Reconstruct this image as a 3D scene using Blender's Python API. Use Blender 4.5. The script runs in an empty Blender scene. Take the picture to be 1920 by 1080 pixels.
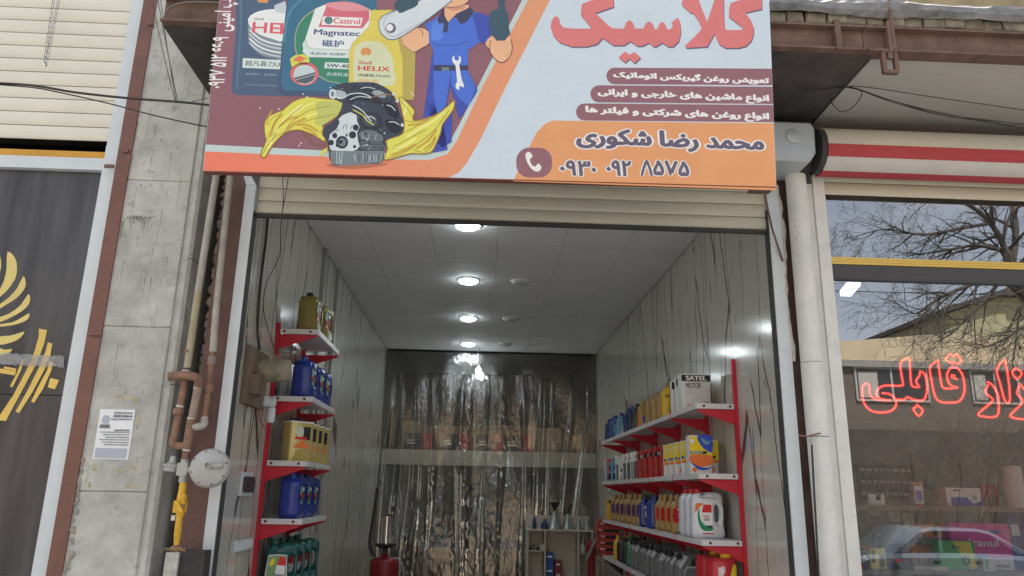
import bpy, bmesh, math, random, unicodedata
from mathutils import Vector, Matrix
from mathutils.geometry import tessellate_polygon
rnd = random.Random(7)
scene = bpy.context.scene
COL = bpy.context.collection
R = math.radians

# ------------------------------------------------------------------ camera
FPX, CAMH = 1410.0, 1.55
PITCH, YAW, ROLL = R(15.25), R(2.25), R(1.1)
_F = Vector((math.sin(YAW)*math.cos(PITCH), math.cos(YAW)*math.cos(PITCH), math.sin(PITCH)))
_R0 = Vector((math.cos(YAW), -math.sin(YAW), 0)); _U0 = _R0.cross(_F)
_R = math.cos(ROLL)*_R0 + math.sin(ROLL)*_U0
_U = -math.sin(ROLL)*_R0 + math.cos(ROLL)*_U0
CAM = Vector((0, 0, CAMH))
cd = bpy.data.cameras.new('camera'); cam = bpy.data.objects.new('camera', cd); COL.objects.link(cam)
cd.sensor_width = 36; cd.lens = FPX/1920*36; cd.clip_start = 0.05; cd.clip_end = 2000
m = Matrix((( _R.x, _U.x, -_F.x, 0), (_R.y, _U.y, -_F.y, 0), (_R.z, _U.z, -_F.z, CAMH), (0, 0, 0, 1)))
cam.matrix_world = m
scene.camera = cam

# ------------------------------------------------------------------ world, sun, exposure
SUN_EL, SUN_AZ = R(60), R(20)          # sun stands behind the shops (towards +Y)
w = bpy.data.worlds.new('World'); scene.world = w; w.use_nodes = True
nt = w.node_tree; nt.nodes.clear()
out = nt.nodes.new('ShaderNodeOutputWorld'); bg = nt.nodes.new('ShaderNodeBackground')
sky = nt.nodes.new('ShaderNodeTexSky'); sky.sky_type = 'NISHITA'; sky.sun_disc = False
sky.sun_elevation = SUN_EL; sky.sun_rotation = SUN_AZ; sky.dust_density = 2.5; sky.air_density = 1.0
tc = nt.nodes.new('ShaderNodeTexCoord'); mp = nt.nodes.new('ShaderNodeMapping'); mp.inputs['Scale'].default_value = (1, 1, 2.6)
nz = nt.nodes.new('ShaderNodeTexNoise'); nz.inputs['Scale'].default_value = 2.2; nz.inputs['Detail'].default_value = 7; nz.inputs['Roughness'].default_value = .55
cr = nt.nodes.new('ShaderNodeValToRGB'); cr.color_ramp.elements[0].position = .38; cr.color_ramp.elements[1].position = .72
cr.color_ramp.elements[0].color = (.4, .4, .4, 1); cr.color_ramp.elements[1].color = (.92, .92, .92, 1)
mx = nt.nodes.new('ShaderNodeMixRGB'); mx.inputs['Color2'].default_value = (6.6, 6.75, 7.0, 1)
bg.inputs['Strength'].default_value = 0.11
L = nt.links.new
L(tc.outputs['Generated'], mp.inputs['Vector']); L(mp.outputs[0], nz.inputs['Vector']); L(nz.outputs['Fac'], cr.inputs[0])
L(sky.outputs[0], mx.inputs['Color1']); L(cr.outputs[0], mx.inputs['Fac']); L(mx.outputs[0], bg.inputs['Color']); L(bg.outputs[0], out.inputs[0])
sd = bpy.data.lights.new('sun', 'SUN'); sd.energy = 5.0; sd.angle = R(.6); sd.color = (1, .95, .86)
so = bpy.data.objects.new('sun', sd); COL.objects.link(so)
sun_dir = Vector((math.sin(SUN_AZ)*math.cos(SUN_EL), math.cos(SUN_AZ)*math.cos(SUN_EL), math.sin(SUN_EL)))
so.rotation_euler = sun_dir.to_track_quat('Z', 'Y').to_euler(); so.location = (0, 20, 20)
scene.view_settings.view_transform = 'Standard'; scene.view_settings.look = 'None'
scene.view_settings.exposure = .97; scene.view_settings.gamma = 1
scene.cycles.max_bounces = 7; scene.cycles.diffuse_bounces = 3; scene.cycles.glossy_bounces = 3; scene.cycles.transparent_max_bounces = 10
scene.render.resolution_x, scene.render.resolution_y = 1024, 576

# ------------------------------------------------------------------ pixel -> place
def ray(px, py): return _F + _R*((px-960)/FPX) - _U*((py-540)/FPX)
def P(px, py, X=None, Y=None, Z=None):
    d = ray(px, py)
    t = X/d.x if X is not None else Y/d.y if Y is not None else (Z-CAMH)/d.z
    return CAM + d*t
GLASS_Y = 4.0
def PR(px, py, Y):                      # place seen mirrored in the right-hand window
    d = ray(px, py); t = (2*GLASS_Y-Y)/d.y
    return Vector((d.x*t, Y, CAMH+d.z*t))

# ------------------------------------------------------------------ colours and materials
def lin(c): c /= 255.0; return c/12.92 if c <= .04045 else ((c+.055)/1.055)**2.4
def S(r, g, b, k=1.0): return (min(lin(r)*k, .9), min(lin(g)*k, .9), min(lin(b)*k, .9))
MATS = {}
def pm(name, col, rough=.5, metal=0., var=.12, scale=9., bump=0., bscale=60., spec=.5, coat=0., dirt=0., stretch=(1, 1, 1), emit=None, estr=0.):
    if name in MATS: return MATS[name]
    mt = bpy.data.materials.new(name); mt.use_nodes = True; n = mt.node_tree.nodes; l = mt.node_tree.links.new
    b = n['Principled BSDF']; b.inputs['Roughness'].default_value = rough; b.inputs['Metallic'].default_value = metal
    b.inputs['Specular IOR Level'].default_value = spec; b.inputs['Coat Weight'].default_value = coat
    b.inputs['Base Color'].default_value = (*col, 1)
    t = n.new('ShaderNodeTexCoord'); mpp = n.new('ShaderNodeMapping'); mpp.inputs['Scale'].default_value = stretch
    l(t.outputs['Object'], mpp.inputs['Vector'])
    if var > 0:
        z = n.new('ShaderNodeTexNoise'); z.inputs['Scale'].default_value = scale; z.inputs['Detail'].default_value = 6; z.inputs['Roughness'].default_value = .62
        l(mpp.outputs[0], z.inputs['Vector'])
        r_ = n.new('ShaderNodeValToRGB'); e = r_.color_ramp.elements
        e[0].position = .3; e[1].position = .72
        e[0].color = (*[c*(1-var) for c in col], 1); e[1].color = (*[min(c*(1+var*.7), 1) for c in col], 1)
        l(z.outputs['Fac'], r_.inputs[0]); src = r_.outputs[0]
        if dirt > 0:
            z2 = n.new('ShaderNodeTexNoise'); z2.inputs['Scale'].default_value = scale*2.7; z2.inputs['Detail'].default_value = 8; z2.inputs['Roughness'].default_value = .75
            l(mpp.outputs[0], z2.inputs['Vector'])
            r2 = n.new('ShaderNodeValToRGB'); r2.color_ramp.elements[0].position = .55; r2.color_ramp.elements[1].position = .78
            r2.color_ramp.elements[0].color = (0, 0, 0, 1); r2.color_ramp.elements[1].color = (dirt, dirt, dirt, 1)
            l(z2.outputs['Fac'], r2.inputs[0])
            x = n.new('ShaderNodeMixRGB'); x.inputs['Color2'].default_value = (*[c*.35+.01 for c in col], 1)
            l(src, x.inputs['Color1']); l(r2.outputs[0], x.inputs['Fac']); src = x.outputs[0]
        l(src, b.inputs['Base Color'])
    if bump > 0:
        zb = n.new('ShaderNodeTexNoise'); zb.inputs['Scale'].default_value = bscale; zb.inputs['Detail'].default_value = 6
        l(mpp.outputs[0], zb.inputs['Vector'])
        bp = n.new('ShaderNodeBump'); bp.inputs['Strength'].default_value = bump; bp.inputs['Distance'].default_value = .01
        l(zb.outputs['Fac'], bp.inputs['Height']); l(bp.outputs[0], b.inputs['Normal'])
    if emit:
        b.inputs['Emission Color'].default_value = (*emit, 1); b.inputs['Emission Strength'].default_value = estr
    MATS[name] = mt; return mt
def flat(r, g, b, k=1.15, rough=.45, spec=.35): return pm('print_%d_%d_%d' % (r, g, b), S(r, g, b, k), rough, var=.05, scale=6, spec=spec, bump=.12, bscale=5)

# ------------------------------------------------------------------ mesh builder
def smooth_closed(pts, n=3):
    o = []; N = len(pts)
    for i in range(N):
        a, b, c, d = [Vector(pts[(i+j-1) % N]) for j in range(4)]
        for k in range(n):
            t = k/n
            o.append(tuple(.5*((2*b)+(c-a)*t+(2*a-5*b+4*c-d)*t*t+(3*b-a-3*c+d)*t**3)))
    return o
def smooth_open(pts, n=4):
    if len(pts) < 3: return [Vector(p) for p in pts]
    P_ = [Vector(pts[0])]+[Vector(p) for p in pts]+[Vector(pts[-1])]; o = []
    for i in range(1, len(P_)-2):
        a, b, c, d = P_[i-1:i+3]
        for k in range(n):
            t = k/n; o.append(.5*((2*b)+(c-a)*t+(2*a-5*b+4*c-d)*t*t+(3*b-a-3*c+d)*t**3))
    o.append(Vector(pts[-1])); return o
def offset_poly(pts, d):
    N = len(pts); A = sum(pts[i][0]*pts[(i+1) % N][1]-pts[(i+1) % N][0]*pts[i][1] for i in range(N)); s = 1 if A > 0 else -1; o = []
    for i in range(N):
        a, b, c = Vector(pts[i-1]), Vector(pts[i]), Vector(pts[(i+1) % N])
        e1, e2 = b-a, c-b
        if e1.length < 1e-9 or e2.length < 1e-9: o.append(tuple(b)); continue
        n1 = Vector((-e1.y, e1.x)).normalized(); n2 = Vector((-e2.y, e2.x)).normalized(); nn = n1+n2
        if nn.length < 1e-6: nn = n1
        nn.normalize(); k = max(.5, nn.dot(n1)); o.append(tuple(b+nn*(d*s/k)))
    return o
def rrect(x0, x1, y0, y1, r, n=4):
    o = []
    for cx, cy, a in ((x1-r, y1-r, 0), (x0+r, y1-r, 90), (x0+r, y0+r, 180), (x1-r, y0+r, 270)):
        for k in range(n+1): t = R(a+90*k/n); o.append((cx+r*math.cos(t), cy+r*math.sin(t)))
    return o
ORI = {}
class MB:
    def __init__(s): s.v = []; s.f = []; s.m = []; s.mats = []
    def mi(s, mat):
        if mat is None: return 0
        if mat not in s.mats: s.mats.append(mat)
        return s.mats.index(mat)
    def add(s, vs, fs, mat=None):
        o = len(s.v); s.v += [Vector(p) for p in vs]; k = s.mi(mat)
        for f in fs: s.f.append([i+o for i in f]); s.m.append(k)
        return s
    def box(s, x0, x1, y0, y1, z0, z1, mat=None):
        return s.add([(x0,y0,z0),(x1,y0,z0),(x1,y1,z0),(x0,y1,z0),(x0,y0,z1),(x1,y0,z1),(x1,y1,z1),(x0,y1,z1)],
                     [(3,2,1,0),(4,5,6,7),(0,1,5,4),(1,2,6,5),(2,3,7,6),(3,0,4,7)], mat)
    def obox(s, c, ax, ay, az, hx, hy, hz, mat=None):
        c = Vector(c); vs = []
        for k in (-1, 1):
            for a, b in ((-1,-1),(1,-1),(1,1),(-1,1)): vs.append(c+Vector(ax)*hx*a+Vector(ay)*hy*b+Vector(az)*hz*k)
        return s.add(vs, [(3,2,1,0),(4,5,6,7),(0,1,5,4),(1,2,6,5),(2,3,7,6),(3,0,4,7)], mat)
    def tube(s, path, r, n=8, mat=None, closed=False):
        path = [Vector(p) for p in path]; N = len(path); vs = []; fs = []; up = None
        for i, p in enumerate(path):
            a = path[i-1] if (i or closed) else p; b = path[(i+1) % N] if (i < N-1 or closed) else p
            t = (b-a)
            t = t.normalized() if t.length > 1e-9 else Vector((0, 0, 1))
            if up is None:
                up = Vector((0, 0, 1)) if abs(t.z) < .9 else Vector((1, 0, 0))
            u = up-t*up.dot(t)
            if u.length < 1e-6: u = t.orthogonal()
            u.normalize(); up = u; w_ = t.cross(u); rr = r[i] if isinstance(r, (list, tuple)) else r
            for k in range(n): q = 2*math.pi*k/n; vs.append(p+(u*math.cos(q)+w_*math.sin(q))*rr)
        for i in range(N if closed else N-1):
            for k in range(n):
                a = i*n+k; b = i*n+(k+1) % n; c = ((i+1) % N)*n+(k+1) % n; d = ((i+1) % N)*n+k; fs.append((a, b, c, d))
        if not closed: fs += [tuple(range(n-1, -1, -1)), tuple((N-1)*n+k for k in range(n))]
        return s.add(vs, fs, mat)
    def cyl(s, a, b, r, n=12, mat=None, r2=None): return s.tube([a, b], [r, r if r2 is None else r2], n, mat)
    def lathe(s, prof, c=(0,0,0), axis=(0,0,1), n=16, mat=None):
        ax = Vector(axis).normalized(); u = ax.orthogonal().normalized(); w_ = ax.cross(u); c = Vector(c); vs = []; fs = []
        for (r_, h) in prof:
            for k in range(n): q = 2*math.pi*k/n; vs.append(c+ax*h+(u*math.cos(q)+w_*math.sin(q))*max(r_, 1e-4))
        for i in range(len(prof)-1):
            for k in range(n): fs.append((i*n+k, i*n+(k+1) % n, (i+1)*n+(k+1) % n, (i+1)*n+k))
        fs += [tuple(range(n-1, -1, -1)), tuple((len(prof)-1)*n+k for k in range(n))]
        return s.add(vs, fs, mat)
    def poly(s, pts, fn, mat=None, holes=()):
        """flat filled polygon: 2-D pts mapped by fn(u,v)->world"""
        loops = [[Vector((p[0], p[1], 0)) for p in pts]]+[[Vector((p[0], p[1], 0)) for p in h] for h in holes]
        tr = tessellate_polygon(loops); allp = [p for l in loops for p in l]
        return s.add([fn(p.x, p.y) for p in allp], [tuple(t) for t in tr], mat)
    def prism(s, pts, fn, d0, d1, mat=None, holes=(), bev=0.):
        """polygon with thickness; fn(u,v,d)->world. bev rounds both rims"""
        lv = [(d0, bev), (d0+(bev if d1 > d0 else -bev), 0), (d1-(bev if d1 > d0 else -bev), 0), (d1, bev)] if bev else [(d0, 0), (d1, 0)]
        loops = [pts]+list(holes); base = []; vs = []; fs = []
        for d, o in lv:
            base.append(len(vs))
            for li, lp in enumerate(loops):
                q = offset_poly(lp, o if li == 0 else -o) if o else lp
                vs += [fn(p[0], p[1], d) for p in q]
        tr = tessellate_polygon([[Vector((p[0], p[1], 0)) for p in lp] for lp in loops])
        fs += [tuple(base[0]+i for i in t) for t in tr]; fs += [tuple(base[-1]+i for i in reversed(t)) for t in tr]
        for k in range(len(lv)-1):
            st = 0
            for lp in loops:
                N = len(lp)
                for i in range(N):
                    j = (i+1) % N; fs.append((base[k]+st+i, base[k]+st+j, base[k+1]+st+j, base[k+1]+st+i))
                st += N
        return s.add(vs, fs, mat)
    def build(s, name, mat=None, parent=None, smooth=None, base=True):
        if parent is not None: o0 = ORI[parent]
        elif base:
            o0 = Vector(((min(p.x for p in s.v)+max(p.x for p in s.v))/2, (min(p.y for p in s.v)+max(p.y for p in s.v))/2, min(p.z for p in s.v)))
        else: o0 = Vector((0, 0, 0))
        me = bpy.data.meshes.new(name); me.from_pydata([tuple(p-o0) for p in s.v], [], s.f)
        ml = s.mats if s.mats else [mat]
        for q in ml: me.materials.append(q)
        if s.mats: me.polygons.foreach_set('material_index', s.m)
        bm = bmesh.new(); bm.from_mesh(me); bmesh.ops.recalc_face_normals(bm, faces=bm.faces); bm.to_mesh(me); bm.free()
        if smooth: me.shade_smooth(); me.set_sharp_from_angle(angle=R(smooth))
        o = bpy.data.objects.new(name, me); COL.objects.link(o)
        if parent is not None: o.parent = parent; ORI[o] = o0
        else: o.location = o0; ORI[o] = o0
        return o
def tag(o, label=None, cat=None, group=None, kind=None):
    if label: o['label'] = label
    if cat: o['category'] = cat
    if group: o['group'] = group
    if kind: o['kind'] = kind
    return o
def thing(name, label, cat, loc=(0,0,0), group=None):
    o = bpy.data.objects.new(name, None); COL.objects.link(o); o.location = loc; o.empty_display_size = .1
    ORI[o] = Vector(loc); return tag(o, label, cat, group)
KIDS = {}
def copy_tree(o, parent=None):
    c = o.copy(); COL.objects.link(c); c.parent = parent; ORI[c] = ORI.get(o, Vector((0,0,0)))
    for ch in [k for k in bpy.data.objects if k.parent == o and k != c]: copy_tree(ch, c)
    return c
def structure(o): o['kind'] = 'structure'; return o
def B(name, args, mat, parent=None, **k): return MB().box(*args).build(name, mat, parent, **k)

# ------------------------------------------------------------------ lettering (built-in fonts only)
FORMS = {'\u0001': {'isolated': '\uFEFB', 'final': '\uFEFC'}}
for cp in list(range(0xFB50, 0xFDFF))+list(range(0xFE70, 0xFEFF)):
    d = unicodedata.decomposition(chr(cp)).split()
    if len(d) == 2: FORMS.setdefault(chr(int(d[1], 16)), {})[d[0][1:-1]] = chr(cp)
def fa(s):
    s = s.replace('لا', '\u0001'); o = []
    for i, ch in enumerate(s):
        f = FORMS.get(ch)
        if not f: o.append(ch); continue
        p = s[i-1] if i else ' '; n = s[i+1] if i+1 < len(s) else ' '
        jp = 'initial' in FORMS.get(p, {}); jn = 'initial' in f and 'final' in FORMS.get(n, {})
        o.append(f.get('medial' if jp and jn else 'final' if jp else 'initial' if jn else 'isolated', ch))
    return ''.join(reversed(o))
TXT = {}
def text2d(s, res=3):
    if s in TXT: return TXT[s]
    c = bpy.data.curves.new('lettering', 'FONT'); c.body = s; c.size = 1; c.resolution_u = res
    o = bpy.data.objects.new('lettering', c); me = bpy.data.meshes.new_from_object(o)
    vs = [(v.co.x, v.co.y) for v in me.vertices]; fs = [tuple(p.vertices) for p in me.polygons]
    bpy.data.objects.remove(o); bpy.data.curves.remove(c); bpy.data.meshes.remove(me)
    x0, x1 = min(v[0] for v in vs), max(v[0] for v in vs); y0, y1 = min(v[1] for v in vs), max(v[1] for v in vs)
    TXT[s] = ([((x-x0)/(x1-x0), (y-y0)/(y1-y0)) for x, y in vs], fs); return TXT[s]
def put_text(mb, s, fn, mat, bold=0., boldv=None, d=0., n=8):
    """fn(u,v,d) maps the unit text box to the world; bold grows strokes by shifted copies"""
    vs, fs = text2d(s); mb.add([fn(u, v, d) for u, v in vs], fs, mat)
    if bold:
        bv = bold if boldv is None else boldv
        for k in range(n):
            q = 2*math.pi*k/n; mb.add([fn(u+bold*math.cos(q), v+bv*math.sin(q), d-.00001*(k+1)) for u, v in vs], fs, mat)
    return mb
# ================================================================== setting
m_asph = pm('asphalt', (.05, .05, .052), .9, var=.35, scale=3, bump=.3, bscale=90)
m_pave = pm('pavement', (.46, .44, .41), .85, var=.2, scale=2, bump=.25, dirt=.5)
m_kerb = pm('kerb_stone', (.33, .32, .3), .85, var=.2, scale=5, bump=.2)
m_soil = pm('ground', (.16, .14, .11), .95, var=.3, scale=.4, bump=.3, bscale=6)
structure(MB().add([(-400,-400,-.42),(400,-400,-.42),(400,400,-.42),(-400,400,-.42)], [(0,1,2,3)]).build('ground', m_soil))
structure(B('pavement', (-30, 34, -1.3, 4.6, -.4, 0), m_pave))
structure(B('road', (-60, 60, -9.3, -1.45, -.41, -.3), m_asph))
for i in range(26): structure(B('kerb', (-13+i*1.2, -13+i*1.2+1.19, -1.45, -1.302, -.4, .012), m_kerb))
structure(B('far_pavement', (-30, 40, -14.6, -9.45, -.4, -.17), m_pave))
structure(B('shop_floor', (-1.34, 1.63, 4.6, 13.6, -.2, .005), pm('floor_tile', (.35, .34, .32), .25, var=.15, scale=3)))

# ---- wall panels of the shop: glossy grey-beige sheet with dark cracked-wood print
def crack_mat(name, col, swap=False):
    mt = bpy.data.materials.new(name); mt.use_nodes = True; n = mt.node_tree.nodes; l = mt.node_tree.links.new; b = n['Principled BSDF']
    t = n.new('ShaderNodeTexCoord'); zz = n.new('ShaderNodeTexNoise'); zz.inputs['Scale'].default_value = 2.2; zz.inputs['Detail'].default_value = 4
    l(t.outputs['Object'], zz.inputs['Vector'])
    vm = n.new('ShaderNodeVectorMath'); vm.operation = 'MULTIPLY_ADD'; vm.inputs[1].default_value = (.16, .16, .05)
    l(zz.outputs['Color'], vm.inputs[0]); l(t.outputs['Object'], vm.inputs[2])
    col_src = None
    for k, (sy, sz, w_, lo) in enumerate(((4.6, .42, .02, .34), (10., 1.1, .026, .6))):
        mp_ = n.new('ShaderNodeMapping'); mp_.inputs['Scale'].default_value = (0.0, sy, sz); mp_.inputs['Location'].default_value = (k*3.1, k*1.7, k*.9)
        l(vm.outputs[0], mp_.inputs['Vector'])
        vo = n.new('ShaderNodeTexVoronoi'); vo.feature = 'DISTANCE_TO_EDGE'; vo.inputs['Scale'].default_value = 1; l(mp_.outputs[0], vo.inputs['Vector'])
        rr = n.new('ShaderNodeValToRGB'); e = rr.color_ramp.elements; e[0].position = w_*.45; e[1].position = w_; e[0].color = (1,1,1,1); e[1].color = (0,0,0,1)
        l(vo.outputs['Distance'], rr.inputs[0])
        mk = n.new('ShaderNodeTexNoise'); mk.inputs['Scale'].default_value = 1.6+k*2; mk.inputs['Detail'].default_value = 3
        mm = n.new('ShaderNodeMapping'); mm.inputs['Scale'].default_value = (1, 3, 1); mm.inputs['Location'].default_value = (k*5, 2, 0); l(t.outputs['Object'], mm.inputs['Vector']); l(mm.outputs[0], mk.inputs['Vector'])
        mr = n.new('ShaderNodeValToRGB'); mr.color_ramp.elements[0].position = lo; mr.color_ramp.elements[1].position = lo+.09; l(mk.outputs['Fac'], mr.inputs[0])
        mu = n.new('ShaderNodeMixRGB'); mu.blend_type = 'MULTIPLY'; mu.inputs['Fac'].default_value = 1; l(rr.outputs[0], mu.inputs['Color1']); l(mr.outputs[0], mu.inputs['Color2'])
        if col_src is None: col_src = mu.outputs[0]
        else:
            ad = n.new('ShaderNodeMixRGB'); ad.blend_type = 'LIGHTEN'; ad.inputs['Fac'].default_value = 1; l(col_src, ad.inputs['Color1']); l(mu.outputs[0], ad.inputs['Color2']); col_src = ad.outputs[0]
    gz = n.new('ShaderNodeTexNoise'); gz.inputs['Scale'].default_value = 5; gz.inputs['Detail'].default_value = 8
    gm = n.new('ShaderNodeMapping'); gm.inputs['Scale'].default_value = (1, 9, .5); l(t.outputs['Object'], gm.inputs['Vector']); l(gm.outputs[0], gz.inputs['Vector'])
    gr = n.new('ShaderNodeValToRGB'); gr.color_ramp.elements[0].position = .3; gr.color_ramp.elements[1].position = .75
    gr.color_ramp.elements[0].color = (*[c*.93 for c in col], 1); gr.color_ramp.elements[1].color = (*[c*1.05 for c in col], 1); l(gz.outputs['Fac'], gr.inputs[0])
    fx = n.new('ShaderNodeMixRGB'); fx.inputs['Color2'].default_value = (.055, .052, .05, 1); l(gr.outputs[0], fx.inputs['Color1']); l(col_src, fx.inputs['Fac']); l(fx.outputs[0], b.inputs['Base Color'])
    b.inputs['Roughness'].default_value = .14; b.inputs['Specular IOR Level'].default_value = .55
    return mt
m_wall = crack_mat('cracked_wood_panel', (.53, .505, .455))
XL, XR, CEIL, YB = -1.33, 1.62, 3.47, 10.4
structure(B('wall_left', (XL-.1, XL, 4.06, 10.5, 0, CEIL+.02), m_wall, base=False))
structure(B('wall_right', (XR, XR+.1, 4.06, 10.5, 0, CEIL+.02), m_wall, base=False))
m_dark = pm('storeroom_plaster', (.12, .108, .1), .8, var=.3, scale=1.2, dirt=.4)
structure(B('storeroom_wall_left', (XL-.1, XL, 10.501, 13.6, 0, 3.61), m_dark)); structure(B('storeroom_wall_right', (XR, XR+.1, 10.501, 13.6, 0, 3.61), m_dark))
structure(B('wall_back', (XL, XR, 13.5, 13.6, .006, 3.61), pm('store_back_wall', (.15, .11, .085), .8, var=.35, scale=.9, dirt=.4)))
# ---- suspended ceiling: separate tiles on a slab
m_tile = pm('ceiling_tile', (.7, .7, .7), .75, var=.05, scale=3, bump=.12, bscale=160)
ceil = structure(B('ceiling', (XL-.1, XR+.1, 4.1, 10.53, CEIL+.03, CEIL+.1), pm('ceiling_grid', (.5, .5, .5), .7)))
xs = [XL+.004, -.91, -.41, .1, .625, 1.12, XR-.004]; y = 4.12; k = 0
while y < 10.0:
    for i in range(6):
        dz = rnd.uniform(0, .004)
        MB().box(xs[i]+.0014, xs[i+1]-.0014, y+.0014, y+.53-.0014, CEIL+dz*.4, CEIL+.022).build('ceiling_tile', m_tile, ceil)
    y += .53
# ---- wall trim and thin duct strips at the left ceiling corner
m_trim = pm('grey_strip', (.3, .3, .29), .35)
for (px, py, wd) in ((608, 462, .028), (632, 497, .02)):
    p = P(px, py, X=XL); structure(B('corner_strip', (XL+.001, XL+.03, p.y-wd, p.y+wd, 1.2, CEIL-.002), m_trim))

# ---- the building that carries the shops (upper wall shades the front)
m_brick = pm('yellow_brick_wall', (.42, .34, .2), .9, var=.25, scale=6, bump=.5, bscale=30)
bld = thing('shop_building', 'long low shop building of yellow brick carrying the three shop fronts', 'building', (0, 9, 0))
MB().box(-14, 16, 4.3, 4.5, 3.9, 5.6).build('upper_wall', m_brick, bld)
MB().box(-14, 16, 4.5, 14.0, 4.6, 4.75).build('roof', m_asph, bld)
MB().box(-14, 16, 13.7, 14.0, 0, 4.6).build('rear_wall', m_brick, bld)
MB().box(-14.2, -14, 4.3, 14, 0, 4.75).build('side_wall', m_brick, bld)
MB().box(16, 16.2, 4.3, 14, 0, 4.75).build('side_wall', m_brick, bld)
m_inner = pm('dark_interior', (.1, .095, .09), .85, var=.3, scale=2)
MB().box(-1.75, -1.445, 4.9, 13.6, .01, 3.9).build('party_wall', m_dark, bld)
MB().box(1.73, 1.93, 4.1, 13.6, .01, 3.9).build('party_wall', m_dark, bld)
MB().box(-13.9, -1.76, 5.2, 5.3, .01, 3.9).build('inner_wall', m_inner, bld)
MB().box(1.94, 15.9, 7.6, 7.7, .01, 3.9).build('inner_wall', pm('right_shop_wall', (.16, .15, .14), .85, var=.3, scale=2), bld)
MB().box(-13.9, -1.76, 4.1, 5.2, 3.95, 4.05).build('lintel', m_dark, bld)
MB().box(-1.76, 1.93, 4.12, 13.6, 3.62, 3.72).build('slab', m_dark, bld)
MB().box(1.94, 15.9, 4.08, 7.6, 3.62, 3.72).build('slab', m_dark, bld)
MB().box(-1.5, 1.73, 4.13, 4.3, 3.45, 3.62).build('lintel', m_dark, bld)

# ================================================================== canopy over the shop
m_rust = pm('rusty_brown_steel', S(118, 92, 80), .75, var=.35, scale=10, bump=.2, dirt=.5)
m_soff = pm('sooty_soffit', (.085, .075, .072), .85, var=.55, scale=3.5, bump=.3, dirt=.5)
m_flash = pm('silver_flashing', S(140, 140, 141), .65, metal=.25, var=.4, scale=9, bump=1., bscale=24, dirt=.9)
m_obrick = pm('weathered_brick', S(152, 143, 124), .9, var=.4, scale=14, bump=.6, bscale=50, dirt=.5)
m_mortar = pm('crumbling_mortar', S(110, 100, 88), .95, var=.4, scale=12, bump=.8, bscale=40)
m_greysheet = pm('grey_sheet_soffit', S(190, 188, 184), .6, var=.08, scale=2, stretch=(1, 6, 1))
CF = 3.23; CXL, CXR = -1.58, 4.6
can = thing('canopy', 'rusty steel framed canopy with brick course and silver flashing above the sign', 'canopy', (1.4, 3.6, 3.69))
MB().box(CXL, 1.9, CF+.01, 4.29, 3.69, 3.715).build('soffit', m_soff, can)
for x in (-1.0, -.2, .7, 1.35): MB().box(x-.03, x+.03, CF+.04, 4.25, 3.655, 3.689).build('joist', m_soff, can)
MB().box(1.93, CXR, CF+.01, 4.05, 3.705, 3.72).build('soffit', m_greysheet, can)['label'] = 'smooth grey sheet soffit'
def ibeam(x0, x1): return MB().box(x0, x1, CF, CF+.012, 3.708, 3.822).box(x0, x1, CF-.035, CF+.045, 3.695, 3.706).box(x0, x1, CF-.035, CF+.045, 3.823, 3.834)
ibeam(CXL, 1.86).build('fascia_beam', m_rust, can); ibeam(1.864, CXR).build('fascia_beam', m_rust, can)
for x in (1.72, 1.985): MB().box(x-.014, x+.014, CF-.04, CF+.0, 3.69, 3.86).build('stiffener', m_rust, can)
MB().box(1.99, 2.005, CF-.044, CF-.036, 3.7, 4.05).build('stiffener', m_rust, can)
MB().box(CXL, CXR, CF+.05, 4.28, 3.74, 3.98).build('deck', m_mortar, can)
# rough mortar bed
mb = MB(); x = CXL
while x < CXR:
    L_ = rnd.uniform(.05, .14); h = rnd.uniform(.004, .028)
    mb.obox((x+L_/2, CF+.02, 3.836+h/2), (1,0,.05*rnd.uniform(-1,1)), (0,1,0), (0,0,1), L_*.5, .03, h*.5); x += L_*rnd.uniform(.85, 1.25)
mb.build('mortar_bed', m_mortar, can)
x = CXL+.01
while x < CXR-.1:
    L_ = rnd.uniform(.088, .104); z0 = 3.858+rnd.uniform(-.004, .004)
    pts = [(x+rnd.uniform(-.004,.004), z0), (x+L_+rnd.uniform(-.004,.004), z0+rnd.uniform(-.003,.003)), (x+L_+rnd.uniform(-.005,.005), z0+.066), (x+rnd.uniform(-.005,.005), z0+.066+rnd.uniform(-.004,.004))]
    yy = CF-.005+rnd.uniform(-.006, .012)
    MB().prism(pts, lambda u, v, d: Vector((u, d, v)), yy, yy+.06, bev=.006).build('brick', m_obrick, can); x += L_+rnd.uniform(.003, .009)
# crinkled flashing sheet
mb = MB(); N = 150; rows = [(3.905, -.02), (3.928, -.045), (3.96, -.05), (3.985, -.03), (4.0, .06)]; vs = []; fs = []
for i in range(N+1):
    xx = CXL-.02+(CXR-CXL+.04)*i/N
    for j, (z, dy) in enumerate(rows): vs.append((xx, CF+dy+rnd.uniform(-.005, .005)+.008*math.sin(xx*7+j), z+rnd.uniform(-.0025, .0025)+.006*math.sin(xx*2.3)+.004*math.sin(xx*9.1+j)))
for i in range(N):
    for j in range(len(rows)-1): a = i*len(rows)+j; fs.append((a, a+1, a+len(rows)+1, a+len(rows)))
mb.add(vs, fs).build('flashing', m_flash, can)
# hanging ring bracket
c = P(1668, 120, Y=CF-.02)
br = thing('ring_bracket', 'small rusty rectangular ring bracket under the fascia beam on the right', 'bracket', (c.x, c.y, c.z-.06))
q = lambda u, v, d: Vector((c.x+u, CF-.02+d, c.z+v))
MB().prism(rrect(-.04, .04, -.055, .075, .006, 2), q, -.012, .012, holes=[rrect(-.02, .022, -.037, .057, .004, 2)]).build('ring', m_rust, br)
MB().box(c.x-.012, c.x+.012, CF-.02-.02, CF-.02-.013, c.z+.02, c.z+.055).build('clip', m_rust, br)

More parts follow.
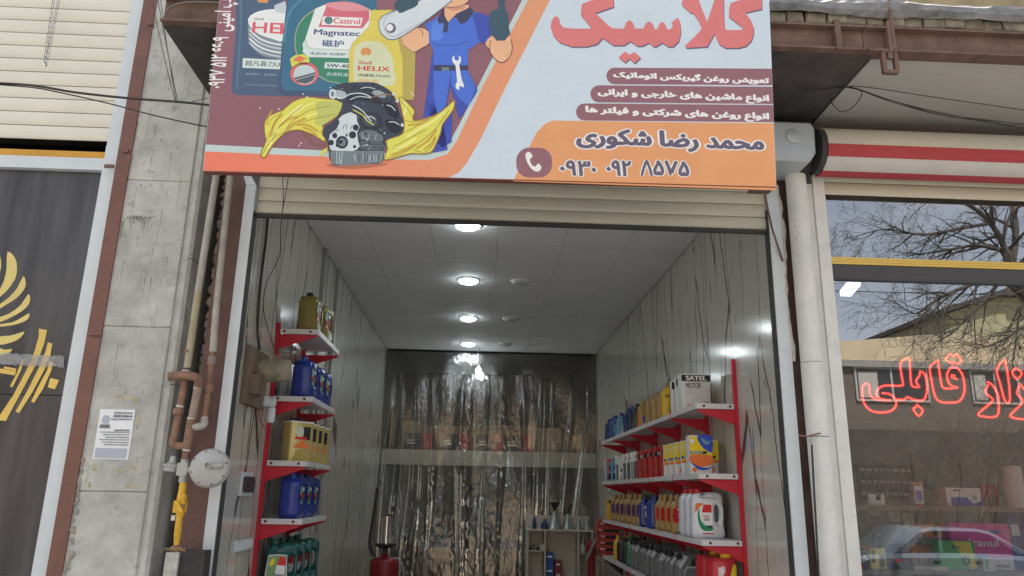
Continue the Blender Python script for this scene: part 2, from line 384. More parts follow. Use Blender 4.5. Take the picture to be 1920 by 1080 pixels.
# ================================================================== main shop front: shutter, rails, posts
m_slat = pm('cream_shutter', S(205, 198, 178), .42, var=.06, scale=3, dirt=.12, stretch=(1, 1, 4))
def slat(x0, x1, y, z0, z1, dep=.007):
    prof = [(0, z0+.003), (-.35*dep, z0+.006), (-dep, z0+(z1-z0)*.3), (-dep, z0+(z1-z0)*.72), (-.3*dep, z1-.006), (0, z1-.002), (.008, z1-.002), (.008, z0+.003)]
    vs = [(x0, y+p, z) for p, z in prof]+[(x1, y+p, z) for p, z in prof]; n = len(prof)
    return MB().add(vs, [tuple(range(n)), tuple(range(2*n-1, n-1, -1))]+[(i, (i+1) % n, n+(i+1) % n, n+i) for i in range(n)])
sh = thing('roller_shutter', 'cream roller shutter rolled up under the big sign of the oil shop', 'shutter', (.14, 4.02, 3.02))
for k in range(6): slat(-1.285, 1.615, 4.02, 3.035+k*.078, 3.035+(k+1)*.078).build('slat', m_slat, sh, smooth=40)
MB().box(-1.285, 1.615, 4.005, 4.03, 3.012, 3.034).build('bottom_rail', pm('dark_rubber', (.05, .05, .05), .7), sh)
m_white = pm('white_painted_steel', S(212, 220, 224), .45, var=.08, scale=5, dirt=.15)
def rail(name, x0, x1, ztop, lab):
    t = thing(name, lab, 'door rail', ((x0+x1)/2, 4.0, 0))
    MB().box(x0, x1, 3.975, 4.055, 0.001, ztop).build('channel', m_white, t)
    inner = x1 if x0 < 0 else x0
    MB().box(inner-.004, inner+.004, 3.985, 4.045, .002, ztop-.15).build('rubber_seal', pm('dark_rubber', (.05, .05, .05), .7), t)
    return t
tr = rail('shutter_rail', -1.345, -1.29, 3.19, 'white vertical shutter rail on the left side of the open shop')
MB().add([(-1.375,3.97,3.27),(-1.345,3.965,3.28),(-1.29,3.965,3.19),(-1.345,3.972,3.19),(-1.375,4.0,3.27),(-1.345,4.0,3.28),(-1.29,4.0,3.19),(-1.345,4.0,3.19)], [(0,1,2,3),(7,6,5,4),(0,4,5,1),(1,5,6,2),(2,6,7,3),(3,7,4,0)]).build('flared_guide', m_white, tr)
rail('shutter_rail', 1.618, 1.688, 3.3, 'white vertical shutter rail on the right side of the open shop')
m_brown = pm('brown_painted_steel', S(122, 92, 86), .6, var=.22, scale=7, dirt=.5, bump=.12, bscale=25)
po = thing('steel_post', 'brown painted steel post beside the gas pipes', 'post', (-1.41, 4.05, 0))
MB().box(-1.468, -1.348, 4.0, 4.09, .001, 3.68).build('flange', m_brown, po)
MB().box(-1.35, -1.347, 4.003, 4.12, .001, 3.68).build('web', m_brown, po)
po = thing('steel_post', 'dark rusty steel post between white rail and white downpipe', 'post', (1.72, 4.05, 0))
MB().box(1.692, 1.752, 4.0, 4.09, .001, 3.62).build('flange', pm('dark_rust', S(92, 70, 64), .7, var=.4, scale=8, dirt=.5, bump=.2), po)
# foam bead along the right post
mb = MB(); pth = [Vector((1.692+.008*math.sin(z*9)+rnd.uniform(-.004,.004), 3.985, z)) for z in [3.27-.04*i for i in range(26)]]
mb.tube(pth, [.011+rnd.uniform(-.003,.006) for _ in pth], 7)
tag(mb.build('foam_bead', pm('dried_foam', S(205, 198, 190), .9, var=.25, scale=30, bump=.5), smooth=60), 'lumpy strip of dried white foam down the right rail edge', 'sealant')
# rusty sign prop
tag(MB().tube([P(1432, 356, Y=3.7), P(1448, 430, Y=3.93), P(1468, 490, Y=3.97)], .006, 6).build('prop_rod', m_rust), 'thin rusty rod running from the sign corner down the right post', 'rod')

# ================================================================== concrete column
m_conc = pm('bare_concrete', S(190, 190, 184), .88, var=.32, scale=5, bump=.5, bscale=38, dirt=.7)
CY = 3.88
cx0, cgr, cx1 = -2.0, P(340, 474, Y=3.88).x, P(359, 474, Y=3.88).x
co = thing('concrete_column', 'bare grey concrete column with form joints and stains, leaflet pasted on it', 'column', (-1.75, 4.0, 0))
zj = [0.002, 1.52, 2.365, 3.145, 3.98, 4.9]
zj = [.002]+[P(280, y_, Y=CY).z for y_ in (923, 613, 338)]+[4.6]
for a, b_ in zip(zj[:-1], zj[1:]):
    MB().prism([(cx0, a+.0012), (cgr-.003, a+.0012), (cgr-.003, b_-.0012), (cx0, b_-.0012)], lambda u, v, d: Vector((u, d, v)), CY, 4.3, bev=.004).build('concrete_panel', m_conc, co)
for a, b_ in ((.002, 2.05), (2.055, 2.72), (2.725, 4.6)):
    MB().prism([(cgr+.002, a), (cx1, a), (cx1, b_), (cgr+.002, b_)], lambda u, v, d: Vector((u, d, v)), CY+.002, 4.34, bev=.016).build('concrete_edge', m_conc, co, smooth=35)
MB().box(cx0+.01, cx1-.02, CY+.012, 4.29, .01, 4.59).build('core', m_conc, co)
# stains and drill holes: thin dirt patches with their own outline
m_stain = pm('soot_stain', (.16, .15, .13), .95, var=.5, scale=30)
mb = MB()
for (px, py) in ((278,320),(285,322),(265,347),(283,348),(316,167),(292,250),(284,261),(302,262),(333,277),(270,306)):
    c = P(px, py, Y=CY-.001); mb.add([(c.x+.004*math.cos(a)*rnd.uniform(.5,1.3), CY-.0015, c.z+.005*math.sin(a)*rnd.uniform(.5,1.3)) for a in [i*.785 for i in range(8)]], [tuple(range(8))])
for i in range(120):
    px = rnd.gauss(262, 16); py = 404+abs(rnd.gauss(0, 7)); c = P(px, py, Y=CY); h = rnd.uniform(.004, .02); w_ = rnd.uniform(.0008, .0022)
    mb.add([(c.x-w_, CY-.0008-.00001*i, c.z), (c.x+w_, CY-.0008-.00001*i, c.z), (c.x+w_*.4, CY-.0008-.00001*i, c.z-h)], [(0,1,2)])
for i in range(14):
    px = 226+rnd.uniform(0, 60); c = P(px, 415, Y=CY); h = rnd.uniform(.04, .13)
    mb.add([(c.x-.001, CY-.0006, c.z), (c.x+.001, CY-.0006, c.z), (c.x+.0004, CY-.0006, c.z-h)], [(0,1,2)])
mb.build('dirt_marks', m_stain, co)
# rain streaks and paste stains
m_ochre = pm('ochre_paste_stain', S(186, 180, 154), .95, var=.4, scale=18); rq = random.Random(5); mb = MB()
for (px, py, sx_, sy_) in ((235, 748, 34, 5), (250, 872, 12, 7), (180, 875, 14, 6), (222, 880, 30, 4), (168, 905, 6, 12), (240, 912, 18, 4), (262, 790, 5, 14)):
    for k in range(7):
        qx, qy = px+rq.gauss(0, sx_*.5), py+rq.gauss(0, sy_*.6); c = P(qx, qy, Y=CY); N_ = 9
        mb.add([(c.x+sx_*.0011*math.cos(a)*rq.uniform(.3, 1), CY-.0007-.00003*k, c.z+sy_*.0016*math.sin(a)*rq.uniform(.3, 1)) for a in [i*6.283/N_ for i in range(N_)]], [tuple(range(N_))])
mb.build('paste_stains', m_ochre, co)
mb = MB()
for i in range(70):
    px = rq.uniform(215, 335); py = rq.uniform(30, 1000); c = P(px-(py-400)*.16, py, Y=CY); h = rq.uniform(.03, .22); w_ = rq.uniform(.0006, .0022)
    mb.add([(c.x-w_, CY-.0004-.000004*i, c.z), (c.x+w_, CY-.0004-.000004*i, c.z), (c.x+w_*.3, CY-.0004-.000004*i, c.z-h)], [(0,1,2)])
mb.build('rain_streaks', pm('rain_streak', S(142, 138, 126), .95, var=.3, scale=20), co)
mb = MB()
for i in range(34):
    z = rq.uniform(.95, 1.7); c = Vector((-1.948+rq.uniform(.0, .012)+.06*max(0, 1.55-z)*rq.random(), CY-.004, z)); r_ = rq.uniform(.003, .016); bm = bmesh.new(); bmesh.ops.create_icosphere(bm, subdivisions=1, radius=1)
    mb.add([c+Vector((v.co.x*r_*rq.uniform(.6, 1.2), v.co.y*.0045, v.co.z*r_*rq.uniform(.8, 1.7))) for v in bm.verts], [tuple(v.index for v in f.verts) for f in bm.faces]); bm.free()
mb.build('mortar_smears', pm('mortar_smear', S(158, 154, 144), .95, var=.35, scale=25, bump=.6), co)
# pasted leaflet
le = thing('leaflet', 'white printed leaflet pasted on the concrete column', 'leaflet', P(215, 860, Y=CY-.002))
tl, trr, brr, bl = [P(x_, y_, Y=CY-.003) for x_, y_ in ((188, 767), (254, 768), (240, 862), (173, 861))]
fl = lambda u, v, d=0: (bl*(1-u)+brr*u)*(1-v)+(tl*(1-u)+trr*u)*v+Vector((0, -d, 0))
vs = [fl(u, v, .0015*math.sin(9*u+5*v)) for v in (0, .33, .66, 1) for u in (0, .33, .66, 1)]
MB().add(vs, [(j*4+i, j*4+i+1, j*4+i+5, j*4+i+4) for j in range(3) for i in range(3)]).build('sheet', flat(222, 226, 230), le)
mb = MB(); ink = flat(110, 112, 120); ink2 = flat(168, 174, 186)
for r_, (v, u0, u1, t) in enumerate(((.93, .42, .95, .02), (.865, .42, .95, .03), (.80, .36, .95, .016), (.58, .5, .93, .02))+tuple((.54-.05*i, .12+.08*(i % 3), .95, .012) for i in range(6))):
    u = u0
    while u < u1:
        l_ = rnd.uniform(.02, .06); mb.poly([(u, v-t), (min(u+l_, u1), v-t*rnd.uniform(.6,1)), (min(u+l_, u1), v+t*rnd.uniform(.3,1)), (u, v+t*.6)], lambda a, b_: fl(a, b_, .004), ink); u += l_+.012
mb.poly([(.06,.03),(.93,.03),(.93,.22),(.06,.22)], lambda a, b_: fl(a, b_, .0035), ink2)
mb.poly([(.1+.11+.11*math.cos(t)*1.0, .79+.09*math.sin(t)) for t in [i*.5236 for i in range(12)]], lambda a, b_: fl(a, b_, .0036), ink2)
mb.poly([(.06,.62),(.36,.62),(.34,.69),(.08,.69)], lambda a, b_: fl(a, b_, .0037), ink)
mb.build('print', None, le)

# ---- rough stones in the gap, dark recess
m_stone = pm('rubble_stone', S(150, 135, 125), .9, var=.35, scale=14, bump=.7, bscale=35)
st = thing('rubble_edge', 'ragged edge of mortared rubble stones behind the gas pipes', 'masonry', (-1.45, 4.1, 0))
z = 1.2; k = 0
while z < 3.6:
    h = rnd.uniform(.05, .1); bm = bmesh.new(); bmesh.ops.create_icosphere(bm, subdivisions=2, radius=1)
    for v in bm.verts: v.co *= 1+rnd.uniform(-.14, .14)
    vs = [Vector((-1.462+rnd.uniform(-.012,.006)+v.co.x*.035, 4.05+v.co.y*.04, z+h/2+v.co.z*h*.56)) for v in bm.verts]; fs = [tuple(v.index for v in f.verts) for f in bm.faces]; bm.free()
    MB().add(vs, fs).build('stone', m_stone, st); z += h*.93
MB().box(-1.46, -1.445, 4.02, 4.3, .01, 3.66).build('mortar', m_stone, st)

# ================================================================== gas pipes, regulator, valve
m_gp = pm('grey_pipe_paint', S(176, 172, 164), .55, var=.2, scale=14, dirt=.45)
m_gr = pm('rusty_pipe', S(140, 108, 88), .75, var=.35, scale=22, bump=.2, dirt=.4)
m_ring = pm('white_tape', S(215, 208, 200), .7)
PY = 3.86
def pp(px, py, dy=0): return P(px, py, Y=PY+dy)
gp = thing('gas_pipe', 'grey and rusty gas riser pipes with elbows and unions beside the concrete column', 'pipe', pp(345, 870))
MB().tube([pp(406, 325), pp(372, 545)], .0185, 12).build('pipe', m_gp, gp, smooth=50)
MB().tube([pp(372, 545), pp(351, 690)], .0185, 12).build('pipe', pm('stained_pipe', S(168, 158, 132), .6, var=.25, scale=10, dirt=.4), gp, smooth=50)
MB().tube([pp(348, 705), pp(337, 768)], .0175, 12).build('pipe', m_gr, gp, smooth=50)
MB().tube([pp(334, 772), pp(329, 775)], .001, 4).build('weld', m_gr, gp)
MB().tube([pp(335, 778), pp(326, 822)], .0175, 12).build('pipe', m_gr, gp, smooth=50)
MB().tube([pp(432, 325, .04), pp(405, 580, .04)], .0175, 12).build('pipe', m_gp, gp, smooth=50)
MB().tube([pp(405, 580, .04), pp(399, 660, .04)], .0185, 12).build('pipe', m_gp, gp, smooth=50)
MB().tube([pp(399, 660, .04), pp(392, 720, .04)], .0165, 12).build('pipe', m_gr, gp, smooth=50)
MB().tube([pp(390, 735, .04), pp(383, 785, .04)], .0165, 12).build('pipe', m_gr, gp, smooth=50)
def union(a, b_, r=.024, mat=m_gr): MB().lathe([(r*.85, 0), (r, .003), (r, (b_-a).length-.003), (r*.85, (b_-a).length)], a, (b_-a), 8, mat).build('union', mat, gp, smooth=30)
union(pp(335, 766), pp(333, 778), .026); union(pp(393, 718, .04), pp(390, 736, .04), .026); union(pp(398, 668, .04), pp(396, 684, .04), .021, m_stone)
union(pp(354, 655), pp(353, 661), .021)
for a, b_ in (((349, 694), (348, 700)), ((371, 722), (370, 730)), ((359, 783), (358, 787)), ((352, 828), (351, 832)), ((350, 842), (349, 846)), ((338, 760), (337, 764))):
    union(pp(*a), pp(*b_), .021, m_ring)
MB().tube(smooth_open([pp(317, 706, -.03), pp(340, 704, -.03), pp(362, 706, -.03), pp(372, 712, -.02), pp(371, 724, 0)], 4), .0225, 12).build('elbow', m_gr, gp, smooth=60)
MB().tube([pp(371, 728), pp(360, 784)], .02, 12).build('pipe', pm('flaking_plaster', S(165, 145, 130), .85, var=.35, scale=30, bump=.5), gp, smooth=50)
MB().tube(smooth_open([pp(326, 820), pp(324, 832), pp(334, 836), pp(352, 836)], 4), .019, 12).build('elbow', m_gr, gp, smooth=60)
MB().tube(smooth_open([pp(383, 783, .04), pp(382, 796, .03), pp(372, 800, .01), pp(358, 800)], 4), .0185, 12).build('elbow', m_gp, gp, smooth=60)
MB().tube([pp(359, 786), pp(350, 842)], .022, 12).build('tee', m_gr, gp, smooth=50)
MB().tube([pp(350, 842), pp(346, 866)], .0175, 12).build('pipe', m_gr, gp, smooth=50)
m_cast = pm('grey_cast_metal', S(176, 176, 174), .5, metal=.2, var=.12, scale=18, dirt=.2)
rg = thing('gas_regulator', 'round grey gas regulator with bolted flange at the shop corner', 'regulator', pp(392, 905))
c = pp(392, 877, -.06); ax = Vector((.08, -1, .1)).normalized()
MB().lathe([(.05, .05), (.088, .036), (.094, .03), (.094, .012), (.088, .006), (.086, -.004), (.06, -.016), (.028, -.026), (.0, -.028)][::-1], c+ax*.0, -ax, 28).build('housing', m_cast, rg, smooth=35)
u_ = ax.orthogonal().normalized(); w_ = ax.cross(u_)
for k in range(8):
    a = k*math.pi/4+.3; q0 = c+(u_*math.cos(a)+w_*math.sin(a))*.08; MB().cyl(q0-ax*.0, q0+ax*.008, .006, 6).build('bolt', m_gr, rg)
MB().lathe([(.016, 0), (.018, .03), (.013, .03), (.012, .012), (.0, .012)], c+ax*.02+Vector((.004,0,.006)), ax, 14).build('vent', m_cast, rg, smooth=35)
MB().tube([c+ax*.025+Vector((.02,0,.004)), c+ax*.018+Vector((.07,0,.012))], .014, 10).build('neck', m_cast, rg, smooth=50)
MB().tube([pp(372, 882), pp(345, 880)], [.024, .019], 12).build('inlet', m_cast, rg, smooth=40)
MB().tube([pp(347, 862), pp(342, 905)], [.02, .019], 10).build('body', m_cast, rg, smooth=40)
MB().obox(pp(344, 880), (1,0,0), (0,1,0), (0,0,1), .025, .022, .03).build('block', m_cast, rg)
MB().lathe([(.02, -.03), (.034, -.03), (.034, -.008), (.04, -.006), (.04, .002), (.026, .006), (.016, .016), (.014, .042), (.011, .044)], pp(322, 872), (.1, 0, 1), 16).build('relief_valve', m_cast, rg, smooth=35)
MB().tube([pp(330, 876), pp(338, 878)], .011, 8).build('neck', m_cast, rg)
m_yel = pm('yellow_gas_paint', S(226, 178, 52), .5, var=.18, scale=20, dirt=.45)
yv = thing('gas_valve', 'yellow gas pipe with shut-off valve standing on a stone block', 'valve', pp(330, 1022))
MB().tube([pp(344, 905), pp(340, 930)], .0175, 12).build('pipe', m_yel, yv, smooth=50)
MB().lathe([(.019, 0), (.024, .004), (.024, .03), (.02, .034)], pp(340, 940), (.02, 0, 1), 8).build('union', m_yel, yv)
MB().obox(pp(338, 950), (1,0,0), (0,1,0), (0,0,1), .026, .022, .028).build('valve_body', m_yel, yv)
MB().obox(pp(336, 950, -.035), (.8,0,.5), (0,1,0), (-.5,0,.8), .008, .006, .03).build('lever', m_yel, yv)
MB().lathe([(.008, 0), (.008, .012)], pp(344, 948, -.024), (0,-1,0), 8).build('bolt', m_gr, yv)
MB().box(*(lambda q: (q.x-.012, q.x+.006, q.y-.01, q.y+.01, q.z-.012, q.z+.012))(pp(327, 971))).build('plug', m_ring, yv)
MB().lathe([(.02, 0), (.02, .02)], pp(337, 968), (0,0,1), 8).build('union', m_yel, yv)
MB().tube([pp(337, 966), pp(333, 1000), pp(331, 1022)], [.016, .017, .013], 12).build('pipe', pm('chipped_yellow', S(220, 172, 50), .55, var=.3, scale=40, dirt=.9), yv, smooth=50)
MB().lathe([(.03, 0), (.034, .006), (.018, .018)], pp(331, 1030), (0,0,1), 12).build('collar', m_gr, yv)
c = pp(333, 1033); bk = thing('stone_block', 'pale chipped stone block with sooty slab under the yellow valve', 'block', (c.x, c.y, 0))
MB().box(c.x-.035, c.x+.025, c.y-.05, c.y+.05, .001, c.z-.004).build('stone', pm('chipped_white_stone', S(188, 186, 178), .85, var=.35, scale=25, dirt=.8), bk)
MB().box(c.x+.027, c.x+.14, c.y-.03, c.y+.06, .001, c.z+.004).build('slab', pm('sooty_slab', (.05, .047, .045), .8, var=.4, scale=12), bk)
mb = MB()
for i in range(14):
    a = rnd.uniform(0, 6.28); p0 = c+Vector((rnd.uniform(-.04,.05), -.03, .004)); mb.tube(smooth_open([p0, p0+Vector((.02*math.cos(a), -.01, .012)), p0+Vector((.04*math.cos(a), 0, -.004))], 3), .0014, 4)
mb.build('frayed_hemp', pm('hemp', S(190, 160, 110), .9), bk)

# ================================================================== left shop
LY = 3.90
t = thing('door_frame', 'white steel frame upright of the left shop beside the brown post', 'door frame', (-2.01, LY, 0))
MB().box(-2.1039, -2.0239, LY, LY+.07, .001, 4.6).build('upright', m_white, t)
MB().box(-2.1163, -2.1050, LY+.02, LY+.07, .001, 3.3666).build('glazing_bead', m_white, t)
MB().box(-5.2, -2.1173, LY+.025, LY+.07, 3.2249, 3.2947).build('head_rail', m_white, t)
t = thing('steel_post', 'reddish brown steel post along the left edge of the concrete column', 'post', (-1.93, LY, 0))
m_rb = pm('red_brown_paint', S(122, 84, 72), .55, var=.18, scale=8, dirt=.35)
MB().box(-2.0218, -1.9490, LY-.03, LY+.09, .001, 4.6).build('post', m_rb, t)
for (x_, y_, w_) in ((205, 312, .05), (236, 283, .03), (283, 45, .03), (180, 626, .06)):
    c = P(x_, y_, Y=LY-.035); MB().box(c.x-w_/2, c.x+w_/2, LY-.042, LY-.031, c.z-.009, c.z+.009).build('tab', m_rb, t)
sh = thing('roller_shutter', 'cream roller shutter of the left shop hanging above its dark glass', 'shutter', (-3.6, LY+.02, 3.4))
m_slatw = pm('pale_cream_shutter', S(226, 222, 206), .42, var=.05, scale=3, dirt=.08)
for k in range(15): slat(-5.2, -2.1060, LY+.03, 3.3994+k*.0833, 3.3994+(k+1)*.0833, .006).build('slat', m_slatw, sh, smooth=40)
B_ = MB().box(-5.2, -2.1173, LY+.05, LY+.08, 3.2968, 3.3440)
tag(B_.build('gold_strip', pm('gold_strip', S(205, 150, 55), .35, metal=.3, var=.12)), 'gold coloured strip below the left shutter', 'trim')
# dark printed vinyl glass with streaks
mt = bpy.data.materials.new('dark_printed_vinyl'); mt.use_nodes = True; n = mt.node_tree.nodes; l = mt.node_tree.links.new; b = n['Principled BSDF']
t_ = n.new('ShaderNodeTexCoord'); mp_ = n.new('ShaderNodeMapping'); mp_.inputs['Scale'].default_value = (9, 1, .8); mp_.inputs['Rotation'].default_value = (0, R(7), 0); l(t_.outputs['Object'], mp_.inputs['Vector'])
zz = n.new('ShaderNodeTexNoise'); zz.inputs['Scale'].default_value = 1; zz.inputs['Detail'].default_value = 7; zz.inputs['Roughness'].default_value = .6; l(mp_.outputs[0], zz.inputs['Vector'])
rr = n.new('ShaderNodeValToRGB'); e = rr.color_ramp.elements; e[0].position = .3; e[0].color = (*S(50, 48, 50), 1); e[1].position = .78; e[1].color = (*S(94, 93, 96), 1); l(zz.outputs['Fac'], rr.inputs[0])
l(rr.outputs[0], b.inputs['Base Color']); b.inputs['Roughness'].default_value = .28; b.inputs['Specular IOR Level'].default_value = .4
gl = thing('vinyl_window', 'dark streaked vinyl covered window with gold barbell emblem', 'window', (-3.6, LY+.06, .1))
VY = LY+.06
MB().box(-5.2, -2.1183, VY, VY+.01, 1.9913, 3.2208).build('pane', mt, gl); MB().box(-5.2, -2.1183, VY, VY+.01, .05, 1.9872).build('pane', mt, gl)
gold = pm('gold_print', S(222, 190, 98, 1.1), .4, var=.12, scale=3); gold2 = pm('pale_gold_print', S(216, 196, 120, 1.1), .4, var=.1)
mb = MB()
def vpoly(pts, mat, ox, oy, s, lay, sm=2):
    q = [P(ox+x_/s, oy+y_/s, Y=VY-.0008*lay) for x_, y_ in (smooth_closed(pts, sm) if sm > 1 else pts)]
    mb.poly([(p.x, p.z) for p in q], lambda u, v: Vector((u, VY-.0008*lay, v)), mat)
for pts in ([(50,690),(100,730),(115,800),(100,880),(40,960),(-20,1010),(-20,985),(25,890),(45,800)],
            [(-20,680),(0,720),(8,790),(-20,890)],
            [(158,853),(174,905),(160,950),(110,1005),(40,1050),(-20,1085),(-20,1060),(60,1000),(120,930)],
            [(192,975),(203,1020),(180,1065),(120,1110),(40,1150),(-20,1170),(-20,1140),(60,1110),(140,1050)]): vpoly(pts, gold2, 0, 280, 3.6, 1)
for pts in ([(198,98),(190,135),(150,160),(80,180),(-20,190),(-20,175),(80,160),(150,125)],
            [(165,222),(140,262),(80,295),(-20,312),(-20,260),(60,250),(120,235)],
            [(85,340),(50,372),(-20,385),(-20,330),(30,345)]): vpoly(pts, gold2, 0, 560, 3.6, 2)
for pts in ([(262,202),(318,212),(300,300),(250,430),(160,600),(40,825),(-10,822),(-10,800),(90,650),(180,480),(235,350),(262,250)],
            [(322,295),(355,303),(340,380),(300,480),(220,630),(130,772),(104,762),(180,630),(260,470),(310,350)],
            [(330,420),(362,428),(345,490),(290,610),(230,703),(210,695),(260,590),(320,480)],
            [(150,405),(162,420),(140,490),(85,598),(66,592),(110,510)],
            [(340,535),(400,550),(370,612),(322,598)], [(-10,470),(110,490),(100,518),(-10,500)], [(30,457),(110,472),(108,488),(22,472)]): vpoly(pts, gold, 0, 560, 3.6, 4, 1)
mb.build('gold_emblem', None, gl)
mb = MB(); vs = []; fs = []
for i in range(41):
    px = -60+i*4.5
    for j in range(4): q = P(px, 662+j*7+ (px*.05), Y=VY-.012); vs.append(q+Vector((0, rnd.uniform(-.006, .006), rnd.uniform(-.004, .004))))
for i in range(40):
    for j in range(3): a = i*4+j; fs.append((a, a+1, a+5, a+4))
mtp = bpy.data.materials.new('clear_tape'); mtp.use_nodes = True; n = mtp.node_tree.nodes; l = mtp.node_tree.links.new; b = n['Principled BSDF']
b.inputs['Base Color'].default_value = (.55, .55, .55, 1); b.inputs['Roughness'].default_value = .12; b.inputs['Alpha'].default_value = .4
zt = n.new('ShaderNodeTexNoise'); zt.inputs['Scale'].default_value = 60; l(zt.outputs['Fac'], b.inputs['Alpha'])
mb.add(vs, fs).build('clear_tape', mtp, gl)
# chain hanging in front of the left shutter
m_chain = pm('chain_steel', (.2, .2, .2), .4, metal=.8)
ch = thing('chain', 'thin steel chain loop hanging in front of the left shutter', 'chain', P(86, 122, Y=LY-.04))
mb = MB()
for a, b_ in (((103, -20), (84, 115)), ((114, -20), (87, 118))):
    A, Bq = P(*a, Y=LY-.04), P(*b_, Y=LY-.04); n_ = 15
    for i in range(n_):
        c = A.lerp(Bq, (i+.5)/n_); dv = (Bq-A).normalized(); sd_ = Vector((1,0,0)) if i % 2 else Vector((.35,.93,0)); L_ = (Bq-A).length/n_*.62
        mb.tube([c+dv*L_*.9*math.cos(q)+sd_*.007*math.sin(q) for q in [k*math.pi/4 for k in range(8)]], .0016, 4, closed=True)
mb.build('links', m_chain, ch)
MB().tube([P(83, 116, Y=LY-.04), P(88, 122, Y=LY-.042), P(85, 125, Y=LY-.04)], .003, 5).build('hook', m_chain, ch)
# ---- cables in front of the left shop and column
m_cab = pm('black_cable', (.035, .035, .04), .55)
def cable(pts, r, lab, sag=4, mat=m_cab, name='cable'): return tag(MB().tube(smooth_open(pts, sag), r, 6).build(name, mat, smooth=60), lab, 'cable')
cable([P(-40, 154, Y=3.3), P(60, 160, Y=3.3), P(140, 173, Y=3.3), P(240, 184, Y=3.3), P(335, 191, Y=3.3), P(402, 198, Y=3.3)], .0062, 'thick black cable crossing the left shutter to the sign')
cable([P(-40, 156, Y=3.31), P(60, 164, Y=3.31), P(110, 173, Y=3.31), P(200, 193, Y=3.31), P(300, 219, Y=3.31), P(400, 240, Y=3.31)], .0034, 'thinner black cable drooping below the thick one')
for k, (a, b_, c_) in enumerate((((283, -10), (305, 95), (328, 188)), ((300, -10), (312, 80), (330, 190)), ((296, 0), (314, 95), (333, 190)))):
    cable([P(*a, Y=3.42), P(*b_, Y=3.36), P(*c_, Y=3.3)], .0017, ('leftmost', 'middle', 'rightmost')[k]+' thin wire hanging down to the thick black cable')
cable([P(355, 192, Y=3.3), P(392, 183, Y=3.4), P(400, 178, Y=3.45)], .0015, 'short thin wire from the cable to the canopy corner')
cable([P(420, 5, Y=3.16), P(350, 4, Y=3.16), P(320, 14, Y=3.18), P(309, 30, Y=3.2), P(306, 42, Y=3.21)], .0045, 'grey conduit bending round the left canopy corner', mat=pm('grey_conduit', S(120, 118, 114), .6))
# ================================================================== right shop: housing, awning, shutter, window
m_silver = pm('silver_housing', S(186, 192, 196), .4, metal=.25, var=.08, scale=4, dirt=.2)
hs = thing('shutter_housing', 'silver shutter motor housing with round cap beside the sign', 'housing', (1.7, 3.75, 3.33))
pr = smooth_closed([(3.70,3.33),(3.66,3.38),(3.65,3.47),(3.66,3.545),(3.70,3.57),(3.98,3.57),(3.98,3.33)], 2)
MB().prism([(1.5,3.33),(1.765,3.33),(1.80,3.38),(1.805,3.53),(1.785,3.565),(1.5,3.565)], lambda u, v, d: Vector((u, d, v)), 3.70, 3.99, bev=.014).build('shell', m_silver, hs, smooth=35)
MB().lathe([(.043, 0), (.043, .006), (.038, .008), (0, .008)], P(1488, 256, Y=3.699)+Vector((0,0,0)), (0,-1,0), 24).build('round_cap', m_silver, hs, smooth=35)
m_blk = pm('black_cable', (.035, .035, .04), .55)
wire = thing('wire_bundle', 'messy dark wires and foam behind the silver housing', 'wires', (1.82, 3.85, 3.3))
mb = MB()
for i in range(9):
    x = 1.815+rnd.uniform(-.012, .018); mb.tube(smooth_open([(x+rnd.uniform(-.01,.02), 3.9, 3.62), (x+.022+rnd.uniform(-.01,.012), 3.82, 3.5), (x+rnd.uniform(0,.03), 3.84, 3.4), (x-.03+rnd.uniform(-.02,.02), 3.9, 3.31), (x-.07+rnd.uniform(-.02,.02), 3.96, 3.22)], 3), rnd.uniform(.004, .009), 6)
mb.build('wires', m_blk, wire, smooth=60)
# awning rolled on its tube: coloured bands along the roll
aw = thing('rolled_awning', 'rolled awning with cream, red and white stripes over the right shop', 'awning', (3.4, 3.8, 3.32))
aC = Vector((0, 3.84, 3.45)); aR = .135
def aband(a0, a1, r, mat, x0=1.875, x1=5.2):
    n_ = max(3, int((a1-a0)/6)); pr_ = [(aC.y-r*math.cos(R(a0+(a1-a0)*i/n_)), aC.z+r*math.sin(R(a0+(a1-a0)*i/n_))) for i in range(n_+1)]
    pr_ += [(aC.y-(r-.02)*math.cos(R(a0+(a1-a0)*i/n_)), aC.z+(r-.02)*math.sin(R(a0+(a1-a0)*i/n_))) for i in range(n_, -1, -1)]
    return MB().prism(pr_, lambda u, v, d: Vector((d, u, v)), x0, x1, mat).build('stripe', mat, aw, smooth=30)
m_awc = pm('awning_cream', S(205, 198, 182), .8, var=.06, bump=.15, bscale=200); m_awr = pm('awning_red', S(182, 70, 74), .8, var=.08, bump=.15, bscale=200); m_aww = pm('awning_white', S(206, 202, 198), .8, var=.06, bump=.15, bscale=200)
aband(-4, 95, aR, m_awc); aband(-34, -4.4, aR+.002, m_awr); aband(-73, -34.4, aR+.001, m_aww); aband(-118, -73.4, aR+.003, m_awr)
MB().cyl((1.86, aC.y, aC.z), (5.2, aC.y, aC.z), .1, 20).build('tube', m_aww, aw)
MB().cyl((1.845, aC.y, aC.z), (1.874, aC.y, aC.z), .13, 20).build('end_plug', pm('dark_rubber', (.05,.05,.05), .7), aw)
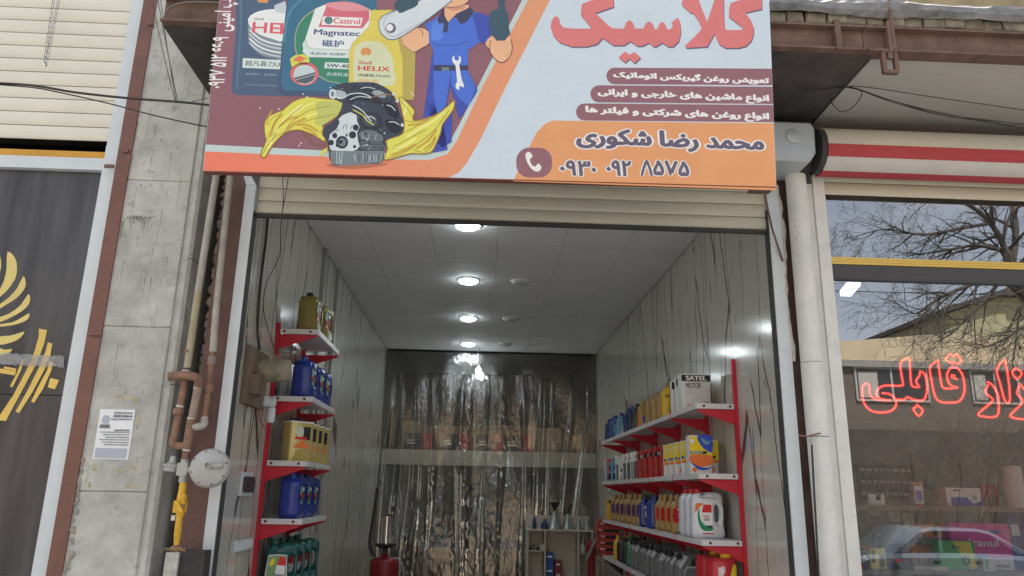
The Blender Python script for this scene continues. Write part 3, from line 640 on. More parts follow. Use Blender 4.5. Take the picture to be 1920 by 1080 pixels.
# shutter and white frame of the right shop
sh = thing('roller_shutter', 'cream roller shutter slats of the right shop under the striped awning', 'shutter', (3.5, 4.0, 3.24))
for k in range(4): slat(1.93, 5.2, 3.955, 3.242+k*.078, 3.242+(k+1)*.078).build('slat', m_slat, sh, smooth=40)
m_wf = pm('aged_white_frame', S(222, 222, 218), .6, var=.1, scale=6, dirt=.35)
t = thing('window_frame', 'aged white frame upright at the left edge of the right shop window', 'window frame', (1.89, 3.95, 0))
MB().box(1.872, 1.936, 3.93, 4.02, .001, 3.40).build('upright', m_wf, t)
MB().box(1.937, 1.95, 3.955, 4.02, .001, 3.24).build('glazing_bead', m_wf, t)
dp = thing('downpipe', 'thick white downpipe between the two shop fronts on the right', 'pipe', (1.77, 3.91, 0))
MB().tube([(1.766, 3.915, .001), (1.766, 3.915, 1.86)], .056, 24).build('pipe', m_wf, dp, smooth=50)
MB().tube([(1.766, 3.915, 1.864), (1.766, 3.915, 2.25)], .057, 24).build('pipe', m_wf, dp, smooth=50)
MB().tube([(1.766, 3.915, 2.253), (1.766, 3.915, 3.33)], .056, 24).build('pipe', m_wf, dp, smooth=50)
MB().box(1.80, 1.871, 3.945, 4.02, .001, 3.3).build('plaster_strip', m_wf, dp)
MB().tube(smooth_open([P(1497, 815, Y=3.85), P(1512, 818, Y=3.85), P(1538, 812, Y=3.86)], 4), .004, 5).build('wire_tie', m_gr, dp)
MB().lathe([(.007, 0), (.009, .01), (.009, .03), (.006, .034)], P(1522, 834, Y=3.845), (0,0,1), 10).build('connector', m_cast, dp)
MB().tube([P(1522, 834, Y=3.845), P(1527, 930, Y=3.845), P(1537, 1110, Y=3.845)], .0055, 8).build('black_hose', m_blk, dp, smooth=50)
# scrawled marks on the pipe and frame
mb = MB()
for (px, py) in ((1492, 410), (1490, 420), (1495, 432), (1493, 445), (1496, 478), (1497, 490)):
    c = P(px, py, Y=3.858); mb.tube([c, c+Vector((rnd.uniform(-.012,.012), 0, rnd.uniform(-.015,.005))), c+Vector((rnd.uniform(-.012,.012), 0, -.015))], .0009, 4)
mb.build('scratches', m_blk, dp)
# glass: mirror-like shop window that also lets the dim interior show
def glass_mat(name, refl, tint, rough=0.):
    g = bpy.data.materials.new(name); g.use_nodes = True; n = g.node_tree.nodes; l = g.node_tree.links.new; n.clear()
    o = n.new('ShaderNodeOutputMaterial'); mxs = n.new('ShaderNodeMixShader'); tr_ = n.new('ShaderNodeBsdfTransparent'); gs = n.new('ShaderNodeBsdfGlossy')
    tr_.inputs[0].default_value = (*tint, 1); gs.inputs['Roughness'].default_value = rough; gs.inputs['Color'].default_value = (.95, .97, 1, 1)
    fr = n.new('ShaderNodeFresnel'); fr.inputs[0].default_value = 1.5; mr = n.new('ShaderNodeMath'); mr.operation = 'ADD'; mr.inputs[1].default_value = refl; mr.use_clamp = True
    l(fr.outputs[0], mr.inputs[0]); l(mr.outputs[0], mxs.inputs[0]); l(tr_.outputs[0], mxs.inputs[1]); l(gs.outputs[0], mxs.inputs[2]); l(mxs.outputs[0], o.inputs[0]); return g
m_glass = glass_mat('shop_window_glass', .3, (.85, .87, .87))
sw = thing('shop_window', 'large reflecting shop window of the right shop with gold transom strip', 'window', (3.5, 4.0, .1))
MB().add([(1.95,GLASS_Y,2.878),(5.2,GLASS_Y,2.878),(5.2,GLASS_Y,3.26),(1.95,GLASS_Y,3.26)], [(0,1,2,3)]).build('pane', m_glass, sw)
MB().add([(1.95,GLASS_Y,.1),(5.2,GLASS_Y,.1),(5.2,GLASS_Y,2.745),(1.95,GLASS_Y,2.745)], [(0,1,2,3)]).build('pane', m_glass, sw)
m_goldm = pm('polished_gold_trim', S(228, 192, 96), .3, metal=.2, var=.05)
for k in range(3): MB().box(1.951, 5.2, 3.985, 4.01, 2.836+k*.0142, 2.836+k*.0142+.0128).build('gold_strip', m_goldm, sw)
MB().box(1.951, 5.2, 3.992, 4.03, 2.748, 2.834).build('dark_transom', pm('dark_transom', S(72, 70, 72), .5, var=.1), sw)
MB().box(1.951, 5.2, 3.985, 4.03, 2.742, 2.747).build('dark_transom', m_blk, sw)
MB().box(1.951, 5.2, 3.97, 4.03, .0, .1).build('sill', m_wf, sw)
m_bld = pm('display_board', S(150, 140, 125), .6, var=.15)
# ---- red tube lettering in the window
mn = bpy.data.materials.new('neon_red'); mn.use_nodes = True; b = mn.node_tree.nodes['Principled BSDF']; b.inputs['Base Color'].default_value = (.6, .05, .04, 1)
b.inputs['Emission Color'].default_value = (1, .05, .035, 1); b.inputs['Emission Strength'].default_value = 3.2
ne = thing('neon_sign', 'glowing red tube lettering in Persian script inside the right shop window', 'neon sign', P(1720, 780, Y=4.09))
NEON = [
 ('neon_letter', [[(380,355),(350,380),(345,450),(365,530),(420,585),(500,600),(580,590),(625,550),(630,500),(600,460),(560,440),(512,438)],
   [(380,355),(405,375),(405,430),(430,475),(490,492),(580,498)],
   [(580,498),(520,490),(470,465),(468,420),(500,385),(560,372),(640,376),(685,370),(688,350),(668,185),(735,140),(745,170),(755,330),(770,380),(830,386)],
   [(830,386),(800,335),(830,285),(832,255),(870,275),(890,350),(888,440),(860,495),(800,497),(725,472),(700,492),(635,490)]]),
 ('neon_dot', [[(800,532),(855,580),(822,628),(776,574),(800,555)]]),
 ('neon_letter', [[(990,160),(918,215),(930,330),(955,450),(1000,508),(1100,518),(1170,500),(1205,430),(1205,350),(1185,270),(1140,222),(1090,228),(1060,280),(1070,340),(1100,375),(1150,388)],
   [(985,175),(1000,280),(1020,380),(1060,398),(1150,390)], [(1145,320),(1100,302),(1105,285),(1130,295)]]),
 ('neon_dot', [[(1050,150),(1085,108),(1115,128),(1140,112),(1182,160),(1150,192),(1125,175),(1105,190),(1050,155)]]),
 ('neon_letter', [[(1400,342),(1440,365),(1485,440),(1498,520),(1480,632),(1350,632),(1330,605),(1440,510),(1440,480),(1385,430),(1410,365)]]),
 ('neon_letter', [[(1550,152),(1480,235),(1510,360),(1545,490),(1575,520),(1592,480),(1580,330),(1550,155)]]),
 ('neon_dot', [[(1640,225),(1692,268),(1650,320),(1612,262),(1640,228)]]),
 ('neon_letter', [[(1670,355),(1740,440),(1770,520),(1750,648),(1620,645),(1600,615),(1700,510),(1650,440),(1675,370)]]),
]
m_halo = bpy.data.materials.new('red_glow_halo'); m_halo.use_nodes = True; n = m_halo.node_tree.nodes; l = m_halo.node_tree.links.new; n.clear()  # added faintly emissive tube, imitates the glow halo round the letters
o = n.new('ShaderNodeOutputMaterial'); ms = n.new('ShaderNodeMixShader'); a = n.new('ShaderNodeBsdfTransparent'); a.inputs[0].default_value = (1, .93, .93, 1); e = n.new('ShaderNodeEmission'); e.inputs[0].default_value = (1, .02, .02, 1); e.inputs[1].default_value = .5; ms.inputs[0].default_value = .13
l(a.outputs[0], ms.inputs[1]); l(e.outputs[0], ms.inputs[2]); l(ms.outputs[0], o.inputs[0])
for nm, strokes in NEON:
    mb = MB()
    for s_ in strokes: mb.tube(smooth_open([P(1540+x/4.5, 640+y_/4.5, Y=4.09) for x, y_ in s_], 3), .0048, 6)
    lt_ = mb.build(nm, mn, ne, smooth=60)
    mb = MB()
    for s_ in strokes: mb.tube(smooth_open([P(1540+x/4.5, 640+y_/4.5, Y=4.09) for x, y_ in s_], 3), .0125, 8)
    mb.build('glow_halo', m_halo, lt_, smooth=60)
# ---- display shelves
ds = thing('display_shelf', 'two-tier display shelf behind the right shop window', 'shelf', (2.5, 4.3, 0))
z1, z2 = P(1700, 948, Y=4.12).z, P(1620, 1068, Y=4.12).z
MB().box(1.96, 3.05, 4.12, 4.5, z1-.025, z1).build('board', m_bld, ds); MB().box(1.96, 3.4, 4.12, 4.6, z2-.03, z2).build('board', m_bld, ds)
for x in (1.97, 2.35, 3.02): MB().box(x, x+.03, 4.46, 4.5, .012, z1-.026 if x != 2.35 else z2-.031).build('upright', m_blk, ds)
MB().box(3.03, 3.05, 4.13, 4.45, .012, z1-.026).build('side', m_blk, ds)
def dbox(name, px0, px1, zb, py_top, dep, mats, lab, y0=4.16, rz=0, extra=None, cat='box'):
    a, b_ = P(px0, 1000, Y=y0), P(px1, 1000, Y=y0); zt_ = P((px0+px1)/2, py_top, Y=y0).z; c = Vector(((a.x+b_.x)/2, y0+dep/2, zb)); hw = (b_.x-a.x)/2; h = zt_-zb
    t = thing(name, lab, cat, c); MB().box(c.x-hw, c.x+hw, y0, y0+dep, zb+.001, zt_).build('carton', mats[0], t)
    f = lambda u, v, d=0: Vector((c.x-hw+2*hw*u, y0-.0015-d, zb+h*v)); mb = MB()
    for pts, mat, lay in mats[1]: mb.poly(pts, lambda u, v: f(u, v, lay*.0006), mat)
    if extra: extra(mb, f)
    if mb.v: mb.build('print', None, t)
    t.rotation_euler.z = rz; return t
def tx(mb, f, s, u0, u1, v0, v1, mat, bold=0., d=.0025): put_text(mb, s, lambda u, v, dd: f(u0+(u1-u0)*u, v0+(v1-v0)*v, d-dd*.5), mat, bold)
def rc(u0, u1, v0, v1): return [(u0,v0),(u1,v0),(u1,v1),(u0,v1)]
mW, mK, mBl, mPk, mGn, mYe, mOr = flat(232,232,230), flat(50,50,55), flat(50,90,190), flat(228,70,170), flat(70,180,80), flat(232,214,60), flat(226,140,50)
mPu, mRd, mGy = flat(130,120,200), flat(200,50,55), flat(150,150,155)
dbox('cable_box', 1783, 1892, z2, 981, .1, (mPk, [(rc(0,1,0,.25), mW, 1), (rc(.66,.84,.78,.85), mBl, 1), ([(.48+.09*math.cos(a), .29+.065*math.sin(a)) for a in [i*.5236 for i in range(12)]], mBl, 2)]), 'large magenta and white cable box behind the window glass', 4.22, -.04,
     lambda mb, f: (tx(mb, f, 'Iranul', .3, .78, .5, .66, mW, .012), tx(mb, f, 'CABLE', .62, .92, .06, .12, mK, .01)))
dbox('lamp_box', 1753, 1824, z2, 1014, .06, (mGn, [([(.42,.98),(.9,.98),(1,.1),(.85,.02),(.62,.5)], mYe, 1), ([(.72+.12*math.cos(a), .33+.17*math.sin(a)) for a in [i*.5236 for i in range(12)]], mK, 2), ([(.72+.06*math.cos(a), .33+.08*math.sin(a)) for a in [i*.5236 for i in range(12)]], mGn, 3)]), 'green and yellow lamp box in front of the magenta box', 4.15, .06,
     lambda mb, f: tx(mb, f, 'Eco', .4, .6, .72, .86, mK, .01))
dbox('orange_box', 1712, 1768, z2+.16, 983, .12, (mOr, [(rc(.1,.25,.1,.9), mGy, 1), (rc(.66,.8,.15,.85), mK, 1)]), 'orange box standing on top of the other orange box', 4.3)
dbox('orange_box', 1706, 1766, z2, 1022, .12, (mOr, [(rc(.12,.22,.2,.6), mK, 1), (rc(.6,.75,.2,.7), mK, 1)]), 'lower orange box beside the green lamp box', 4.3)
dbox('yellow_packet', 1628, 1656, z2, 1028, .03, (mYe, [(rc(.55,.9,.1,.7), mGy, 1), (rc(.1,.3,.3,.9), mK, 1)]), 'slim yellow packet leaning among plastic bags', 4.16, -.1)
dbox('white_box', 1782, 1850, z1, 915, .08, (mW, [(rc(.12,1,.05,.5), mBl, 1), ([(.55,.55),(.75,.15),(.98,.35),(.9,.85),(.7,.95)], mW, 2), (rc(.72,.86,.35,.6), mGy, 3), (rc(.2,.4,.82,.9), mK, 1)]), 'white and blue camera box on the upper display board', 4.17, .05)
dbox('white_packet', 1723, 1740, z1, 905, .03, (mW, [(rc(.15,.85,.2,.65), mPu, 1), (rc(0,1,0,.06), mRd, 1), (rc(.1,.9,.85,.97), mOr, 1)]), 'narrow white packet with purple picture on the upper display board', 4.16)
dbox('flat_packet', 1708, 1768, z2, 1062, .05, (flat(206,200,160), [(rc(.1,.5,.2,.8), mGy, 1)]), 'flat cream packet lying in front of the orange box', 4.125)
dbox('small_white_box', 1836, 1856, z2, 1046, .04, (mW, [(rc(.1,.5,.1,.9), flat(120,190,170), 1)]), 'small white and mint box in front of the magenta box', 4.13)
dbox('blue_box', 1894, 1924, z2, 962, .1, (flat(50,70,150), [(rc(.1,.6,.6,.8), mW, 1)]), 'tall dark blue box at the right edge of the window', 4.24)
dbox('red_packet', 1852, 1884, z1, 908, .04, (flat(120,40,45), [(rc(.1,.9,.1,.4), mK, 1)]), 'dark red packet right of the white camera box', 4.22)
dbox('grey_packet', 1640, 1652, z2+.0, 1000, .03, (mGy, [(rc(.1,.9,.5,.9), mK, 1)]), 'upright grey packet behind the slim yellow packet', 4.3)
dbox('black_packet', 1600, 1616, z2, 985, .03, (mK, [(rc(.2,.8,.3,.7), mGy, 1)]), 'tall black packet behind the plastic bag', 4.3)
for k, (px, py) in enumerate(((1678, 968), (1703, 972), (1640, 958))):
    c = P(px, py, Y=4.3); t = thing('hanging_card', ('middle', 'right', 'left')[k]+' pale hanging card below the upper display board', 'card', c); MB().box(c.x-.03, c.x+.03, 4.3, 4.304, c.z-.03, c.z+.03).build('card', flat(170,170,165), t); MB().cyl((c.x, 4.302, c.z+.03), (c.x, 4.302, z1-.026), .002, 5).build('hook', m_blk, t)
c = P(1861, 892, Y=4.3); tag(MB().tube([Vector((c.x+.045*math.cos(q), 4.3, z1+.05+.045*math.sin(q))) for q in [i*.3927 for i in range(16)]], .0045, 6, closed=True).build('cable_ring', mK), 'dark coiled ring standing on the upper display board', 'cable')
# white wall plate with notch, plastic bags, tools, teal bird-shaped ornament
a = P(1628, 928, Y=4.16); t = thing('wall_plate', 'small white plate with square notch on the upper display board', 'plate', (a.x+.045, 4.16, z1))
MB().prism([(0,0),(.09,0),(.09,.055),(.07,.055),(.07,.024),(.04,.024),(.04,.055),(0,.055)], lambda u, v, d: Vector((a.x+u, d, z1+.001+v)), 4.16, 4.172).build('plate', mW, t)
m_bag = glass_mat('clear_bag', .2, (.85, .85, .86), .12)
for k, (px, s_) in enumerate(((1612, .06), (1668, .075), (1690, .05))):
    c = P(px, 1060, Y=4.2); bm = bmesh.new(); bmesh.ops.create_icosphere(bm, subdivisions=3, radius=1)
    for v in bm.verts: v.co *= 1+rnd.uniform(-.28, .22)
    vs = [Vector((c.x+v.co.x*s_, 4.2+v.co.y*.04, z2+.002+s_*.62*(v.co.z+1.25)*(1.5 if k == 0 else .75))) for v in bm.verts]; fs = [tuple(v.index for v in f.verts) for f in bm.faces]; bm.free()
    zm = min(v.z for v in vs); vs = [v-Vector((0,0,zm-z2-.001)) for v in vs]
    tag(MB().add(vs, fs).build('plastic_bag', m_bag), ('tall crumpled clear plastic bag at the left end of the lower display board', 'crumpled clear plastic bag right of the slim yellow packet', 'small flat clear plastic bag beside the lower orange box')[k], 'plastic bag')
c = P(1743, 905, Y=4.35); t = thing('teal_ornament', 'teal drop-shaped ornament hanging above the narrow white packet', 'ornament', c)
MB().lathe([(.0,-.04),(.02,-.036),(.032,-.015),(.03,.01),(.018,.035),(.006,.055),(.002,.06)], c, (.15,0,1), 14).build('body', flat(45,120,120), t, smooth=60)
MB().tube([c+Vector((.009,0,.06)), (c.x+.012, c.y, 3.6)], .0008, 4).build('string', m_blk, t)
mb = MB()
for i in range(7):
    p0 = P(1695+i*2, 985-rnd.uniform(0,6), Y=4.25); mb.tube(smooth_open([p0, p0+Vector((.01+.006*i, 0, -.04)), p0+Vector((.02+.015*i, .01, -.12))], 3), .002, 5)
tag(mb.build('cable_strands', pm('silver_strands', (.6,.6,.58), .3, metal=.6)), 'bunch of silvery cable strands hanging beside the orange boxes', 'cable')
# dark cloth banner inside with pale lettering rows, pale post, ceiling lamp
t = thing('counter_banner', 'dark banner with rows of pale lettering inside the right shop', 'banner', (2.4, 5.6, 1.3))
a, b_ = P(1606, 870, Y=5.6), P(1720, 940, Y=5.6)
MB().box(a.x, b_.x, 5.6, 5.63, b_.z, a.z).build('cloth', mK, t)
mb = MB()
for r_ in range(3):
    u = a.x+.02
    while u < b_.x-.04:
        l_ = rnd.uniform(.02, .05); z = a.z-.05-r_*.085; mb.add([(u,5.597,z),(u+l_,5.597,z),(u+l_,5.597,z+.018),(u,5.597,z+.022)], [(0,1,2,3)]); u += l_+.012
mb.build('lettering', mGy, t)
c = P(1905, 950, Y=4.75); tag(MB().lathe([(.06,0),(.06,1.75),(.055,1.76)], (c.x, 4.75, .012), (0,0,1), 20).build('pale_column', m_wf, smooth=40), 'pale round post just inside the right shop window', 'post')
a = P(1594, 540, Y=5.2); t = thing('tube_lamp', 'white fluorescent batten on the ceiling of the right shop', 'lamp', a)
MB().obox(a, Vector((.35,-.0,0)).normalized(), Vector((.25,1,0)).normalized(), (0,0,1), .04, .16, .02).build('batten', pm('lamp_batten', (.8,.8,.8), .5, emit=(1,1,1), estr=2.), t)
MB().cyl(a+Vector((0,0,.02)), (a.x, a.y, 3.61), .006, 6).build('hanger', m_blk, t)
# ---- cables under the grey soffit
cable([P(1425, 178, Y=3.5), P(1500, 168, Y=3.5), P(1560, 165, Y=3.5), P(1620, 163, Y=3.5), P(1750, 182, Y=3.5), P(1960, 212, Y=3.5)], .0026, 'straight thin cable running right under the grey soffit', name='soffit_cable')
for k in range(4):
    j = lambda: rnd.uniform(-4, 4)
    cable([P(1440, 182+j(), Y=3.52), P(1540, 170+j(), Y=3.52), P(1592, 162+j()*.5, Y=3.5), P(1660, 184+j(), Y=3.5), P(1760, 212+j(), Y=3.52), P(1850, 228+j(), Y=3.52), P(1970, 244+j()*2, Y=3.52)], .0023, ('uppermost', 'second', 'third', 'lowest')[k]+' of the bunched slack cables under the grey soffit', name='soffit_cable')
cable([P(1580, 163, Y=3.49), P(1616, 172, Y=3.48), P(1600, 200, Y=3.48), P(1578, 209, Y=3.48), P(1562, 196, Y=3.48), P(1558, 178, Y=3.49), P(1585, 162, Y=3.49)], .0026, 'coiled cable loop at the edge of the dark soffit', name='cable_loop')
# ================================================================== the big sign
LEAN = R(5.5); SB = P(382, 320, Y=3.16)
sV = Vector((0, -math.sin(LEAN), math.cos(LEAN))); sN = Vector((0, -math.cos(LEAN), -math.sin(LEAN))); sU = Vector((1, 0, 0))
def sg(px, py):
    d = ray(px, py); t = (SB-CAM).dot(sN)/d.dot(sN); q = CAM+d*t-SB; return (q.dot(sU), q.dot(sV))
def sw_(u, v, d=0.): return SB+sU*u+sV*v+sN*d
SG_T = sg(960, -150)[1]; SG_R = (sg(1458, 348)[0]+sg(1440, 0)[0])/2; SG_L = (sg(382, 320)[0]+sg(410, 0)[0])/2
sgn = thing('shop_sign', 'large printed banner sign with oil bottles, mechanic and Persian lettering over the open shop', 'sign', (0, 3.2, 2.9))
bl_, br_ = sg(382, 320), sg(1458, 348)
OUT = [(SG_L, bl_[1]), (SG_R, br_[1]-.006), (SG_R, SG_T), (SG_L, SG_T)]
MB().prism(OUT, lambda u, v, d: sw_(u, v, -d), 0, .045).build('panel', flat(198, 211, 222), sgn)
m_frame = pm('sign_frame_steel', (.22, .2, .19), .6, var=.2)
for v in (.02, SG_T-.06): MB().prism([(SG_L+.02, v+.03), (SG_R-.02, v+.03), (SG_R-.02, v+.06), (SG_L+.02, v+.06)], lambda u, v_, d: sw_(u, v_, -d), .046, .075).build('frame_tube', m_frame, sgn)
for u in (SG_L+.05, 0.8, 1.7, SG_R-.08): MB().prism([(u, .1), (u+.03, .1), (u+.03, SG_T-.1), (u, SG_T-.1)], lambda a, v_, d: sw_(a, v_, -d), .076, .1).build('frame_tube', m_frame, sgn)
MB().prism([(SG_L, bl_[1]-.005), (SG_R, br_[1]-.011), (SG_R, br_[1]-.0065), (SG_L, bl_[1]-.0005)], lambda u, v, d: sw_(u, v, -d), -.002, .045).build('hem', flat(120, 70, 60), sgn)
c = P(1428, 354, Y=3.25); MB().box(c.x-.05, c.x+.05, 3.2, 3.3, c.z-.006, c.z+.004).build('support_plate', m_rust, sgn)
LAY = .00012
GR = {}
def part(nm):
    if nm not in GR: GR[nm] = MB()
    return GR[nm]
def sp(nm, pts, mat, lay, sm=1, clip=True):
    q = [sg(*p) for p in pts]
    if sm > 1: q = smooth_closed(q, sm)
    if clip: q = [(min(max(u, SG_L+.001), SG_R-.001), min(max(v, bl_[1]+.001), SG_T-.001)) for u, v in q]
    o = []
    for p in q:
        if not o or (abs(p[0]-o[-1][0])+abs(p[1]-o[-1][1])) > 1e-5: o.append(p)
    part(nm).poly(o, lambda u, v: sw_(u, v, lay*LAY), mat)
def st(nm, pts, wpx, mat, lay):          # stroke along pixels
    p = smooth_open([Vector((*sg(*q), 0)) for q in pts], 4); w_ = wpx*.00115*2; a, b_ = [], []
    for i, c in enumerate(p):
        t = (p[min(i+1, len(p)-1)]-p[max(i-1, 0)]); t = t.normalized() if t.length > 0 else Vector((1,0,0)); n_ = Vector((-t.y, t.x, 0))
        k = w_*.5*(1 if 0 < i < len(p)-1 else .5); a.append(c+n_*k); b_.append(c-n_*k)
    N = len(p); part(nm).add([sw_(q.x, q.y, lay*LAY) for q in a+b_], [(i, i+1, N+i+1, N+i) for i in range(N-1)], mat)
def stx(nm, s, x0, x1, yt, yb, mat, lay, bold=0., rot=False, slope=0.025, boldv=None):
    (u0, v1), (u1, v0) = sg(x0, yt), sg(x1, yb)
    if rot: fn = lambda u, v, d: sw_(u1+(u0-u1)*v, v0+(v1-v0)*u, lay*LAY+d)
    else: fn = lambda u, v, d: sw_(u0+(u1-u0)*u, v0+(v1-v0)*v-slope*0*(u1-u0)*(u-.5), lay*LAY+d)
    put_text(part(nm), s, fn, mat, bold, boldv)
cMar, cGre, cWhi, cSla, cRed = flat(142, 100, 110), flat(186, 204, 204), flat(232, 236, 238), flat(102, 94, 112), flat(212, 122, 122)
# maroon field, grey line, orange sweep
mar = pm('print_maroon', S(140, 97, 108, 1.15), .45, var=.1, scale=1.6, spec=.35)
sp('background_print', [(300,271),(385,271),(605,282),(771,289),(812,286),(842,269),(867,222),(897,160),(979,0),(1060,-155),(300,-155)], mar, 1)
sp('background_print', [(300,271),(385,271),(605,282),(771,289),(812,286),(842,269),(867,222),(897,160),(979,0),(1060,-155),(1071,-155),(990,0),(906,160),(856,265),(839,289),(805,300),(745,299),(616,294),(385,284),(300,284)], cGre, 2)
mt = pm('print_orange_sweep', S(222, 140, 108, 1.15), .45, var=.02, spec=.35)
n = mt.node_tree.nodes; l = mt.node_tree.links.new; t_ = n.new('ShaderNodeTexCoord'); sx = n.new('ShaderNodeSeparateXYZ'); rm = n.new('ShaderNodeMapRange'); rm.inputs['From Min'].default_value = -1.2; rm.inputs['From Max'].default_value = .3
rp = n.new('ShaderNodeValToRGB'); rp.color_ramp.elements[0].color = (*S(228, 124, 100, 1.15), 1); rp.color_ramp.elements[1].color = (*S(216, 154, 116, 1.15), 1)
l(t_.outputs['Object'], sx.inputs[0]); l(sx.outputs['X'], rm.inputs['Value']); l(rm.outputs[0], rp.inputs[0]); l(rp.outputs[0], n['Principled BSDF'].inputs['Base Color'])
sp('background_print', [(300,284),(385,284),(616,294),(745,299),(805,300),(839,289),(856,265),(906,160),(990,0),(1071,-155),(1112,-155),(1031,0),(950,160),(899,265),(876,304),(861,323),(839,334),(720,334),(300,325)], mt, 3)
# lower right orange block and maroon pills
cOra = flat(220, 156, 108)
sp('background_print', [(962,345),(993,274),(1007,247),(1022,232),(1036,226),(1240,229),(1500,233),(1500,360),(960,345)], cOra, 3)
def pill(x0, x1, yt0, yt1, yb0, yb1, lay):
    r_ = (yb0-yt0)/2; cy = (yt0+yb0)/2
    sp('pill_print', [(x1, yt1), (x1, yb1)]+[(x0+r_+r_*math.cos(a), cy+r_*math.sin(a)) for a in [R(90+180*k/10) for k in range(11)]], cMar, lay)
pill(1137, 1500, 127, 131, 158, 162, 4); pill(1107, 1500, 160, 165, 192, 197, 4); pill(1080, 1500, 194, 199, 226, 231, 4)
for (s_, x0, x1, yt, yb) in (('تعویض روغن گیربکس اتوماتیک', 1151, 1441, 133, 159), ('انواع ماشین های خارجی و ایرانی', 1122, 1441, 166, 195), ('انواع روغن های شرکتی و فیلتر ها', 1099, 1441, 199, 229)):
    stx('service_lettering', fa(s_), x0, x1, yt, yb, cWhi, 6, .005, boldv=.045)
for (ink, lay, bo) in ((cWhi, 6, .0185), (cSla, 9, .0078)):
    stx('name_lettering', fa('محمد رضا شکوری'), 1083, 1431, 240, 289, ink, lay, bo, boldv=bo*6)
    for (s_, x0, x1) in (('۰۹۳۰', 1051, 1117), ('۰۹۲', 1138, 1182), ('۵۷۵', 1226, 1291)):
        k = 349/(x1-x0); stx('phone_lettering#'+s_, s_, x0, x1, 301, 330, ink, lay, bo*k*.62, boldv=bo*6.5)
for ink, lay, w_ in ((cWhi, 6, 9.5), (cSla, 9, 5.5)):
    for p in (((1213, 300), (1207, 315), (1203, 330)), ((1212, 300), (1218, 315), (1222, 330))): st('phone_lettering#8', p, w_, ink, lay+.3*(p[0][0] == 1212))
sp('phone_icon', [(968+p[0], 277+p[1]) for p in rrect(0, 67, 0, 56, 24, 5)], cMar, 6)
sp('phone_icon', [(940+x/3.556, 180+y_/3.556) for x, y_ in ((160,392),(172,376),(192,376),(208,402),(190,425),(202,458),(226,472),(245,450),(266,470),(262,492),(240,505),(205,490),(172,442))], cWhi, 8, 2)
# title, traced: dark copy below, red above
TA = [(1425,-160),(1428,120),(1432,195),(1445,226),(1562,226),(1570,212),(1555,195),(1466,128),(1470,60),(1480,25),(1600,-18),(1700,-55),(1712,-40),(1715,68),(1588,95),(1630,150),(1652,205),(1652,250),(1635,305),(1595,345),(1540,360),(1440,360),(1395,335),(1370,290),(1360,250),(1305,350),(1150,360),(1136,345),(1245,240),(1262,212),(1240,160),(1195,95),(1183,100),(1115,40),(1112,20),(1140,-60),(1180,-120),(1220,-60),(1255,45),(1303,165),(1365,-20),(1385,-160)]
TB = [(165,120),(188,132),(195,170),(222,205),(290,215),(440,215),(355,110),(365,30),(480,-15),(600,-60),(602,52),(465,98),(560,190),(592,212),(680,215),(695,170),(720,150),(745,170),(762,215),(825,215),(845,175),(870,160),(895,180),(908,220),(930,220),(945,180),(968,162),(990,185),(1002,222),(1030,220),(1047,196),(1035,170),(1085,130),(1100,170),(1107,240),(1090,310),(1050,350),(1010,350),(968,320),(920,350),(900,350),(868,320),(820,345),(780,345),(727,310),(680,340),(600,340),(520,285),(480,330),(400,350),(290,350),(200,320),(150,270),(128,200),(140,150)]
TD = [(640,430),(688,388),(722,412),(757,390),(805,432),(760,475),(722,440),(690,470)]
TK = [(1480,25),(1500,-60),(1700,-150),(1712,-40)]
for ink, lay, ox, oy in ((flat(104, 94, 122), 4, 1.2, 2.6), (cRed, 6, 0, 0)):
    for pts in (TA, TB, TD): sp('title_lettering', [(1000+x/4+ox, y_/4+oy) for x, y_ in pts], ink, lay)
# printer's credit up the left edge
stx('credit_lettering', '۰۹۳۷ ۵۱۲ ۶۶۰۹  '+fa('چاپ امینی'), 408, 432, -18, 166, cWhi, 4, .0016, rot=True, boldv=.03)
# ---- dark blue jug
c1 = lambda x, y_: (380+x/5.333, y_/5.333)
def C1(*pts): return [c1(*p) for p in pts]
navy, navy2, teal, teal2, tealD = flat(78, 98, 124), flat(92, 118, 142), flat(62, 112, 140), flat(84, 140, 160), flat(72, 88, 118)
sp('blue_jug_print', C1((340,-700),(330,300),(290,820),(290,920),(340,950),(800,960),(800,-700)), navy, 3)
sp('blue_jug_print', C1((370,-700),(372,300),(330,890),(350,900),(395,200),(400,-700)), navy2, 4)
sil, silD, silL = flat(190, 200, 206), flat(130, 142, 152), flat(224, 232, 234)
sp('blue_jug_print', C1((455,190),(500,140),(600,105),(720,95),(800,110),(830,120),(815,590),(740,585),(600,560),(500,480),(460,400)), silD, 5, 2)
sp('blue_jug_print', C1((455,190),(520,130),(620,100),(740,92),(830,110),(825,400),(700,390),(560,340),(475,270)), silL, 6, 2)
for k in range(4): st('blue_jug_print', C1((462,290+k*45),(560,380+k*42),(680,430+k*40),(800,450+k*40)), 3.4, sil if k % 2 else silL, 7)
sp('blue_jug_print', C1((715,60),(780,30),(830,20),(830,130),(740,120)), sil, 7, 2)
sp('blue_jug_print', C1((545,0),(660,0),(650,30),(560,25)), flat(214, 150, 90), 6)
stx('blue_jug_print', 'Shell', *[380+518/5.333, 380+610/5.333], 178/5.333, 203/5.333, flat(120,100,100), 9, .008)
stx('blue_jug_print', 'HE', 380+506/5.333, 380+768/5.333, 222/5.333, 336/5.333, flat(216, 92, 104), 9, .012)
sp('blue_jug_print', C1((776,232),(812,232),(808,342),(772,342)), flat(216, 92, 104), 9)
sp('blue_jug_print', C1((402,582),(780,600),(772,694),(398,678)), flat(206, 220, 218), 6)
stx('blue_jug_print', '超凡喜力U', 380+428/5.333, 380+768/5.333, 605/5.333, 670/5.333, flat(60, 66, 84), 8, .002)
stx('blue_jug_print', '清洁保护，表现超凡', 380+432/5.333, 380+748/5.333, 728/5.333, 762/5.333, flat(170, 186, 200), 8)
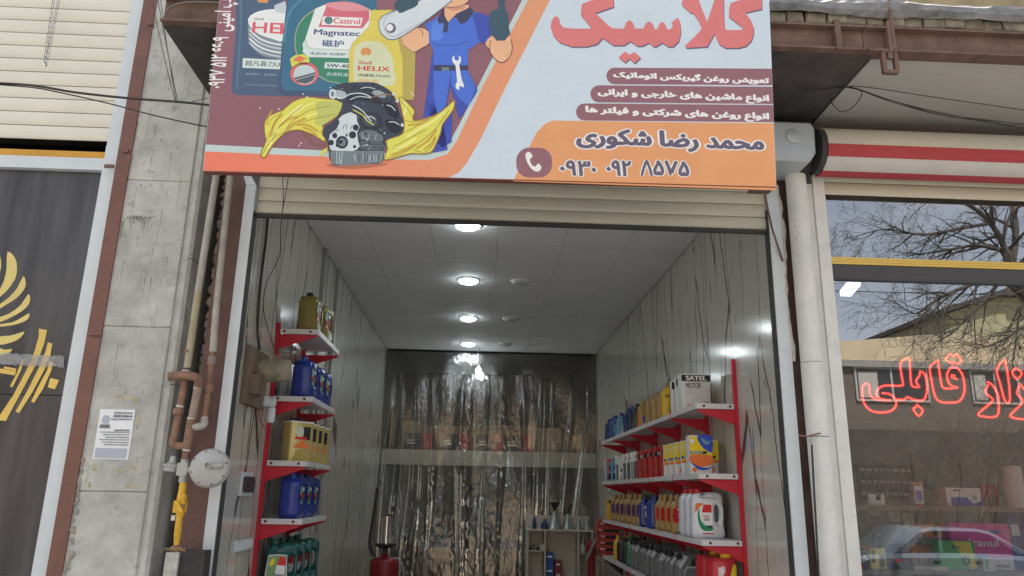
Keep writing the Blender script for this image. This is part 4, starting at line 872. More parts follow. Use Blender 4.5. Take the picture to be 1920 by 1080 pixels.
stx('blue_jug_print', '壳牌喜力全合成润滑油', 380+425/5.333, 380+740/5.333, 838/5.333, 868/5.333, flat(150, 168, 186), 8)
# ---- teal jug
sp('teal_jug_print', C1((850,-700),(838,60),(790,480),(765,850),(765,920),(800,960),(1560,970),(1740,960),(1740,-700)), tealD, 8)
sp('teal_jug_print', C1((860,-700),(850,60),(805,480),(785,850),(820,905),(1560,920),(1740,915),(1740,-700)), teal, 9)
st('teal_jug_print', C1((815,430),(835,250),(880,110),(960,20),(1060,-60)), 4, teal2, 10)
sp('teal_jug_print', C1((920,380),(960,240),(1060,130),(1240,40),(1420,15),(1560,40),(1700,110),(1740,140),(1740,840),(1350,835),(1200,790),(1060,700),(940,560)), flat(172, 176, 140), 10, 2)
sp('teal_jug_print', C1((928,380),(968,245),(1066,138),(1244,48),(1420,23),(1560,48),(1700,118),(1740,150),(1740,832),(1350,827),(1200,780),(1066,690),(948,550)), flat(64, 132, 108), 11, 2)
sp('teal_jug_print', C1((1125,90),(1240,40),(1420,20),(1560,45),(1700,115),(1740,150),(1740,590),(1060,570),(1000,520),(1030,380)), silL, 12)
sp('teal_jug_print', C1((1000,440),(1030,390),(1080,480),(1460,500),(1740,500),(1740,590),(1060,572),(1010,530)), flat(206, 220, 218), 13)
st('teal_jug_print', C1((1030,390),(1040,450),(1090,488),(1460,498),(1600,498)), .9, flat(172, 160, 110), 14)
sp('teal_jug_print', C1((1160,270),(1250,30),(1420,12),(1560,40),(1665,100),(1665,200),(1600,285)), flat(206, 110, 122), 13)
sp('teal_jug_print', C1((1230,60),(1260,30),(1420,20),(1560,46),(1660,105),(1400,110)), flat(218, 150, 156), 14, 2)
sp('teal_jug_print', C1((1205,165),(1602,180),(1580,262),(1188,250)), flat(232, 236, 236), 14)
sp('teal_jug_print', [c1(1260+42*math.cos(a), 206+38*math.sin(a)) for a in [i*.3927 for i in range(16)]], flat(90, 130, 130), 15)
stx('teal_jug_print', 'Castrol', 380+1312/5.333, 380+1572/5.333, 180/5.333, 246/5.333, flat(206, 80, 96), 16, .008)
stx('teal_jug_print', 'Magnatec', 380+1118/5.333, 380+1570/5.333, 292/5.333, 382/5.333, flat(58, 80, 122), 15, .006)
stx('teal_jug_print', '磁护', 380+1198/5.333, 380+1408/5.333, 398/5.333, 474/5.333, flat(58, 90, 132), 15, .012)
stx('teal_jug_print', '未启动 先保护', 380+1072/5.333, 380+1432/5.333, 520/5.333, 560/5.333, flat(60, 80, 90), 15, .003)
sp('teal_jug_print', C1((1226,622),(1480,632),(1470,696),(1215,684)), flat(206, 220, 218), 14)
stx('teal_jug_print', '5W-40', 380+1245/5.333, 380+1462/5.333, 638/5.333, 682/5.333, flat(50, 60, 70), 16, .008)
stx('teal_jug_print', '合成机油', 380+1240/5.333, 380+1450/5.333, 722/5.333, 766/5.333, flat(206, 220, 218), 15, .003)
sp('teal_jug_print', C1((875,590),(920,555),(1010,542),(1062,570),(1070,640),(890,670)), flat(208, 206, 90), 15)
sp('teal_jug_print', C1((900,600),(965,560),(1040,585),(970,625)), flat(214, 120, 90), 16)
sp('teal_jug_print', [c1(1018+142*math.cos(a), 740+118*math.sin(a)) for a in [i*.2618 for i in range(24)]], flat(214, 104, 110), 15)
sp('teal_jug_print', [c1(1020+112*math.cos(a), 748+98*math.sin(a)) for a in [i*.2618 for i in range(24)]], flat(190, 204, 206), 16)
sp('teal_jug_print', C1((912,782),(1128,722),(1130,760),(1100,810),(1030,840),(950,826)), flat(88, 98, 110), 17)
st('teal_jug_print', C1((930,800),(1130,745)), 1.6, silL, 18)
# ---- yellow bottle
yel, yelL, yelD = flat(214, 200, 96), flat(226, 224, 150), flat(178, 164, 88)
sp('yellow_bottle_print', C1((1460,900),(1465,520),(1500,430),(1600,330),(1670,250),(1675,200),(1680,105),(1890,100),(1960,110),(1966,250),(2020,330),(2090,420),(2130,480),(2120,900),(2110,1000),(1460,1000)), yelD, 19)
sp('yellow_bottle_print', C1((1462,900),(1468,520),(1505,430),(1605,330),(1672,250),(1677,200),(1682,105),(1880,100),(1940,200),(1960,420),(2000,600),(2000,1000),(1462,1000)), yel, 20)
sp('yellow_bottle_print', C1((1510,820),(1512,520),(1560,440),(1640,415),(1760,420),(1840,480),(1900,590),(1912,700),(1908,860),(1510,840)), flat(206, 212, 176), 21, 2)
st('yellow_bottle_print', C1((1688,196),(1870,196)), .8, yelD, 21)
sp('yellow_bottle_print', [c1(1634+52*math.cos(a), 520-42*math.sin(a)) for a in [R(-50+280*i/14) for i in range(15)]], flat(214, 140, 84), 22)
for k in range(5): st('yellow_bottle_print', C1((1634,556),(1634+40*math.cos(R(30+30*k)), 520-38*math.sin(R(30+30*k)))), .6, flat(230, 206, 140), 23)
stx('yellow_bottle_print', 'Shell', 380+1562/5.333, 380+1690/5.333, 610/5.333, 648/5.333, flat(176, 84, 84), 22, .01)
stx('yellow_bottle_print', 'HELIX', 380+1558/5.333, 380+1868/5.333, 660/5.333, 718/5.333, flat(192, 70, 80), 22, .01)
stx('yellow_bottle_print', '壳牌喜力HX5', 380+1556/5.333, 380+1874/5.333, 738/5.333, 780/5.333, flat(50, 70, 64), 22, .004)
stx('yellow_bottle_print', '10W-40', 380+1556/5.333, 380+1750/5.333, 790/5.333, 826/5.333, flat(216, 160, 84), 22, .006)
# ---- mechanic in blue overalls
c2 = lambda x, y_: (680+x/5.333, y_/5.333)
def C2(*pts): return [c2(*p) for p in pts]
blu, bluD, bluL, skin, skinD, blk, glo, gloL = flat(76, 112, 206), flat(66, 82, 172), flat(92, 132, 218), flat(226, 178, 140), flat(206, 146, 118), flat(64, 66, 92), flat(62, 88, 104), flat(80, 108, 122)
lnd = flat(84, 62, 84)
sp('mechanic_print', C2((705,480),(1060,480),(1050,700),(1150,900),(1120,960),(1000,1150),(900,1240),(960,1180),(880,860),(870,900),(800,1200),(850,1500),(640,1540),(600,1230)), bluD, 19, 1)
sp('mechanic_print', C2((708,700),(880,705),(860,860),(830,1060),(760,1180),(730,1080),(708,940)), blu, 20)
sp('mechanic_print', C2((880,705),(1050,700),(1130,880),(1060,1060),(960,980),(890,860)), blu, 20)
sp('mechanic_print', C2((660,1040),(900,1040),(890,1420),(800,1480),(700,1380)), bluD, 19)
sp('mechanic_print', C2((380,390),(440,300),(560,280),(660,320),(660,440),(600,480),(520,525),(460,500),(400,450)), skin, 20, 2)
st('mechanic_print', C2((385,390),(410,450),(470,500),(520,522),(600,480),(668,440)), 1.1, lnd, 21); st('mechanic_print', C2((565,290),(600,330),(595,370)), 1.2, lnd, 21)
sp('mechanic_print', C2((620,250),(720,190),(820,120),(1080,110),(1150,130),(1250,160),(1290,260),(1270,370),(1215,440),(1170,420),(1120,460),(1060,500),(1052,660),(710,650),(708,500),(665,430),(660,320)), blu, 22)
sp('mechanic_print', C2((1100,130),(1250,160),(1290,260),(1270,370),(1215,440),(1150,380),(1130,260)), bluD, 23, 2)
st('mechanic_print', C2((690,430),(800,455),(950,450),(1080,400)), 1.6, bluD, 23); sp('mechanic_print', C2((700,230),(800,200),(800,380),(690,400)), bluL, 23, 2)
sp('mechanic_print', C2((820,60),(1060,50),(1060,90),(930,160),(855,225),(815,150)), skin, 23)
sp('mechanic_print', C2((820,80),(1040,60),(1000,100),(900,110)), skinD, 24)
sp('mechanic_print', C2((775,-160),(770,40),(830,70),(930,72),(1010,50),(1060,10),(1064,-160)), skin, 25)
st('mechanic_print', C2((772,-60),(772,42),(830,72),(930,74),(1010,50),(1062,8),(1066,-60)), 1.2, lnd, 26); st('mechanic_print', C2((860,20),(890,28),(920,22)), .8, skinD, 26)
sp('mechanic_print', C2((850,-30),(920,-30),(910,8),(860,4)), flat(232,236,238), 26)
sp('mechanic_print', C2((815,85),(820,160),(855,225),(850,320),(800,328),(815,230),(760,240),(750,190)), blk, 25)
sp('mechanic_print', C2((855,225),(940,140),(1070,75),(1110,110),(1090,160),(1040,220),(980,245),(930,170)), blk, 25)
sp('mechanic_print', C2((712,655),(1054,655),(1052,705),(712,712)), blk, 24); sp('mechanic_print', C2((790,675),(865,675),(862,710),(792,710)), flat(110,130,130), 25)
sp('mechanic_print', C2((1225,440),(1290,360),(1400,400),(1470,360),(1495,470),(1480,560),(1400,625),(1330,600),(1280,540),(1270,490)), skin, 24, 2)
st('mechanic_print', C2((1280,400),(1270,490),(1290,550),(1340,605),(1400,625),(1470,570),(1495,480),(1480,390)), 1.3, lnd, 25); st('mechanic_print', C2((1450,530),(1430,590)), 1, lnd, 25)
sp('mechanic_print', C2((1270,130),(1330,95),(1360,90),(1350,-40),(1420,-60),(1420,95),(1450,140),(1460,270),(1475,340),(1420,410),(1340,410),(1290,350),(1262,260)), glo, 26)
for k in range(4): st('mechanic_print', C2((1275,150+k*45),(1330,145+k*45),(1370,160+k*45)), .8, gloL, 27)
# big spanner on the shoulder, glove, belt spanner
sil2 = flat(206, 214, 220); silo = flat(92, 104, 116)
sp('mechanic_print', C2((160,210),(200,160),(280,120),(560,10),(900,-160),(1100,-160),(800,90),(620,230),(400,370),(320,405),(250,400),(190,350),(160,290)), silo, 27, 1)
sp('mechanic_print', C2((168,212),(206,166),(284,128),(562,18),(900,-150),(1080,-150),(790,86),(612,222),(396,362),(318,396),(254,392),(198,345),(168,288)), sil2, 28)
st('mechanic_print', C2((640,-40),(300,130),(225,190),(215,280),(260,350),(330,365),(420,320),(780,120)), .8, silo, 29)
sp('mechanic_print', [c2(282+52*math.cos(a), 284+52*math.sin(a)) for a in [i*.3927 for i in range(16)]], silo, 30); sp('mechanic_print', [c2(272+34*math.cos(a), 280+36*math.sin(a)) for a in [i*.3927 for i in range(16)]], flat(232,236,238), 31)
sp('mechanic_print', C2((320,60),(340,10),(430,-40),(550,-40),(552,50),(500,85),(440,110),(370,135)), glo, 30, 2)
sp('mechanic_print', C2((930,660),(900,620),(895,580),(915,555),(920,600),(945,612),(965,595),(958,555),(985,580),(982,620),(965,650),(990,800),(1012,850),(1010,880),(985,865),(965,868),(968,905),(935,890),(928,850),(945,820)), silL, 27)
# ---- engine with oil splash
oilY, oilG, oilD = flat(214, 212, 92), flat(186, 192, 104), flat(150, 110, 72)
c3 = lambda x, y_: (380+x/5.333, 160+y_/5.333)
c4 = lambda x, y_: (700+x/5.333, 160+y_/5.333)
def C3(*p): return [c3(*q) for q in p]
def C4(*p): return [c4(*q) for q in p]
sp('oil_splash_print', C3((620,500),(612,400),(640,320),(740,270),(800,240),(900,160),(1040,115),(1180,130),(1430,155),(1520,240),(1700,400),(1640,380),(1500,260),(1400,280),(1300,350),(1200,410),(1240,580),(1140,520),(1020,470),(940,455),(820,490),(720,590),(660,680),(620,735),(580,710),(590,650),(630,560)), oilD, 19, 2)
sp('oil_splash_print', C3((630,500),(622,400),(650,328),(745,278),(805,250),(905,170),(1040,124),(1180,138),(1425,164),(1510,244),(1400,272),(1295,342),(1195,402),(1225,560),(1140,508),(1020,456),(940,442),(815,478),(710,580),(650,670),(618,722),(592,700),(602,650),(640,560)), oilY, 20, 2)
oilH, oilA = flat(230, 226, 140), flat(196, 164, 70)
for p in (((700,560),(760,420),(860,300),(1000,190)), ((900,300),(1010,220),(1110,180)), ((1020,330),(1100,290),(1180,280)), ((660,640),(700,540),(740,470))): st('oil_splash_print', C3(*p), 4.2, oilH, 20.4)
for p in (((760,420),(860,340),(960,320)), ((680,520),(720,380),(800,290)), ((940,400),(1050,400),(1160,470)), ((840,440),(920,380),(1040,330)), ((1150,520),(1080,450),(1000,420))): st('oil_splash_print', C3(*p), 5, oilA, 20.6)
sp('oil_splash_print', C3((1130,200),(1180,160),(1420,170),(1500,240),(1400,272),(1295,342),(1195,402),(1120,380),(1150,290)), oilG, 21, 2)
for p in (((640,560),(700,420),(790,270),(900,170)), ((815,470),(900,360),(1080,250),(1300,205)), ((740,450),(850,330),(1000,210)), ((600,700),(650,600),(740,510),(900,440)), ((1000,470),(1080,560),(1240,610)), ((830,460),(1000,370),(1340,285)), ((660,400),(690,340),(760,290)), ((1020,480),(1120,600),(1250,600))): st('oil_splash_print', C3(*p), 1.1, oilD, 22)
sp('oil_splash_print', C4((100,750),(140,640),(120,560),(200,520),(290,480),(300,340),(250,130),(310,140),(400,230),(420,270),(400,350),(480,340),(600,300),(700,240),(800,150),(825,160),(800,260),(700,390),(680,480),(630,600),(580,680),(460,695),(380,690),(200,740)), oilD, 31, 2)
sp('oil_splash_print', C4((112,738),(150,640),(132,562),(205,530),(300,488),(312,350),(262,140),(308,150),(390,236),(408,272),(392,356),(480,352),(604,312),(705,252),(795,168),(810,176),(788,256),(690,386),(668,478),(618,592),(572,668),(460,684),(380,678),(200,726)), oilY, 32, 2)
for p in (((330,520),(460,440),(600,360),(720,260)), ((200,660),(320,600),(430,530)), ((300,300),(330,220),(300,170))): st('oil_splash_print', C4(*p), 5, oilH, 32.3)
for p in (((420,640),(540,560),(640,440)), ((180,700),(320,650),(420,590)), ((340,400),(460,390),(560,340)), ((500,650),(580,590),(620,520))): st('oil_splash_print', C4(*p), 5, oilA, 32.5)
for p in (((1215,420),(1190,470),(1215,520)), ((700,250),(660,320),(640,400))): st('oil_splash_print', C3(*p), 3, oilA, 21)
for p in (((130,730),(300,680),(480,560),(620,440),(760,250)), ((310,350),(420,370),(600,320),(780,180)), ((290,480),(400,430),(470,380)), ((400,650),(520,670),(600,590),(620,500)), ((200,620),(420,500),(540,440)), ((270,150),(360,260),(400,340)), ((180,640),(330,640))): st('oil_splash_print', C4(*p), 1.3, oilD, 33)
sp('oil_splash_print', C3((1165,700),(1200,650),(1250,620),(1245,660),(1180,712)), oilY, 21)
for (x, y_) in ((575+0,230),(765,238),(1046,116),(968,606),(1005,90),(2090,80),(2110,100),(985,580)): sp('oil_splash_print', [c3(x+9*math.cos(a), y_+9*math.sin(a)) for a in [i*.785 for i in range(8)]], flat(222, 206, 190), 20)
eD, eM, eL, eB = flat(62, 68, 82), flat(116, 128, 136), flat(202, 212, 216), flat(46, 50, 62)
sp('engine_print', C3((1200,500),(1215,420),(1290,380),(1340,320),(1400,180),(1260,130),(1270,70),(1320,20),(1400,-20),(1600,-30),(1740,-20),(1880,60),(1930,140),(1960,250),(2000,350),(2010,440),(1960,500),(1850,560),(1810,650),(1800,770),(1650,790),(1400,805),(1290,790),(1260,660),(1250,560)), eD, 24, 2)
sp('engine_print', C3((1275,660),(1810,655),(1795,770),(1640,790),(1380,805),(1285,785)), eM, 25)
sp('engine_print', C3((1275,640),(1260,560),(1275,490),(1340,440),(1370,380),(1360,340),(1400,300),(1480,270),(1540,300),(1545,360),(1570,420),(1545,480),(1555,560),(1580,630),(1500,660),(1300,655)), eL, 26)
for (x, y_, r_, mat) in ((1395,572,62,eB),(1395,572,40,eM),(1380,568,20,eB),(1500,498,36,eB),(1532,425,30,eB),(1322,505,26,eB),(1285,575,28,eB),(1440,500,16,eM),(1345,605,14,eB),(1520,615,16,eB),(1565,632,13,eB)): sp('engine_print', [c3(x+r_*math.cos(a), y_+r_*1.05*math.sin(a)) for a in [i*.5236 for i in range(12)]], mat, 27+(mat is eM)+2*(r_ == 20))
for p in (((1405,440),(1420,390)), ((1440,440),(1445,390)), ((1360,440),(1330,470)), ((1480,440),(1500,400))): st('engine_print', C3(*p), 2.4, eB, 28)
for p in (((1340,660),(1345,790)), ((1400,655),(1385,790)), ((1370,660),(1372,790)), ((1520,690),(1530,760))): st('engine_print', C3(*p), 2.2, eL, 28)
rs = random.Random(3)
def inside(x, y_): return ((x-1640)/330)**2+((y_-270)/300)**2 < .86 and not (1250 < x < 1590 and y_ > 255)
for i in range(110):
    x = rs.uniform(1290, 1960); y_ = rs.uniform(-10, 560)
    if not inside(x, y_): continue
    a = rs.uniform(0, 6.28); r_ = rs.uniform(12, 60); sp_ = rs.uniform(.5, 1.6)
    pts = [(x+r_*math.cos(a+sp_*k/3), y_+r_*.8*math.sin(a+sp_*k/3)) for k in range(4)]
    st('engine_print', C3(*pts), rs.uniform(1.2, 4.5), rs.choice((eB, eB, flat(86, 100, 112), eM, flat(46, 50, 66), eL if i % 3 == 0 else eD)), 26+i*.02)
for i in range(46):
    x = rs.uniform(1600, 1830) if i % 2 else rs.uniform(1280, 1480); y_ = rs.uniform(480, 640) if i % 2 else rs.uniform(20, 110)
    s_ = rs.uniform(6, 18)
    sp('engine_print', [c3(x+s_*math.cos(a)*rs.uniform(.4,1.2), y_+s_*.8*math.sin(a)*rs.uniform(.4,1.2)) for a in [k*1.047 for k in range(6)]], rs.choice((eM, eL, eB, flat(150, 164, 170))), 28.5+i*.01)
for pts, mat, lay in (
  (((1270,60),(1300,40),(1340,60),(1330,130),(1290,140),(1265,110)), eL, 29), (((1330,80),(1400,60),(1440,90),(1420,130),(1350,140)), flat(168,180,184), 29), (((1285,70),(1310,60),(1315,110),(1290,115)), eM, 29.3),
  (((1440,120),(1560,85),(1700,100),(1780,150),(1790,200),(1700,170),(1560,150),(1470,180)), flat(44,48,60), 29), (((1560,20),(1650,0),(1740,20),(1760,70),(1660,60),(1580,60)), flat(52,58,70), 29),
  (((1690,70),(1760,50),(1830,90),(1820,130),(1740,110)), flat(150,160,164), 29.2), (((1800,180),(1880,170),(1950,240),(1960,330),(1900,330),(1840,270)), flat(40,44,56), 29), (((1830,350),(1930,340),(1995,390),(2000,440),(1930,480),(1850,440)), flat(40,44,56), 29),
  (((1560,300),(1640,270),(1760,290),(1800,380),(1760,450),(1640,440),(1580,390)), flat(50,55,66), 28.6), (((1600,320),(1680,300),(1740,330),(1740,400),(1660,410),(1610,380)), flat(74,82,92), 28.8),
  (((1570,470),(1690,450),(1790,500),(1800,560),(1700,560),(1590,540)), flat(104,116,122), 28.6), (((1590,560),(1800,575),(1800,640),(1590,640)), flat(84,94,102), 28.6)):
    sp('engine_print', C3(*pts), mat, lay, 2)
for k in range(9): st('engine_print', C3((1600+k*22, 470+k*6), (1596+k*22, 545)), 1.3, eL if k % 3 == 0 else eB, 28.9)
for k in range(5): st('engine_print', C3((1595, 575+k*14), (1795, 580+k*14)), 1., eB if k % 2 else eM, 28.9)
for p in (((1470,150),(1560,115),(1690,130)), ((1580,35),(1650,22),(1730,40)), ((1620,330),(1680,315),(1730,345)), ((1840,200),(1890,215),(1930,260)), ((1860,370),(1920,370),(1970,400))): st('engine_print', C3(*p), 2.4, flat(176, 188, 192), 29.6)
for (x, y_) in ((1935, 160), (1985, 400), (1900, 90)): sp('engine_print', C3((x, y_-20), (x+28, y_-10), (x+24, y_+18), (x-4, y_+12)), eL, 30)
for i in range(16): st('engine_print', C3((1560+i*15, 690+rs.uniform(-8,8)), (1556+i*15, 765)), rs.uniform(.8, 2.2), rs.choice((eD, eL, eB)), 28)
for p in (((1300,110),(1400,130),(1480,90),(1600,85),(1690,125)), ((1690,125),(1780,100),(1900,95)), ((1270,100),(1290,60),(1380,60)), ((1500,200),(1600,260),(1690,370))): st('engine_print', C3(*p), 2.2, oilD if p[0][0] == 1690 else eL, 30)
st('engine_print', C3((1500,245),(1600,300),(1650,360),(1715,400)), 2, oilY, 30)
sp('engine_print', C3((1250,805),(1500,835),(1800,800),(1820,780),(1300,790)), flat(176, 112, 92), 23, 2)
stx('printer_mark', 'ـ', 748, 778, 309, 313, flat(120, 90, 80), 6) if False else None
for nm, mb in GR.items(): mb.build(nm.split('#')[0], None, sgn)
# ================================================================== ceiling lamps
m_led = pm('led_diffuser', (.9, .9, .9), .4, var=0, emit=(.86, .97, 1.0), estr=36.)
m_off = pm('lamp_off', (.55, .55, .55), .5, var=0); m_rim = pm('lamp_rim', (.75, .75, .75), .35, var=0)
ordn = ['first', 'second', 'third', 'fourth', 'fifth', 'sixth', 'seventh', 'eighth', 'ninth', 'tenth', 'eleventh', 'twelfth']
def lamp(px, py, on, lab, grp):
    p = P(px, py, Z=CEIL); t = thing('ceiling_lamp', lab, 'lamp', (p.x, p.y, CEIL-.012), grp)
    MB().lathe([(.0885, -.001), (.0885, -.011), (.094, -.012), (.099, -.010), (.1, -.001)], (p.x, p.y, CEIL), (0,0,1), 28).build('rim', m_rim, t, smooth=40)
    MB().lathe([(.0, -.034), (.03, -.0335), (.06, -.030), (.08, -.022), (.087, -.012), (.087, -.002)], (p.x, p.y, CEIL), (0,0,1), 28).build('diffuser', m_led if on else m_off, t)
for k, (px, py) in enumerate(((877, 421), (878, 525), (878, 596), (878, 644))): lamp(px, py, True, 'lit round ceiling lamp, %s from the doorway' % ordn[k], 'lit ceiling lamps in a row')
for k, (px, py) in enumerate(((977, 527), (958, 597), (947, 645))): lamp(px, py, False, 'unlit round ceiling lamp, %s from the doorway' % ordn[k], 'unlit ceiling lamps')
p = P(897, 694, Y=10.2); t = thing('bulb', 'bare bright bulb hanging near the ceiling in front of the plastic curtain', 'bulb', p)
MB().lathe([(.0, -.05), (.03, -.04), (.042, -.012), (.035, .012), (.018, .03)], p, (0,0,1), 16).build('globe', pm('bulb_glow', (.9,.9,.9), .3, var=0, emit=(.86,.97,1), estr=16.), t, smooth=60)
MB().lathe([(.018, .031), (.02, .06), (.012, .075)], p, (0,0,1), 12).build('socket', m_off, t); MB().cyl((p.x, p.y, p.z+.075), (p.x, p.y, CEIL), .003, 5).build('cord', m_cab, t)

# ================================================================== plastic curtain
mp2 = bpy.data.materials.new('clear_plastic_sheet'); mp2.use_nodes = True; n = mp2.node_tree.nodes; l = mp2.node_tree.links.new; n.clear()
o = n.new('ShaderNodeOutputMaterial'); trn = n.new('ShaderNodeBsdfTransparent'); trn.inputs[0].default_value = (.86, .85, .83, 1)
gls = n.new('ShaderNodeBsdfGlossy'); gls.inputs['Roughness'].default_value = .12; gls.inputs['Color'].default_value = (1, .99, .97, 1)
dif = n.new('ShaderNodeBsdfDiffuse'); dif.inputs[0].default_value = (.4, .38, .35, 1)
fr = n.new('ShaderNodeFresnel'); fr.inputs[0].default_value = 1.65
ad = n.new('ShaderNodeMath'); ad.operation = 'ADD'; ad.inputs[1].default_value = .1; ad.use_clamp = True
m1 = n.new('ShaderNodeMixShader'); m2 = n.new('ShaderNodeMixShader'); m1.inputs[0].default_value = .03
tcx = n.new('ShaderNodeTexCoord'); mpx = n.new('ShaderNodeMapping'); mpx.inputs['Scale'].default_value = (1.6, 1, .8); zn = n.new('ShaderNodeTexNoise'); zn.inputs['Scale'].default_value = 14; zn.inputs['Detail'].default_value = 5; zn.inputs['Distortion'].default_value = 1.2
bpn = n.new('ShaderNodeBump'); bpn.inputs['Strength'].default_value = .12; bpn.inputs['Distance'].default_value = .05
l(tcx.outputs['Object'], mpx.inputs[0]); l(mpx.outputs[0], zn.inputs['Vector']); l(zn.outputs['Fac'], bpn.inputs['Height']); l(bpn.outputs[0], gls.inputs['Normal']); l(bpn.outputs[0], fr.inputs['Normal'])
l(fr.outputs[0], ad.inputs[0]); l(trn.outputs[0], m1.inputs[1]); l(dif.outputs[0], m1.inputs[2]); l(m1.outputs[0], m2.inputs[1]); l(gls.outputs[0], m2.inputs[2]); l(ad.outputs[0], m2.inputs[0]); l(m2.outputs[0], o.inputs[0])
NX, NZ = 330, 240; vs = []; fs = []; rp_ = random.Random(11)
from mathutils import noise
folds = [(rp_.uniform(-.95, .62), rp_.uniform(.015, .05), rp_.uniform(.03, .09)) for _ in range(13)]+[(rp_.uniform(.7, 1.5), rp_.uniform(.03, .06), rp_.uniform(.03, .06)) for _ in range(6)]+[(-1.25, .05, .05), (-1.1, .04, .04)]
for j in range(NZ+1):
    z = 3.44-(3.44-.25)*j/NZ; dn = (3.44-z)/3.2
    tilt = -.17*max(0., min(1., (2.15-z)/1.3))**1.2
    for i in range(NX+1):
        x = XL+.01+(XR-XL-.02)*i/NX; y_ = 10.46+tilt
        xx = x+.55*max(0, dn-.28)*max(0, (x-.45)/1.1)       # pulled aside towards the cabinet corner
        near = 0.
        for (fx, fa_, fw) in folds:
            q_ = 1-abs(xx+.03*math.sin(z*1.3+fx*5)-fx)/(fw*(1+.5*math.sin(z*1.7+fx*13)))
            if q_ > 0: y_ -= fa_*q_**1.3*min(1, max(0, .1+(dn-.15)*1.6)); near = max(near, q_)
        cen = math.exp(-((x+.15)/.75)**2); k_ = (.25+near)*(.25+cen)*min(1, max(.05, (dn-.12)*2.2))
        a_ = noise.noise(Vector((x*17, z*11, 4))); b__ = noise.noise(Vector((x*7+3, z*5, 9)))
        y_ += .03*noise.noise(Vector((x*3, z*1.6, 1)))*(.3+dn)+.013*(abs(a_)*1.6-.4)*k_+.026*(abs(b__)-.2)*k_
        vs.append((x, y_, z))
for j in range(NZ):
    for i in range(NX): a = j*(NX+1)+i; fs.append((a, a+1, a+NX+2, a+NX+1))
tag(MB().add(vs, fs).build('plastic_curtain', mp2, smooth=180), 'crinkled clear plastic sheet hanging across the back of the shop', 'curtain')
t = thing('storage_loft', 'pale beam and board of the storage loft behind the plastic curtain', 'loft', (.15, 10.9, 1.89))
MB().box(XL+.004, XR-.004, 10.55, 10.62, 1.9, 2.1).build('beam', pm('pale_beam', (.62, .58, .5), .6, var=.08), t)
MB().box(XL+.004, XR-.004, 10.621, 11.6, 2.06, 2.098).build('deck', m_bld, t)
cK, cR, cKr, cKy = pm('box_black', (.03,.03,.035), .5), pm('box_red', (.45,.05,.04), .5), pm('kraft_card', (.24,.14,.085), .8, var=.15), pm('pale_card', (.34,.26,.17), .8, var=.12)
for k, px in enumerate((757, 826, 893, 946)):
    a = P(px, 815, Y=10.66).x; t = thing('filter_box', 'black and red filter box, %s from the left on the loft' % ordn[k], 'box', (a+.22, 10.75, 2.1), 'black and red boxes on the loft')
    wd = min(.4, (P((826, 893, 946, 1005)[k], 815, Y=10.66).x-a)-.02)
    MB().box(a, a+wd, 10.66, 10.9, 2.1, 2.33).build('carton', cK, t)
    mb = MB(); mb.poly([(.58,0),(1,0),(1,1),(.58,1),(.7,.5)], lambda u, v: Vector((a+wd*u, 10.657, 2.103+.224*v)), cR); mb.poly([(.12,.36),(.4,.36),(.4,.44),(.12,.44)], lambda u, v: Vector((a+wd*u, 10.657, 2.103+.224*v)), m_rim); mb.poly([(.12,.54),(.36,.54),(.36,.62),(.12,.62)], lambda u, v: Vector((a+wd*u, 10.657, 2.103+.224*v)), m_rim); mb.build('print', None, t)
for k, (px0, px1, h, mt_, y0) in enumerate(((755, 790, .42, cKy, 10.95), (800, 900, .36, cKr, 10.95), (905, 990, .38, cKr, 10.95), (1006, 1052, .34, cKy, 10.7), (1060, 1112, .25, cKr, 10.66))):
    a, b_ = P(px0, 800, Y=y0).x, P(px1, 800, Y=y0).x; t = thing('carton', 'plain cardboard carton, %s from the left at the back of the loft' % ordn[k], 'box', ((a+b_)/2, y0+.15, 2.1))
    MB().box(a, min(b_, XR-.01), y0, y0+.3, 2.1, 2.1+h).build('box', mt_, t); MB().box((a+b_)/2-.03, (a+b_)/2+.03, y0-.002, y0+.3, 2.101+h*.0, 2.1+h+.002).build('tape', pm('parcel_tape', (.45,.33,.18), .3), t)
for k, (x, y0, w_, h) in enumerate(((-.75, 12.4, .5, .8), (-.1, 12.2, .6, .7))):
    t = thing('carton', 'tall brown carton, %s from the left on the storeroom floor' % ordn[k], 'box', (x, y0, 0)); MB().box(x-w_/2, x+w_/2, y0, y0+.4, .006, h).build('box', cKr, t); MB().box(x-.03, x+.03, y0-.003, y0+.4, .007, h+.002).build('tape', pm('parcel_tape', (.45,.33,.18), .3), t)

